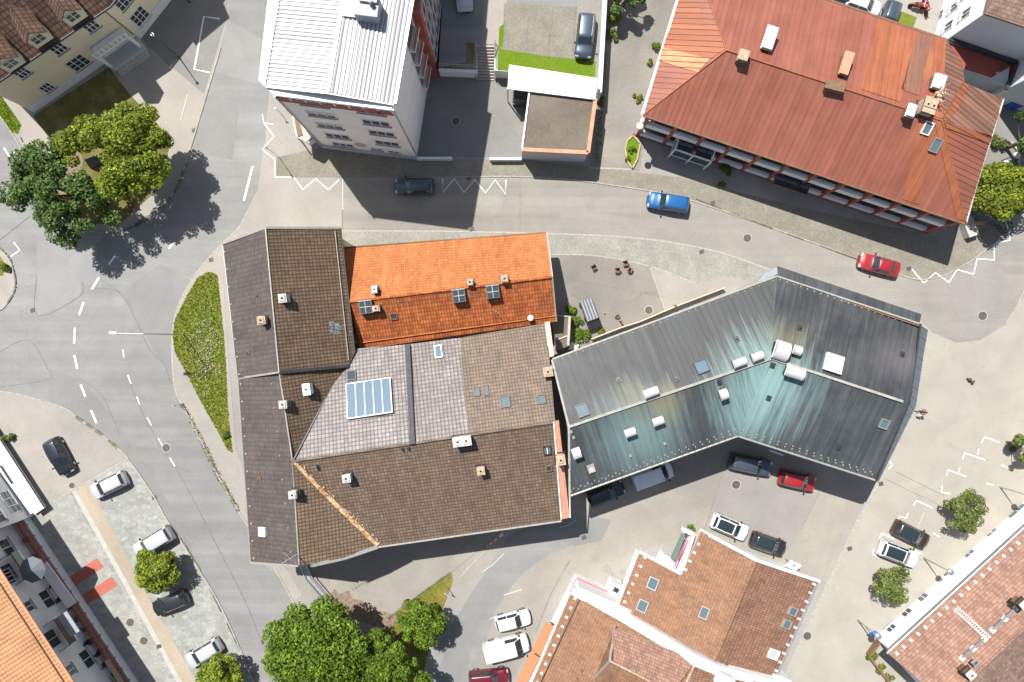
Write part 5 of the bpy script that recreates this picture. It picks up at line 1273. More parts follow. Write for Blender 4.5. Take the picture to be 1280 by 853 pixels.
b = MB(); v = [P(1238, 98, 3.2), P(1262, 84, 3.6), P(1259, 108, 3.2), P(1244, 104, 3.1)]; b.face(v); b.hexa([p - Vector((0, 0, .1)) for p in v], v); obj('annex_rooflight', b, M['white_cool'], h)

# ---- cream house, top left
h = bld('cream_house', 'long cream house with gabled dormers in a brown tiled roof, top left corner', 'house', 90, 60)
A, B, C = P(42, 140), P(175, 48), P(255, -53)
b = MB(); b.prism([A, B, C, P(60, -160), P(-60, 30)], 0, 6.9); obj('wall', b, M['cream'], h)
b = MB()
for s, e_ in ((A, B), (B, C)):
    t_ = (e_ - s).normalized(); nn = Vector((t_.y, -t_.x, 0)); nn = nn if nn.dot(-s) > 0 else -nn; b.beam(s + nn * .05 + Vector((0, 0, .6)), e_ + nn * .05 + Vector((0, 0, .6)), .12, 1.2)
obj('plinth', b, M['white_cool'], h)
c_s = Plane([(-26, 118, 6.9), (137, 8, 6.9), (80, -78, 11.5), (-95, 40, 11.5)], M['t_house'])
c_e = Plane([(137, 8, 6.9), (222, -100, 6.9), (150, -140, 11), (80, -78, 11.5)], M['t_house'])
rf = make_roof(h, [c_s, c_e], edge=M['wood'], thick=.3)
gutter(h, [(-26, 119, 6.9), (138, 8.5, 6.9), (222, -100, 6.9)], M['dark_metal'], .11)
t_ = (B - A).normalized()
for x, y, w_, hh, rows in ((27, 90.5, 1.2, 1.5, 2), (73, 60.5, 1.3, 1.5, 2), (113.5, 32.5, 1.3, 1.5, 2), (97.5, 78.5, 1.9, 2.0, 3), (58.5, 109.5, 1.1, 1.4, 2)): win_px(h, A, B, x, y, w=w_, h=hh, panes=3, rows=rows)
for x, y in ((174.5, 20.5), (153, 0)): win_px(h, B, C, x, y, w=1.8, h=2., panes=3, rows=3)
for i in range(5): win_px(h, A, B, 123 + i * 5.9, 63.5 - i * 4.1, w=.62, h=2.3, panes=1, rows=3, sill=False)
for x, y in ((33, 31), (77, 3), (-2, 62)):
    c = c_s.at(x, y, 1.0); ang = math.atan2(c_s.u.y, c_s.u.x); r = Matrix.Rotation(ang, 3, 'Z'); dn = Vector((0, -1, 0)); 
    if (r @ dn).dot(-c) < 0: r = Matrix.Rotation(ang + math.pi, 3, 'Z')
    pts = [(-.95, -1.3, -1.6), (.95, -1.3, -1.6), (.95, -1.3, .1), (0, -1.3, .95), (-.95, -1.3, .1)]; v = [c + r @ Vector(p) for p in pts]; v2 = [p + r @ Vector((0, 4.2, 0)) for p in v]
    b = MB(); b.mesh(v + v2, [(0, 1, 2, 3, 4), (9, 8, 7, 6, 5), (1, 6, 7, 2), (0, 4, 9, 5)]); o = obj('dormer', b, M['cream'], rf)
    b = MB()
    for s in (-1, 1):
        q = [c + r @ Vector(p) for p in ((s * 1.15, -1.55, -.08), (0, -1.55, 1.0), (0, 2.9, 1.0), (s * 1.15, 2.9, -.08))]
        pl = Plane.__new__(Plane); pl.w = q; pl.u = (r @ Vector((0, 1, 0))); nm = (q[1] - q[0]).cross(q[2] - q[1]).normalized(); nm = nm if nm.z > 0 else -nm; pl.n = nm; pl.vv = nm.cross(pl.u); pl.c = q[0]; pl.mat = M['t_house']
        b.face(q, 0, [pl.uvof(p) for p in q]); b.face([p - Vector((0, 0, .12)) for p in reversed(q)])
        for i in range(4): b.face([q[i], q[(i + 1) % 4], q[(i + 1) % 4] - Vector((0, 0, .12)), q[i] - Vector((0, 0, .12))])
    obj('dormer_roof', b, M['t_house'], o, recalc=False)
    fA = c + r @ Vector((-.95, -1.31, 0)); fB = c + r @ Vector((.95, -1.31, 0)); wall_win(o, Vector((fA.x, fA.y, 0)), Vector((fB.x, fB.y, 0)), .95, c.z - .55, 1.2, 1.1, panes=2, rows=2, sill=False, name='dormer_window')
# porch with balcony and steps
c = P(150, 68); t_ = (B - A).normalized(); nn = Vector((t_.y, -t_.x, 0)); nn = nn if nn.dot(-A) > 0 else -nn; a = math.atan2(t_.y, t_.x); c = A + t_ * ((P(152, 60) - A).dot(t_))
b = MB(); p = c + nn * .7; b.box((p.x, p.y, 3.1), (3.8, 1.2, .2), a); o = obj('porch_balcony', b, M['white'], h)
for i in range(8):
    g = MB(); p = c + nn * 1.38 + t_ * (-1.95 + 3.9 * i / 7); g.box((p.x, p.y, 3.65), (.12, .08, .9), a); obj('baluster', g, M['paint_white'], o)
g = MB(); p = c + nn * 1.38; g.box((p.x, p.y, 4.12), (4.2, .14, .1), a); obj('handrail', g, M['paint_white'], o)
for s in (-1.9, 1.9): g = MB(); p = c + nn * 1.2 + t_ * s; g.box((p.x, p.y, 1.5), (.3, .3, 3.), a); obj('column', g, M['paint_white'], o)
b = MB(); p = c + nn * .85 + t_ * .2; b.box((p.x, p.y, .4), (4.0, 1.7, .8), a); o = obj('porch_landing', b, M['greywall'], h)
for i in range(2): g = MB(); p = c + nn * (1.85 + .3 * i) + t_ * .2; g.box((p.x, p.y, .25 - .1 * i), (3.8, .3, .5 - .2 * i), a); obj('step', g, M['concrete'], o)
downpipe(h, 174, 49, 6.9, 'wood')
# tall wing whose gable throws the long shadow
b = MB(); b.prism([P(196, -12), P(238, -47), P(220, -90), P(170, -50)], 0, 12); obj('wing_wall', b, M['cream'], h)

# ---- left: white house and balcony house
h = bld('white_house', 'white flat sided house with a pale low ledge beside the left car park', 'house', 10, 620)
A, B = P(42, 645), P(-70, 480)
b = MB(); b.prism([A, B, P(-200, 540), P(-90, 700)], 0, 7.5); obj('wall', b, M['white_cool'], h)
win_px(h, A, B, 12, 628, w=2.6, h=1.2, panes=3); win_px(h, A, B, -6, 640, w=2.6, h=1.2, panes=3)
b = MB(); q = [P(56, 634.5, .9), P(43, 643.5, .9), P(0, 582, .9), P(-60, 500, .9), P(-40, 490, .9), P(0, 548, .9)]; b.prism([(v.x, v.y) for v in q], .7, .9); o = obj('terrace_ledge', b, M['paint_white'], h)
b = MB(); b.beam(P(0, 582, 1.1), P(15, 605, 1.1), .12, .12); b.beam(P(55.5, 634.5, .95), P(0, 549, .95), .08, .12); obj('ledge_edge', b, M['dark_metal'], o)
b = MB(); b.prism([P(54, 633), P(44, 641), P(-50, 510), P(-42, 502)], 0, .7); obj('ledge_wall', b, M['white'], h)
h = bld('balcony_house', 'white house with orange profiled roof, terrace railing and balconies, bottom left corner', 'house', 90, 780)
d = Vector((.55, -.835, 0)); d.normalize(); nrm = Vector((.835, .55, 0)).normalized()
base = P(155, 853); A = base - d * 22; B = base + d * 12
b = MB(); b.prism([A, B, B - nrm * 14, A - nrm * 14], 0, 9.2); obj('wall', b, M['white_cool'], h)
l1 = Plane([(-60, 623.5, 9.0), (130, 915, 9.0), (-20, 990, 11.4), (-210, 700, 11.4)], M['m_orange_corr']); rf = make_roof(h, [l1], edge=M['salmon_trim'])
flat_strip(rf, [(-60, 637, 9.1), (120, 913, 9.1)], .1, .1, M['wood'], 'snow_rail', .1); gutter(h, [(-60, 622, 9), (131, 914, 9)], M['salmon_trim'], .1)
for x, y, w_, hh in ((58, 749, 1.9, 1.3), (108, 824, 1.9, 1.3), (8, 685, 1.9, 1.4), (36, 758, 1.1, .9), (88, 838, 1.1, .9), (9, 722, 1.6, 1.4)): win_px(h, A, B, x, y, w=w_, h=hh, panes=2)
# terrace platform
b = MB(); q = [A + nrm * 0, B, B + nrm * 1.35, A + nrm * 1.35]; b.prism(q, 0, 1.0, mtop=1); o = obj('terrace_platform', b, [M['white_cool'], M['concrete']], h)
b = MB()
for off, z in ((1.42, 1.9), (1.42, 1.5), (1.0, 1.7)): b.beam(A + nrm * off + Vector((0, 0, z)), B + nrm * off + Vector((0, 0, z)), .1, .1)
for i in range(24): p = A.lerp(B, (i + .5) / 24) + nrm * 1.42; b.beam(p + Vector((0, 0, .9)), p + Vector((0, 0, 1.9)), .08, .08)
obj('terrace_railing', b, M['paint_red'], h)
b = MB(); b.beam(base - d * 3.2 + nrm * 1.2 + Vector((0, 0, 1.95)), B + nrm * 1.2 + Vector((0, 0, 1.95)), .5, .06); obj('counter_board', b, M['chimney_beige'], h)
p0 = P(53, 706, 2.7); p1 = P(90, 757, 2.7); b = MB(); b.beam(p0, p1, 1.1, .1); obj('awning', b, M['white_cool'], h)
rr = random.Random(9)
for i in range(12):
    p = A.lerp(B, rr.random()) + nrm * rr.uniform(.3, 1.0); b = MB(); b.box(p + Vector((0, 0, 1.25)), (.6, .35, .4), rr.uniform(0, 3)); obj('flower_box', b, M['paint_red' if i % 3 else 'chimney_beige'], h, bevel=.04)
seat = None
for i in range(14):
    p = A.lerp(B, (i + 5.5) / 24) + nrm * (.35 + .3 * (i % 2))
    if seat is None:
        seat = thing('terrace_chair', 'dark chair behind the railing of the narrow house terrace', 'chair', (p.x, p.y, 1.0), 0., 'terrace chairs'); kids = []
        b = MB(); b.box((0, 0, .45), (.5, .5, .06)); kids.append(obj('seat', b, M['dark_metal'], seat, local=True)); b = MB(); b.box((0, .24, .75), (.5, .06, .55)); kids.append(obj('backrest', b, M['dark_metal'], seat, local=True))
        for sx in (-.2, .2):
            for sy in (-.2, .2): b = MB(); b.tube((sx, sy, 0), (sx, sy, .45), .025, n=6); kids.append(obj('leg', b, M['dark_metal'], seat, local=True))
    else:
        r_ = seat.copy(); COL.objects.link(r_); r_.location = (p.x, p.y, 1.0); r_.rotation_euler = (0, 0, i * 1.3)
        for k_ in kids: c_ = k_.copy(); COL.objects.link(c_); c_.parent = r_
for x, y, col in ((27, 706, 'glass_green'), (80, 789, 'dark_metal')):
    s, z = wall_hit(A, B, x, y); z = 4.4; c = A + (B - A).normalized() * wall_hit(A, B, x, y)[0]; t_ = (B - A).normalized(); a = math.atan2(t_.y, t_.x)
    pos_ = P(x, y, z); s2 = (pos_ - A).dot(t_); c = A + t_ * s2 + nrm * .7
    b = MB(); b.box((c.x, c.y, 4.0), (3.0, 1.4, .16), a); o = obj('balcony', b, M['white'], h)
    g = MB(); p = c + nrm * .68; g.box((p.x, p.y, 4.55), (3.0, .08, .9), a); obj('balcony_screen', g, M[col], o)
    g = MB(); p = c + nrm * .68; g.box((p.x, p.y, 5.05), (3.1, .12, .08), a)
    for sg in (-1, 1): p = c + t_ * 1.5 * sg; g.box((p.x, p.y, 5.05), (.08, 1.4, .08), a)
    obj('balcony_rail', g, M['wood'], o)
    wall_win(o, A, B, s2, 5.0, 1.8, 1.7, panes=2, sill=False, name='balcony_door')
c = P(37, 714, 5.9); t = thing('parasol', 'grey parasol open over the upper balcony of the balcony house', 'parasol', c - Vector((0, 0, 2.0)))
b = MB(); n = 8; rim = [(math.cos(6.283 * i / n) * 1.35, math.sin(6.283 * i / n) * 1.35, 1.6) for i in range(n)]; b.mesh(rim + [(0, 0, 2.1)] + [(p[0] * .98, p[1] * .98, 1.56) for p in rim], [(i, (i + 1) % n, 8) for i in range(n)] + [((i + 1) % n, i, 9 + i, 9 + (i + 1) % n) for i in range(n)]); obj('cover', b, M['slate_blue'], t, local=True)
b = MB(); b.tube((0, 0, 0), (0, 0, 2.1), .03); obj('pole', b, M['paint_white'], t, local=True)
c = P(86, 780, 5.5); b = MB(); b.box(c, (2.4, 1.1, .08), math.atan2(-.835, .55)); b.tube(c + Vector((-.3, -.2, -1.4)), c, .03)
tag(obj('sunshade', b, M['slate_pale'] if 'slate_pale' in M else M['zinc']), 'grey rectangular sunshade over the lower balcony of the balcony house', 'sunshade')

# ---- bottom centre: two salmon roofed houses
h = bld('salmon_roof_house', 'salmon tiled gable house with notched north side, right of the awning house', 'house', 890, 750)
ke = 4.3
b = MB(); b.prism([P(795, 686), P(848, 710), P(860, 664), P(935, 690), P(992, 710), P(950, 818), P(775, 738)], 0, ke - .2); obj('wall', b, M['white'], h)
s_w = Plane([(799, 690.5, ke), (852, 718.5, 4.9), (876, 663.5, 4.75), (945, 701.5, 6.4), (893.5, 826, 6.4), (772.5, 758, ke)], M['t_salmon'], (0, 5))
s_e = Plane([(945, 701.5, 6.4), (1023.5, 727.5, ke), (972, 847, ke), (893.5, 826, 6.4)], M['t_salmon_dark'], (1, 2))
rf = make_roof(h, [s_w, s_e], edge=M['paint_white'])
ridge_cap(rf, [(945, 701.5, 6.4), (893.5, 826, 6.4)], M['t_salmon'], .24)
flat_strip(rf, [(799, 689.5, ke), (852, 717.5, 4.9)], .3, .3, M['paint_white'], 'verge_board', .0); flat_strip(rf, [(875, 662.5, 4.75), (945, 700, 6.4), (1024, 726.5, ke)], .3, .3, M['paint_white'], 'verge_board', .0)
flat_strip(rf, [(1021, 730, ke), (970, 846, ke)], .3, .1, M['zinc'], 'gutter', .05); flat_strip(rf, [(797, 690.5, ke), (771, 757, ke)], .35, .2, M['paint_white'], 'gutter', -.1)
flat_strip(rf, [(852, 718.5, 4.9), (876, 663.5, 4.75)], .12, .12, M['wood'], 'gutter', .0)
snow_guards(rf, s_w, (806, 697), (781, 752), M['paint_white'], .95, .2); snow_guards(rf, s_w, (873, 680), (857, 712), M['paint_white'], .85, .2); snow_guards(rf, s_e, (1017, 730), (970, 838), M['paint_white'], .9, .2)
skylight(rf, s_w, 816, 729.5, 1.1, .9, 'glass_pale', 'zinc', h=.15); skylight(rf, s_w, 803, 757.5, 1.1, .9, 'glass_pale', 'zinc', h=.15); skylight(rf, s_w, 880, 766, 1.1, .75, 'glass_pale', 'gutter', h=.12)
skylight(rf, s_e, 991, 764.5, .8, .9, 'glass_pale', 'gutter', h=.15); skylight(rf, s_e, 983.5, 780.5, .8, .9, 'glass_pale', 'gutter', h=.15); skylight(rf, s_e, 967, 818, .9, 1.1, 'alu', 'paint_white', h=.15)
for x, y in ((950, 724), (955, 727), (930, 787), (902, 827), (908, 830)): small_vent(rf, s_e if x > 920 else s_e, x, y, .28, .35, 'wood')
# glass balcony in the notch
b = MB(); b.prism([P(853, 661), P(862, 665), P(842, 712), P(835, 708)], 2.6, 2.8); o = obj('balcony', b, M['white'], h)
g = MB(); q = [P(852, 667, 3.), P(857, 669, 3.), P(844, 704, 3.), P(838, 698, 3.)]; g.hexa([v - Vector((0, 0, .1)) for v in q], q); obj('balcony_awning', g, M['glass_green'], o)
g = MB(); g.beam(P(853, 661, 3.6), P(866, 667, 3.6), .4, .9); g.beam(P(866, 668, 3.6), P(851, 712, 3.6), .25, .9); obj('balcony_parapet', g, M['paint_white'], o)
g = MB(); g.beam(P(859, 672, 4.1), P(843, 709, 4.1), .12, .08); obj('balcony_trim', g, M['pink'], o)
g = MB(); g.box(P(833, 701, 1.2), (1.6, 1.4, 2.2), -.45); obj('bay_box', g, M['white_cool'], h)
h = bld('awning_house', 'salmon tiled house with orange street awning and white north wall with magenta stripe', 'house', 760, 810)
kb = 4.6
A = P(719, 716); B = P(950, 818)
b = MB(); b.prism([P(719, 716), P(770, 738.5), P(968, 826), P(960, 960), P(650, 960), P(652, 850)], 0, kb - .1); obj('wall', b, M['white'], h)
u_w = Plane([(713.5, 741, kb), (868, 831, 7.8), (830, 960, 7.8), (619, 960, kb)], M['t_salmon'], (0, 3)); u_e = Plane([(868, 831, 7.8), (905, 848, 7.2), (975, 855, 5.6), (940, 960, 5.6), (830, 960, 7.8)], M['t_salmon_dark'], (0, 4))
rf = make_roof(h, [u_w, u_e], edge=M['paint_white'])
# white wall strip stepping up above the neighbour's roof
b = MB(); v = [P(716, 736, kb - .1), P(773, 760, kb + .3), P(873, 821, 7.0), P(905, 835, 6.9), P(978, 853, 5.4)]; w2 = [P(713.5, 741, kb), P(776, 775, 5.7), P(868, 831, 7.8), P(905, 846, 7.2), P(976, 862, 5.6)]
for i in range(4): b.face([v[i], v[i + 1], w2[i + 1], w2[i]]); b.face([v[i], v[i + 1], Vector((v[i + 1].x, v[i + 1].y, 2)), Vector((v[i].x, v[i].y, 2))])
obj('gable_wall', b, M['white'], h)
flat_strip(rf, [(713.5, 741, kb), (776, 774.5, 5.75), (868, 831, 7.8), (905, 846, 7.3)], .22, .12, M['paint_white'], 'verge_board', .06)
b = MB(); t_ = (P(770, 738.5) - A).normalized(); nn = Vector((t_.y, -t_.x, 0)); nn = nn if nn.dot(-A) > 0 else -nn
b.beam(A + nn * .05 + Vector((0, 0, 1.9)), P(770, 738.5) + nn * .05 + Vector((0, 0, 1.9)), .06, .14); A2 = P(719, 716); B2 = P(700, 756); b.beam(A2 + Vector((-.06, 0, 1.9)), B2 + Vector((-.06, 0, 1.9)), .06, .14); obj('wall_stripe', b, M['pink'], h)
g = MB(); c = P(768, 733, 1.2); g.box(c, (1.3, 1.2, 2.2), math.atan2(t_.y, t_.x)); g.box(c + Vector((0, 0, 1.13)), (.6, .5, .04), math.atan2(t_.y, t_.x), 1); obj('service_box', g, [M['white_cool'], M['glass']], h)
snow_guards(rf, u_w, (719, 748), (672, 853), M['paint_white'], .95, .2)
flat_strip(rf, [(713, 741, kb), (619, 958, kb)], .3, .2, M['paint_white'], 'gutter', -.1); flat_strip(rf, [(724, 750, kb + .4), (676, 853, kb + .4)], .06, .06, M['dark_metal'], 'snow_rail', .03)
# cross gable
x1 = Plane([(767, 787, 6.2), (745, 847, 6.2), (700, 960, 6.2), (800, 960, 8.2), (850, 862, 8.2), (762, 825, 8.2)], M['t_pink'], (0, 1))
g1 = Plane([(768, 785, 6.4), (846, 816, 7.9), (866, 832, 8.1), (840, 866, 8.5), (762, 826, 8.6)], M['t_pink'], (0, 1)); g2 = Plane([(762, 826, 8.6), (840, 866, 8.5), (800, 940, 6.9), (742, 848, 6.3)], M['t_salmon'], (0, 1))
make_roof(h, [g1, g2], 'cross_gable_roof', edge=M['gutter'], thick=.15)
b = MB(); a1, a2, a3 = P(768, 785, 6.3), P(762, 826, 8.5), P(742, 848, 6.2); off = Vector((.25, .1, 0)); b.face([a1 + off, a2 + off, a3 + off]); lo = [Vector((p.x, p.y, 5)) + off for p in (a1, a3)]; b.face([a1 + off, a3 + off, lo[1], lo[0]]); obj('cross_gable_wall', b, M['t_salmon_dark'], h)
flat_strip(h, [(768, 785, 6.4), (762, 826, 8.6), (742, 848, 6.3)], .2, .1, M['gutter'], 'verge_board', .05); ridge_cap(h, [(762, 826, 8.6), (840, 866, 8.5)], M['chimney_beige'], .2)
ridge_cap(rf, [(868, 831, 7.8), (850, 870, 7.85)], M['chimney_beige'], .2)
for x, y in ((727, 839), (721, 849), (818, 806)): small_vent(rf, u_w, x, y, .28, .3, 'wood')
b = MB(); c = P(905, 850, 7.8); b.box(c, (1.5, 1.2, 1.2), -.4); obj('roof_box', b, M['white'], rf)
b = MB()
for q in ([(682.5, 777.5), (693.5, 784.5), (675, 821), (664, 815)], [(663.5, 816), (674.5, 822), (655, 862), (641, 862)]):
    v = [P(*q[0], 2.7), P(*q[1], 3.3), P(*q[2], 3.3), P(*q[3], 2.7)]; b.hexa([p - Vector((0, 0, .1)) for p in v], v)
obj('street_awning', b, M['awning_orange'], h); b = MB(); b.beam(P(688, 778, 3.35), P(695, 783, 3.4), .15, .1); b.beam(P(668, 817, 3.3), P(676, 822.5, 3.45), .12, .1); obj('awning_bracket', b, M['dark_metal'], h)

# ---- bottom right white house
h = bld('terracotta_roof_house', 'long white house with pinkish clay tiled roof and ladder, bottom right corner', 'house', 1230, 780)
A = P(1094, 797); B = P(1330, 583); t_ = (B - A).normalized(); nn = Vector((t_.y, -t_.x, 0)); nn = nn if nn.dot(-A) > 0 else -nn
b = MB(); b.prism([A, B, B - nn * 13, A - nn * 13], 0, 4.6); obj('wall', b, M['white'], h)
v1 = Plane([(1110, 817.5, 4.7), (1345, 603, 4.7), (1400, 674, 7.8), (1182, 877, 7.8)], M['t_pink']); v2 = Plane([(1182, 877, 7.8), (1400, 674, 7.8), (1460, 760, 5.5), (1250, 965, 5.5)], M['t_dkpink'])
rf = make_roof(h, [v1, v2], edge=M['gutter'])
gutter(h, [(1109, 817, 4.7), (1344, 602, 4.7)], M['zinc'], .12); ridge_cap(rf, [(1182, 877, 7.8), (1400, 674, 7.8)], M['t_pink'], .25)
snow_guards(rf, v1, (1121, 817), (1290, 663), M['paint_white'], .95, .22)
for a, c in (((1202, 823), (1230, 799)), ((1240, 788), (1270, 760))):
    b = MB(); b.beam(v1.at(*a) + v1.n * .25, v1.at(*c) + v1.n * .25, .3, .12); o = obj('roof_walkway', b, M['zinc'], rf)
    for f in (0, .5, 1): b = MB(); p = v1.at(*a).lerp(v1.at(*c), f); b.box(p + v1.n * .15, (.45, .45, .25), M_=v1.mat3()); obj('walkway_bracket', b, M['paint_white'], o)
b = MB(); a0 = v1.at(1194, 760); a1 = v1.at(1236, 799); sd = (a1 - a0).normalized().cross(v1.n) * .22
b.beam(a0 - sd + v1.n * .1, a1 - sd + v1.n * .1, .07, .07); b.beam(a0 + sd + v1.n * .1, a1 + sd + v1.n * .1, .07, .07)
for i in range(16): p = a0.lerp(a1, (i + .5) / 16) + v1.n * .1; b.beam(p - sd, p + sd, .06, .05)
obj('roof_ladder', b, M['paint_white'], rf)
chimney(rf, v2, 1214, 844, .7, .7, .7, body='wood'); skylight(rf, v2, 1219, 829, .5, .5, 'glass', 'gutter'); chimney(rf, v2, 1281, 757, .7, .7, .6, body='wood')
for x, y, w_, hh, m_ in ((1114, 785.5, 1.0, .9, 'glass'), (1133.5, 766, 1.1, .9, 'glass'), (1154, 747, 1.1, .9, 'glass_pale'), (1184, 715.5, 1.2, .9, 'glass_pale'), (1211, 692, 1.2, .9, 'glass_pale'), (1238, 665.5, 1.3, .9, 'glass_pale'), (1268, 638, 2.2, 1.4, 'glass_green')): win_px(h, A, B, x, y, w=w_, h=hh, panes=2, glass=m_)
t = bld('corner_garden_wall', 'low brown garden wall with planting at the corner of the bottom right house', 'garden wall', 1095, 820)
b = MB(); ring = [(1096, 799), (1083, 817), (1086, 822), (1100, 840), (1118, 862)]
for a, c in zip(ring, ring[1:]): b.beam(P(*a) + Vector((0, 0, .4)), P(*c) + Vector((0, 0, .4)), .22, .8)
obj('wall', b, M['wood'], t)
# ================================================================== VEHICLES
pt = {k: paint('car_paint_' + k, *v) for k, v in {
 'silver': ((.47, .50, .52), .15), 'white': ((.70, .70, .70), 0), 'black': ((.022, .024, .028), .2), 'dark': ((.018, .024, .034), .3), 'slate': ((.06, .085, .115), .4), 'blue': ((.012, .10, .30), .2),
 'red': ((.30, .016, .020), .1), 'dkred': ((.13, .008, .02), .2), 'brownblack': ((.045, .032, .03), .3), 'teal': ((.03, .06, .075), .3), 'paleblue': ((.66, .70, .74), .05)}.items()}
CARS = [
 ('suv', 'slate blue estate car parked nose down on the terrace beside the boundary wall', 732, 43, 96, 4.7, 1.85, 1.65, 'slate', dict(base=2.0, rails=True)),
 ('hatch', 'silver car at the top edge on the shaded terrace', 579, -14, 85, 4.3, 1.8, 1.5, 'silver', dict(base=2.0)),
 ('hatch', 'black car in the tower shadow left of the zigzag line', 517.5, 232, 180, 4.3, 1.75, 1.45, 'teal', {}),
 ('suv', 'bright blue small van driving on the east road above the setts', 836.5, 252, 189, 4.5, 1.78, 1.75, 'blue', {}),
 ('sedan', 'bright red saloon on the east road below the colonnade', 1101.5, 331, 195, 4.5, 1.75, 1.42, 'red', {}),
 ('hatch', 'black hatchback parked alone in the left car park', 70.5, 572, 62, 4.3, 1.8, 1.5, 'dark', {}),
 ('hatch', 'silver hatchback at the top of the flagstone square', 132.5, 608, 154, 4.2, 1.75, 1.5, 'silver', {}),
 ('suv', 'silver people carrier directly above the round street tree on the flagstones', 188.5, 680, 149, 4.5, 1.85, 1.65, 'silver', {}),
 ('hatch', 'black compact car below the round street tree on the flagstones', 210, 756, 157, 4.0, 1.72, 1.5, 'black', {}),
 ('hatch', 'silver small car lowest on the flagstone square beside the bottom tree', 252, 819, 149, 4.2, 1.75, 1.5, 'silver', {}),
 ('hatch', 'dark blue car half under the metal roof eave, left of the shaded white van', 758, 618, -23, 4.2, 1.75, 1.5, 'dark', {}),
 ('van', 'white panel van in shade under the metal roof eave', 817, 596, -20, 4.6, 1.85, 1.9, 'paleblue', {}),
 ('suv', 'dark blue estate car at the inner angle of the metal roof', 940, 582, 12, 4.7, 1.8, 1.6, 'slate', {}),
 ('hatch', 'red hatchback parked in the metal roof shadow', 999, 602, 13, 4.1, 1.75, 1.5, 'red', {}),
 ('hatch', 'white car with black glass roof beside the salmon roof', 914, 660.5, 23, 4.2, 1.78, 1.5, 'white', dict(glassroof=True)),
 ('hatch', 'black car with red tail lamp right of the white glass roofed car', 962.5, 682, 19, 4.0, 1.78, 1.5, 'black', dict(glassroof=True)),
 ('hatch', 'dark brown car in the upper plaza parking bay', 1142, 670, 27, 4.2, 1.78, 1.45, 'brownblack', dict(glassroof=True)),
 ('suv', 'white car with dark roof in the lower plaza parking bay', 1126, 694.5, 21, 4.3, 1.8, 1.55, 'white', dict(glassroof=True, rails=True)),
 ('hatch', 'white small hatchback above the white van beside the orange awning', 641, 778, -14, 3.9, 1.7, 1.5, 'white', {}),
 ('van', 'white delivery van between the white hatchback and the dark red car', 633, 813, -14, 4.9, 1.95, 2.0, 'white', {}),
 ('suv', 'dark red car cut by the bottom edge below the white van', 611, 851, -6, 4.4, 1.8, 1.65, 'dkred', dict(rails=True)),
 ('hatch', 'blue car mostly hidden behind the top edge of the red roof', 1052, -6, 110, 4.1, 1.75, 1.45, 'blue', {}),
 ('hatch', 'white car behind the red roof at the top edge', 1081, 4, 20, 4.1, 1.75, 1.45, 'white', {}),
 ('hatch', 'dark slate car beside the small lawn behind the red roof', 1114, 21, 110, 3.9, 1.75, 1.45, 'slate', {}),
]
for kind, lb, x, y, ang, L, W_, H_, p, kw in CARS:
    car(kind, lb, x, y, .012 if 'base' not in kw else .02, ang, L, W_, H_, pt[p], 'van' if kind == 'van' else 'car', group='parked and passing cars', **kw)

# ---- scooters / red machine at top right
def two_wheeler(name, label, x, y, ang, mat, cat='motorcycle', group=None, s=1.):
    c = P(x, y); t = thing(name, label, cat, (c.x, c.y, .02), -R(ang), group)
    b = MB(); b.ball((0, 0, .72), .28, sz=.7); b.ball((.35, 0, .78), .22); b.box((-.4, 0, .75), (.5, .26, .22)); b.box((0, 0, .4), (.7, .25, .35)); obj('body', b, mat, t, local=True, bevel=.04)
    for xx in (-.65, .65): b = MB(); b.tube((xx, -.06, .31), (xx, .06, .31), .31, n=18); obj('wheel', b, M['black'], t, local=True)
    b = MB(); b.tube((.45, -.36, 1.0), (.45, .36, 1.0), .025); b.tube((.65, 0, .31), (.42, 0, 1.0), .03); obj('handlebar', b, M['steel'], t, local=True)
    b = MB(); b.box((-.15, 0, .84), (.55, .26, .1)); obj('saddle', b, M['black'], t, local=True, bevel=.03); return t
two_wheeler('parked_motorcycle', 'left of the two red motorcycles beside the small lawn behind the red roof', 1144, 10, 10, pt['red'], group='red motorcycles')
two_wheeler('parked_motorcycle', 'right of the two red motorcycles beside the small lawn behind the red roof', 1154, 12, 80, pt['red'], group='red motorcycles')
def bicycle(label, x, y, ang, group='bicycles'):
    c = P(x, y); t = thing('bicycle', label, 'bicycle', (c.x, c.y, .02), -R(ang), group)
    for xx in (-.52, .52):
        b = MB(); pts = [(xx + .33 * math.cos(6.283 * i / 18), 0, .34 + .33 * math.sin(6.283 * i / 18)) for i in range(19)]; b.path(pts, .022, 5); obj('wheel', b, M['black'], t, local=True)
    b = MB(); F = {'bb': (-.05, 0, .3), 'st': (-.18, 0, .82), 'hd': (.38, 0, .85), 'r': (-.52, 0, .34), 'f': (.52, 0, .34)}
    for a, c2 in (('bb', 'st'), ('bb', 'hd'), ('st', 'hd'), ('bb', 'r'), ('st', 'r'), ('hd', 'f')): b.tube(F[a], F[c2], .022, n=6)
    obj('frame', b, M['dark_metal'], t, local=True)
    b = MB(); b.tube((.36, -.28, .98), (.36, .28, .98), .018); b.tube((.38, 0, .85), (.36, 0, .98), .018); obj('handlebar', b, M['steel'], t, local=True)
    b = MB(); b.box((-.2, 0, .9), (.26, .14, .06)); obj('saddle', b, M['black'], t, local=True, bevel=.02)
bicycle('leftmost bicycle of the three beside the yellow-green tree near the zigzag end', 1243, 285, 40); bicycle('middle bicycle of the three beside the yellow-green tree near the zigzag end', 1250, 290, 50); bicycle('rightmost bicycle of the three beside the yellow-green tree near the zigzag end', 1258, 283, 60)
bicycle('left bicycle leaning by the terrace of the balcony house in shade', 72, 703, 60, 'bicycles by the balcony house'); bicycle('right bicycle by the terrace of the balcony house in shade', 78, 712, 50, 'bicycles by the balcony house')

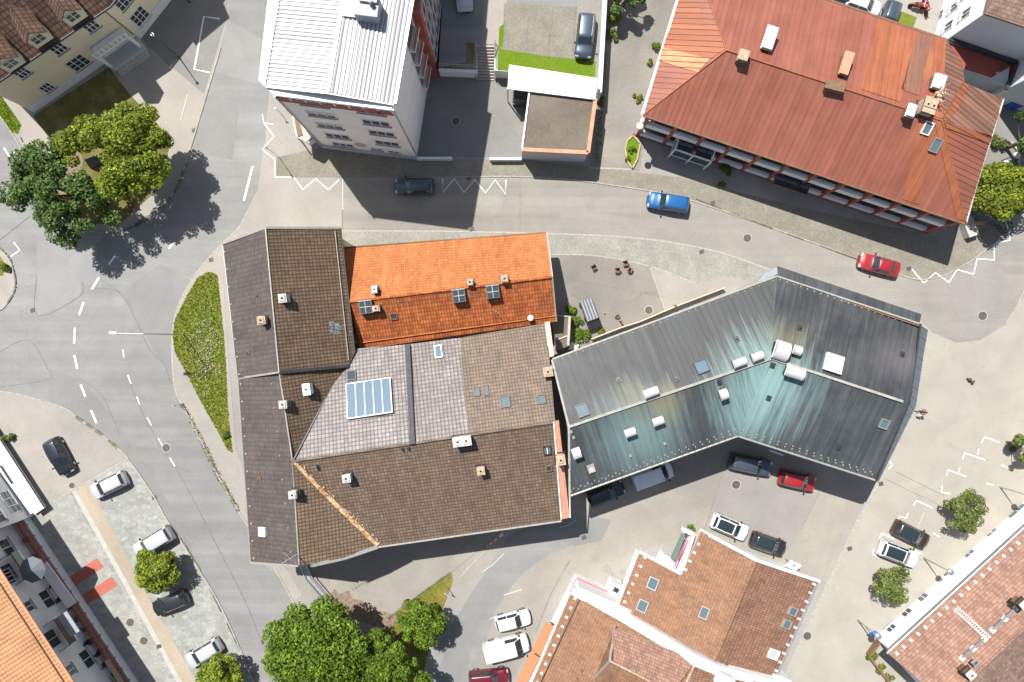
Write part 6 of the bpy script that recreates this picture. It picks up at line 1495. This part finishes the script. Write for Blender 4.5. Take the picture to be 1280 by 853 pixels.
# ---- street furniture
def lamp(label, x, y, hgt, arm=None, head=.28, dark=False, group='street lamps', name='street_lamp'):
    c = P(x, y); t = thing(name, label, 'street lamp', (c.x, c.y, 0), 0, group)
    b = MB(); b.tube((0, 0, 0), (0, 0, .5), .11, .09, 10); b.tube((0, 0, .5), (0, 0, hgt), .07, .045, 10)
    if arm: b.tube((0, 0, hgt), (arm[0], arm[1], hgt + .35), .045, .035, 8)
    obj('pole', b, M['dark_metal' if dark else 'steel'], t, local=True)
    if arm:
        b = MB(); a = math.atan2(arm[1], arm[0]); b.box((arm[0] * 1.12, arm[1] * 1.12, hgt + .36), (.8, .3, .14), a); o = obj('lamp_head', b, M['zinc'], t, local=True, bevel=.05)
    else:
        b = MB(); b.tube((0, 0, hgt), (0, 0, hgt + .12), head * 1.3, head * 1.25, 18); b.tube((0, 0, hgt + .12), (0, 0, hgt + .2), head * 1.25, head * .4, 18); obj('lamp_head', b, M['dark_metal' if dark else 'zinc'], t, local=True)
        b = MB(); b.tube((0, 0, hgt - .25), (0, 0, hgt), .12, .16, 12); obj('lens', b, M['lamp'], t, local=True)
    return t
lamp('tall arm lamp on the grass verge reaching over the west road', 230, 418.5, 8.2, (-2.4, .05))
lamp('disc headed lamp beside the white car in the lower plaza bay', 1154.7, 697.5, 4.5, head=.27); lamp('disc headed lamp at the garden wall corner of the bottom right house', 1072, 775, 4.1, head=.27)
lamp('disc headed lamp nearest the right edge beside the dark plaza tree', 1250, 609, 4.3, head=.27)
lamp('slim lamp in the shaded forecourt beside the cream house', 224, 72, 5.6, head=.07, dark=True); lamp('slim lamp at the top edge in the shaded forecourt', 237, 3, 4.2, head=.07, dark=True)
for lb, x, y in (('left white globe lamp beside the yellow-green tree', 1239, 211), ('right white globe lamp beside the yellow-green tree', 1252, 201)):
    c = P(x, y); t = thing('globe_lamp', lb, 'lamp', (c.x, c.y, 0), 0, 'globe lamps'); b = MB(); b.tube((0, 0, 0), (0, 0, 2.0), .05); obj('post', b, M['dark_metal'], t, local=True); b = MB(); b.ball((0, 0, 2.2), .32); obj('globe', b, M['paint_white'], t, local=True)
def sign(label, x, y, hgt, ang, w=.6, h_=.6, mat='paint_white', tilt=0.):
    c = P(x, y); t = thing('road_sign', label, 'road sign', (c.x, c.y, 0), -R(ang), 'road signs'); b = MB(); b.tube((0, 0, 0), (0, 0, hgt), .035); obj('post', b, M['steel'], t, local=True)
    b = MB(); m3 = Matrix.Rotation(R(tilt), 3, 'X'); b.box((0, -.05, hgt - .3), (w, .03, h_), M_=m3); o = obj('plate', b, M[mat], t, local=True); return t, o
def arrow(o, t, hgt, tilt, mat='paint_white', sc=1.):
    m3 = Matrix.Rotation(R(tilt), 3, 'X'); b = MB(); c = Vector((0, -.05, hgt - .3))
    b.box(c + m3 @ Vector((0, -.02, 0)), (.07 * sc, .02, .34 * sc), M_=m3); b.box(c + m3 @ Vector((.06 * sc, -.02, .12 * sc)), (.16 * sc, .02, .06 * sc), M_=m3 @ Matrix.Rotation(.7, 3, 'Y')); obj('symbol', b, M[mat], o, local=True)
M['blue_sign'] = plain('blue_sign_face', (.03, .16, .55), .4); 
t, o = sign('white parking sign with a blue symbol beside the black car by the salmon roof', 981, 698, 2.6, 25, 1.3, 1.0, 'paint_white', -60); arrow(o, t, 2.6, -60, 'blue_sign', 1.5)
t, o = sign('blue street sign with a white symbol at the bottom right garden corner', 1080, 781, 2.6, 35, .75, .75, 'blue_sign', -60); arrow(o, t, 2.6, -60, 'paint_white', 1.4)
sign('thin sign post on the grass tip beside the young tree', 560, 735, 2.0, 30, .4, .4); sign('thin sign post at the tower forecourt above the zigzag', 349, 197, 4.2, 80, .35, .5); sign('short post at the tower forecourt kerb', 352, 143, 2.0, 10, .3, .3)
sign('thin sign post at the verge edge of the west road', 228, 505, 2.1, 40, .3, .4)
# railing running out from the block corner
t = thing('handrail_ramp', 'grey double steel rail running from the brown block corner to the big tree', 'railing', P(381, 712)); b = MB()
for off in (-.22, .22):
    pts = [P(378 + off * 5, 704, .9), P(386 + off * 8, 724, .95), P(407 + off * 8, 748, .9)]
    for a, c in zip(pts, pts[1:]): b.beam(a + Vector((off, off * .3, 0)), c + Vector((off, off * .3, 0)), .12, .10)
    for p in pts + [(pts[1] + pts[2]) / 2, (pts[0] + pts[1]) / 2]: b.tube(p + Vector((off, off * .3, 0)), Vector((p.x + off, p.y + off * .3, 0)), .03)
obj('rail', b, M['steel'], t); b = MB(); pts = [P(378, 704, .55), P(386, 724, .6), P(407, 748, .55)]
for a, c in zip(pts, pts[1:]): b.beam(a, c, .42, .05)
obj('ramp_plate', b, M['zinc'], t)
t = thing('barrier', 'low red and white barrier boom at the shadow edge of the brown block', 'barrier', P(610, 680)); 
A = P(609, 683, .9); B = P(627, 669, .9)
for i in range(6): b = MB(); b.tube(A.lerp(B, i / 6), A.lerp(B, (i + 1) / 6), .07, n=8); obj('boom_stripe', b, M['pink' if i % 2 == 0 else 'paint_white'], t)
b = MB(); b.tube(Vector((A.x, A.y, 0)), A, .06); b.tube(Vector((B.x, B.y, 0)), B, .06); b.box(Vector((B.x, B.y, .45)), (.3, .3, .9), .5); obj('post', b, M['paint_white'], t)
mb = MB(); ribbon_mb(mb, [(624, 668), (600, 695), (586, 709), (575, 722)], .16, .03); struct('crossing_edge', mb, M['kerb'])
# grey ribbed box in the courtyard
c = P(737, 392); a = R(-70); t = thing('garden_bench_box', 'grey ribbed box with a dark slatted end in the small courtyard', 'storage box', (c.x, c.y, .012), a)
b = MB(); b.box((-.35, 0, .5), (2.3, 1.35, 1.0)); obj('body', b, M['slate_blue'], t, local=True, bevel=.06)
for i in range(4):
    b = MB(); b.tube((-1.5, -.5 + i * .33, 1.0), (.75, -.5 + i * .33, 1.0), .15 if i % 2 else .11, n=10); obj('roof_rib', b, M['steel' if i % 2 else 'zinc'], t, local=True)
b = MB(); b.box((1.25, 0, .4), (1.0, 1.4, .8)); [b.box((.85 + i * .2, 0, .83), (.08, 1.3, .05)) for i in range(5)]; obj('slatted_end', b, M['soot'], t, local=True)
b = MB(); [b.tube((x_, -.78, .2), (x_, -.66, .2), .2, n=12) for x_ in (-1.1, .4)]; obj('wheel', b, M['black'], t, local=True)
# small glass shed beside the orange house, and courtyard walls
t = bld('lean_to_shed', 'small dark roofed lean-to between the orange house and the metal roof', 'shed', 702, 415)
b = MB(); b.prism([P(689, 394), P(712, 396), P(710, 432), P(694, 438)], 0, 2.2, mtop=1); obj('body', b, [M['beige_wall'], M['flat_roof']], t); b = MB(); b.beam(P(696, 425, 2.3), P(709, 420, 2.3), .15, .1); b.beam(P(689, 394, 2.3), P(712, 396, 2.3), .1, .1); b.beam(P(712, 396, 2.25), P(710, 432, 2.25), .25, .15); obj('roof_bar', b, M['gutter'], t)
b = MB(); b.beam(P(712, 432, .3), P(722, 436, .3), .9, .5); tag(obj('courtyard_step', b, M['concrete']), 'pale concrete step at the foot of the courtyard shrubs', 'step')
b = MB(); pts = [P(739, 424, .5), P(775, 410, .5), P(800, 402, .5), P(842, 384, .5), P(905, 360, .5)]
for a_, c_ in zip(pts, pts[1:]): b.beam(a_, c_, .12, .8)
tag(obj('courtyard_wall', b, M['beige_wall']), 'low beige wall along the courtyard side of the metal roof', 'wall')
for x, y, lb in ((842, 383, 'at the bend of the pavement'), (775, 402, 'in the courtyard right of the ribbed box')):
    b = MB(); p = P(x, y); b.tube(p, p + Vector((0, 0, 1.1)), .09, n=10); b.ball(p + Vector((0, 0, 1.1)), .11); tag(obj('bollard', b, M['wood']), 'short brown bollard ' + lb, 'bollard', 'bollards')
# patio chairs at the courtyard edge
for i, (x, y, a) in enumerate(((781, 330, 10), (787, 338, 60), (771, 339, 0), (742, 335, 30))):
    c = P(x, y); t = thing('garden_chair', ['upper brown garden chair', 'right brown garden chair', 'middle brown garden chair', 'lone brown garden chair left'][i] + ' near the setts in the courtyard', 'chair', (c.x, c.y, .01), R(a), 'courtyard chairs')
    b = MB(); b.box((0, 0, .45), (.5, .5, .05)); obj('seat', b, M['wood'], t, local=True); b = MB(); b.box((0, .24, .75), (.5, .05, .5)); obj('backrest', b, M['wood'], t, local=True)
    for sx in (-.22, .22):
        for sy in (-.22, .22): b = MB(); b.tube((sx, sy, 0), (sx, sy, .45), .02, n=6); obj('leg', b, M['wood'], t, local=True)
# little shed under the top left trees
t = bld('small_kiosk', 'small kiosk with pale slate flat roof under the top left trees', 'kiosk', 130, 215)
q = [P(106, 200, 3.6), P(122, 194, 3.6), P(131, 202, 3.6), P(114, 212, 3.6)]; b = MB(); b.prism([(v.x, v.y) for v in q], 0, 3.4); obj('wall', b, M['wood'], t); b = MB(); b.hexa([v - Vector((0, 0, .2)) + Vector((v.x, v.y, 0)) * .004 for v in q], [v + Vector((0, 0, .1)) for v in q]); obj('roof', b, M['slate_pale'], t)
# planter at the alley mouth
t = bld('planter', 'pointed kerbed planter with red flowers at the mouth of the old alley', 'planter', 790, 192); ring = [(784, 176), (791, 170), (800, 180), (796, 200), (790, 211), (784, 203), (781, 188)]
b = MB(); [b.beam(P(*ring[i]) + Vector((0, 0, .12)), P(*ring[(i + 1) % 7]) + Vector((0, 0, .12)), .16, .25) for i in range(7)]; obj('rim', b, M['chimney_beige'], t); b = MB(); b.prism([P(*r_) for r_ in ring], 0, .12); obj('bed', b, M['grass_lush'], t)
# blue bins
for i, (x, y) in enumerate(((1259, 132), (1267, 134))):
    c = P(x, y); t = thing('wheelie_bin', ['left', 'right'][i] + ' of the two blue bins in the shaded corner court', 'bin', (c.x, c.y, .02), .3, 'blue bins'); b = MB(); b.box((0, 0, .5), (.6, .7, 1.0)); obj('body', b, M['blue_sign'], t, local=True, bevel=.04); b = MB(); b.box((0, 0, 1.04), (.66, .76, .08)); obj('lid', b, pt['blue'], t, local=True, bevel=.03)
b = MB(); A = P(1206, 285); b.box(A + Vector((0, 0, .5)), (1.1, 2.2, 1.0), .35); tag(obj('white_cabinet', b, M['chimney_white'], bevel=.05), 'long white cabinet at the south east corner of the red roof building', 'cabinet')
b = MB(); b.beam(P(1213, 281, .8), P(1230, 279, .8), .35, .3); b.beam(P(1217, 277, .6), P(1222, 288, .6), .3, .3); tag(obj('rusty_bench', b, M['salmon_trim']), 'rusty red bench frame beside the white cabinet', 'bench')
mb = MB(); ribbon_mb(mb, smooth_pts([(1262, 178), (1271, 190), (1273, 210)], 5), .3, .03, .25); tag(obj('curved_path_edge', mb, M['kerb']), kind='structure')
b = MB()
for x, y, r in ((745, 700, .4), (759, 711, .45), (763, 718, .35), (778, 715, .3)): p = P(x, y); b.tube(p + Vector((0, 0, .012)), p + Vector((0, 0, .016)), r, r * .9, 12)
tag(obj('wet_stain', b, M['court'], recalc=False), kind='structure')
sheet('leaf_litter', [(410, 745), (418, 736), (424, 743), (436, 738), (440, 748), (452, 751), (470, 763), (482, 765), (500, 772), (487, 787), (440, 775), (415, 758)], M['soil'], z=.02)
for lb, x, y in (('left of two small dark bollards on the open plaza', 1209, 474), ('right of two small dark bollards on the open plaza', 1213, 477)):
    b = MB(); p = P(x, y); b.tube(p, p + Vector((0, 0, .5)), .14, .12, 12); b.tube(p + Vector((0, 0, .5)), p + Vector((0, 0, .56)), .17, .1, 12); tag(obj('bollard', b, M['iron']), lb, 'bollard', 'bollards')

# ---- person
def person(x, y, ang):
    c = P(x, y); t = thing('person', 'person in a dark red jacket and dark trousers walking on the plaza', 'person', (c.x, c.y, .012), R(ang))
    V = [(0, 0, .95), (0, 0, 1.2), (0, 0, 1.42), (.01, 0, 1.5), (.03, 0, 1.60), (.04, 0, 1.7)]; E = [(0, 1), (1, 2), (2, 3), (3, 4), (4, 5)]; Rr = [(.16, .13), (.15, .115), (.14, .11), (.06, .06), (.085, .08), (.075, .07)]
    def ad(p, par, r): V.append(p); E.append((par, len(V) - 1)); Rr.append((r, r)); return len(V) - 1
    for s in (1, -1):
        a = ad((0, s * .2, 1.40), 2, .062); b_ = ad((-.06 * s, s * .27, 1.14), a, .047); w = ad((.14 - .1 * s, s * .28, .92), b_, .034); hd = ad((.17 - .1 * s, s * .28, .86), w, .034)
        for k, (dx, dz) in enumerate(((.03, -.08), (.012, -.095), (-.008, -.09), (-.026, -.075))):
            f = ad((.17 - .1 * s + dx, s * .28, .86 + dz * .55), hd, .011); ad((.18 - .1 * s + dx * 1.1, s * .275, .86 + dz), f, .009)
        ad((.22 - .1 * s, s * .26, .84), hd, .011)
        l = ad((.0, s * .1, .88), 0, .095); kn = ad((.12 * s + .02, s * .1, .5), l, .062); an = ad((.22 * s - .06, s * .1, .10), kn, .042); ad((.22 * s + .09, s * .11, .045), an, .04)
    me = bpy.data.meshes.new('body'); me.from_pydata(V, E, []); o = bpy.data.objects.new('body', me); COL.objects.link(o)
    md = o.modifiers.new('s', 'SKIN'); md.use_smooth_shade = True
    for i, r in enumerate(Rr): me.skin_vertices[0].data[i].radius = r; me.skin_vertices[0].data[i].use_root = (i == 0)
    o.modifiers.new('d', 'SUBSURF').levels = 2; o.modifiers['d'].render_levels = 2
    dg = bpy.context.evaluated_depsgraph_get(); me2 = bpy.data.meshes.new_from_object(o.evaluated_get(dg)); me2.name = 'body'; bpy.data.objects.remove(o)
    for m_ in (M['cloth_red'], M['cloth_dark'], M['skin']): me2.materials.append(m_)
    for p in me2.polygons:
        z = p.center.z; y_ = abs(p.center.y); p.use_smooth = True
        p.material_index = 2 if (z > 1.47 or (y_ > .22 and z < .93)) else (0 if z > .92 or y_ > .2 else 1)
    o = bpy.data.objects.new('body', me2); COL.objects.link(o); o.parent = t
    b = MB(); b.ball((.02, 0, 1.675), .105, sz=.95); obj('hair', b, M['hair'], t, local=True)
    b = MB(); b.ball((.115, 0, 1.62), .018); [b.ball((.105, s * .03, 1.645), .01) for s in (-1, 1)]; b.box((.108, 0, 1.585), (.01, .045, .008)); obj('face', b, M['skin'], t, local=True)
    b = MB(); [b.ball((.03, s * .088, 1.63), .022) for s in (-1, 1)]; obj('ears', b, M['skin'], t, local=True)
    b = MB(); b.box((.1, .42, .75), (.34, .14, .34)); b.tube((.05, .36, .92), (.15, .36, .92), .01); bg = obj('shopping_bag', b, M['paint_white'], None, local=True, bevel=.03)
    bg.location = t.location; bg.rotation_euler = t.rotation_euler; tag(bg, 'white shopping bag hanging from the hand of the walking person', 'bag')
    for s in (1, -1): b = MB(); b.box((.22 * s - .06 + .09, s * .11, .035), (.28, .10, .07)); obj('shoe', b, M['black'], t, local=True, bevel=.025)
M['cloth_red'] = plain('maroon_cloth', (.22, .03, .04), .9); M['cloth_dark'] = plain('dark_cloth', (.03, .035, .03), .9); M['skin'] = plain('skin', (.50, .30, .21), .6); M['hair'] = plain('dark_hair', (.03, .02, .015), .7)
person(1147, 514, 160)

# ================================================================== TREES
tree('broadleaf_tree', 'bright yellow-green broadleaf tree beside the cream house lawn', 152, 192, 6.2, 5.1, M['leaf_a'], 27000, .145, 85, .62, 'corner trees', seed=11, clr=(.11, .26), ragged=.2, shape=lambda p: math.hypot(p[0] + .54, p[1] + .15) > .34 and math.hypot(p[0] - .15, p[1] + .5) > .17)
tree('broadleaf_tree', 'dark green broadleaf tree overhanging the west junction', 76, 238, 5.4, 5.2, M['leaf_b'], 18000, .145, 60, .6, 'corner trees', seed=23, clr=(.11, .24), ragged=.22, shape=lambda p: math.hypot(p[0] - .63, p[1] - .55) > .36)
tree('large_tree', 'largest bright green tree between brown block and bottom edge', 402, 822, 6.5, 5.6, M['leaf_c'], 36000, .145, 95, .62, 'bottom trees', seed=5)
tree('large_tree', 'bright green tree right of the largest tree at the bottom edge', 462, 822, 5.5, 3.1, M['leaf_c'], 11500, .14, 40, .75, 'bottom trees', seed=8)
tree('large_tree', 'lower bright green tree touching the bottom edge beside the south road', 500, 862, 4.8, 3.3, M['leaf_c'], 11500, .14, 40, .75, 'bottom trees', seed=9)
tree('young_tree', 'young round tree on the dry grass triangle by the south road', 527, 778, 3.4, 2.4, M['leaf_c'], 8500, .125, 45, .85, 'young trees', seed=14, clr=(.2, .34), ragged=.1)
tree('young_tree', 'round bushy tree below the silver people carrier on the flagstones', 196, 712, 2.4, 2.25, M['leaf_a'], 8000, .13, 40, .8, 'flagstone trees', seed=15, clr=(.22, .36), ragged=.1)
tree('young_tree', 'bushy tree touching the bottom edge beside the silver small car', 274, 846, 2.6, 2.3, M['leaf_a'], 8000, .13, 40, .8, 'flagstone trees', seed=16, clr=(.22, .36), ragged=.1)
tree('young_tree', 'olive green tree above the plaza bays beside the white house wall', 1206, 640, 2.8, 2.05, M['leaf_d'], 5200, .11, 44, .85, 'plaza trees', seed=17, clr=(.16, .32), ragged=.1)
tree('young_tree', 'olive green tree below the white plaza car', 1115, 731, 2.7, 2.0, M['leaf_d'], 5200, .11, 44, .85, 'plaza trees', seed=18, clr=(.16, .32), ragged=.1)
tree('young_tree', 'olive tree at the right edge of the plaza in a round kerb', 1283, 558, 2.8, 1.5, M['leaf_d'], 1500, .13, 14, .85, 'plaza trees', seed=19, clr=(.16, .3))
tree('conifer_tree', 'yellow-green feathery tree beside the red roof near the bicycles', 1254, 240, 3.6, 3.0, M['leaf_y'], 11000, .15, 60, .8, seed=20, clr=(.2, .34), ragged=.08)
tree('yard_tree', 'bright bush behind the bottom right roof', 1272, 842, 3.4, 2.4, M['leaf_a'], 6500, .15, 45, .7, seed=24, clr=(.2, .34))
tree('yard_tree', 'dark tree in the shaded corner court beside the blue bins', 1292, 172, 4.0, 3.0, M['leaf_b'], 4000, .18, 20, .7, seed=25)
tree('alley_tree', 'dark leafy tree at the top of the old alley', 784, -8, 2.6, 2.3, M['leaf_b'], 4500, .16, 18, .7, seed=26)
for i, (x, y, r, m_, lb) in enumerate(((768, 22, .8, 'leaf_a', 'bright shrub on the alley edge below the dark alley tree'), (765, 45, .7, 'leaf_d', 'spiky shrub halfway down the boundary wall'), (820, 58, .5, 'leaf_c', 'upper green shrub against the red building in the alley'), (812, 78, .35, 'leaf_c', 'lower small green shrub against the red building in the alley'),
          (796, 122, .5, 'leaf_y', 'yellowish shrub by the corner of the red building in the alley'), (753, 125, .45, 'leaf_d', 'dry shrub at the garage corner in the alley'), (790, 188, .4, 'leaf_c', 'flowering clump in the alley planter'), (785, 199, .3, 'leaf_c', 'small clump in the alley planter tip'),
          (903, 232, .45, 'leaf_c', 'light green climber shrub at the colonnade shadow edge'), (906, 212, .7, 'leaf_b', 'dark shrub inside the colonnade shadow'),
          (713, 387, .6, 'leaf_c', 'top shrub of the courtyard hedge beside the orange house'), (721, 403, .7, 'leaf_c', 'middle shrub of the courtyard hedge'), (726, 419, .95, 'leaf_c', 'bottom largest shrub of the courtyard hedge'), (752, 416, .4, 'leaf_y', 'low yellow green shrub below the ribbed box'), (772, 396, .25, 'leaf_d', 'tiny weed clump right of the ribbed box'),
          (864, 661, .45, 'leaf_c', 'small shrub at the white balcony corner of the salmon roof'), (1089, 820, .6, 'leaf_c', 'upper green shrub behind the garden wall at bottom right'), (1100, 836, .55, 'leaf_a', 'lower green shrub behind the garden wall at bottom right'), (1111, 848, .5, 'leaf_d', 'bottom shrub behind the garden wall at bottom right'),
          (1247, 180, .9, 'leaf_d', 'shrub in the shaded corner court above the globe lamps'), (4, 333, .5, 'leaf_y', 'dry shrub on the traffic island'), (11, 337, .28, 'leaf_b', 'dark clump on the traffic island kerb'), (10, 545, .6, 'leaf_d', 'dry plant beside the pale canopy strip'), (1268, 562, .5, 'leaf_d', 'small planting at the plaza right edge'), (282, 544, .4, 'leaf_b', 'dark tuft at the lower end of the grass verge'))):
    bush('shrub', lb, x, y, r, M[m_], 420 if r < .6 else 900, .09, seed=40 + i, group=None)
# creeping hedge line along the kerb weeds
tufts('verge_weeds', [(232, 505), (262, 562), (275, 590), (300, 636), (297, 640), (270, 596), (256, 566), (229, 510)], 300, M['blade'], .2, .03, 12)
tufts('alley_weeds', [(752, 60), (760, 60), (750, 205), (742, 205)], 260, M['blade'], .25, .03, 13); tufts('alley_weeds', [(832, 40), (840, 40), (808, 150), (800, 160)], 220, M['blade'], .25, .03, 14)

# ================================================================== LIGHT AND CAMERA
SUN_EL = R(58.3); SD = Vector((.575, -.818, 0)).normalized()      # shadows fall towards SD
ld = Vector((SD.x * math.cos(SUN_EL), SD.y * math.cos(SUN_EL), -math.sin(SUN_EL)))
sl = bpy.data.lights.new('sun', 'SUN'); sl.energy = 4.9; sl.angle = R(.53); sl.color = (1., .965, .91)
so = bpy.data.objects.new('sun', sl); COL.objects.link(so); so.rotation_euler = ld.to_track_quat('-Z', 'Y').to_euler(); so.location = (0, 0, 60)
w = bpy.data.worlds.new('World'); SC.world = w; w.use_nodes = True; nt = w.node_tree; bg = nt.nodes['Background']
sk = nt.nodes.new('ShaderNodeTexSky'); sk.sky_type = 'NISHITA'; sk.sun_disc = False; sk.sun_elevation = SUN_EL
sk.sun_rotation = math.atan2(-SD.x, -SD.y)
hs = nt.nodes.new('ShaderNodeHueSaturation'); hs.inputs['Saturation'].default_value = .72; nt.links.new(sk.outputs[0], hs.inputs['Color']); nt.links.new(hs.outputs[0], bg.inputs[0]); bg.inputs[1].default_value = .078
cd = bpy.data.cameras.new('camera'); co = bpy.data.objects.new('camera', cd); COL.objects.link(co); SC.camera = co
co.location = (0, 0, H); cd.sensor_width = 36; cd.lens = 36 * H / (1280 / S); cd.clip_end = 1000
SC.view_settings.view_transform = 'Standard'; SC.view_settings.look = 'None'; SC.view_settings.exposure = .74; SC.view_settings.gamma = 1
SC.view_settings.use_curve_mapping = False
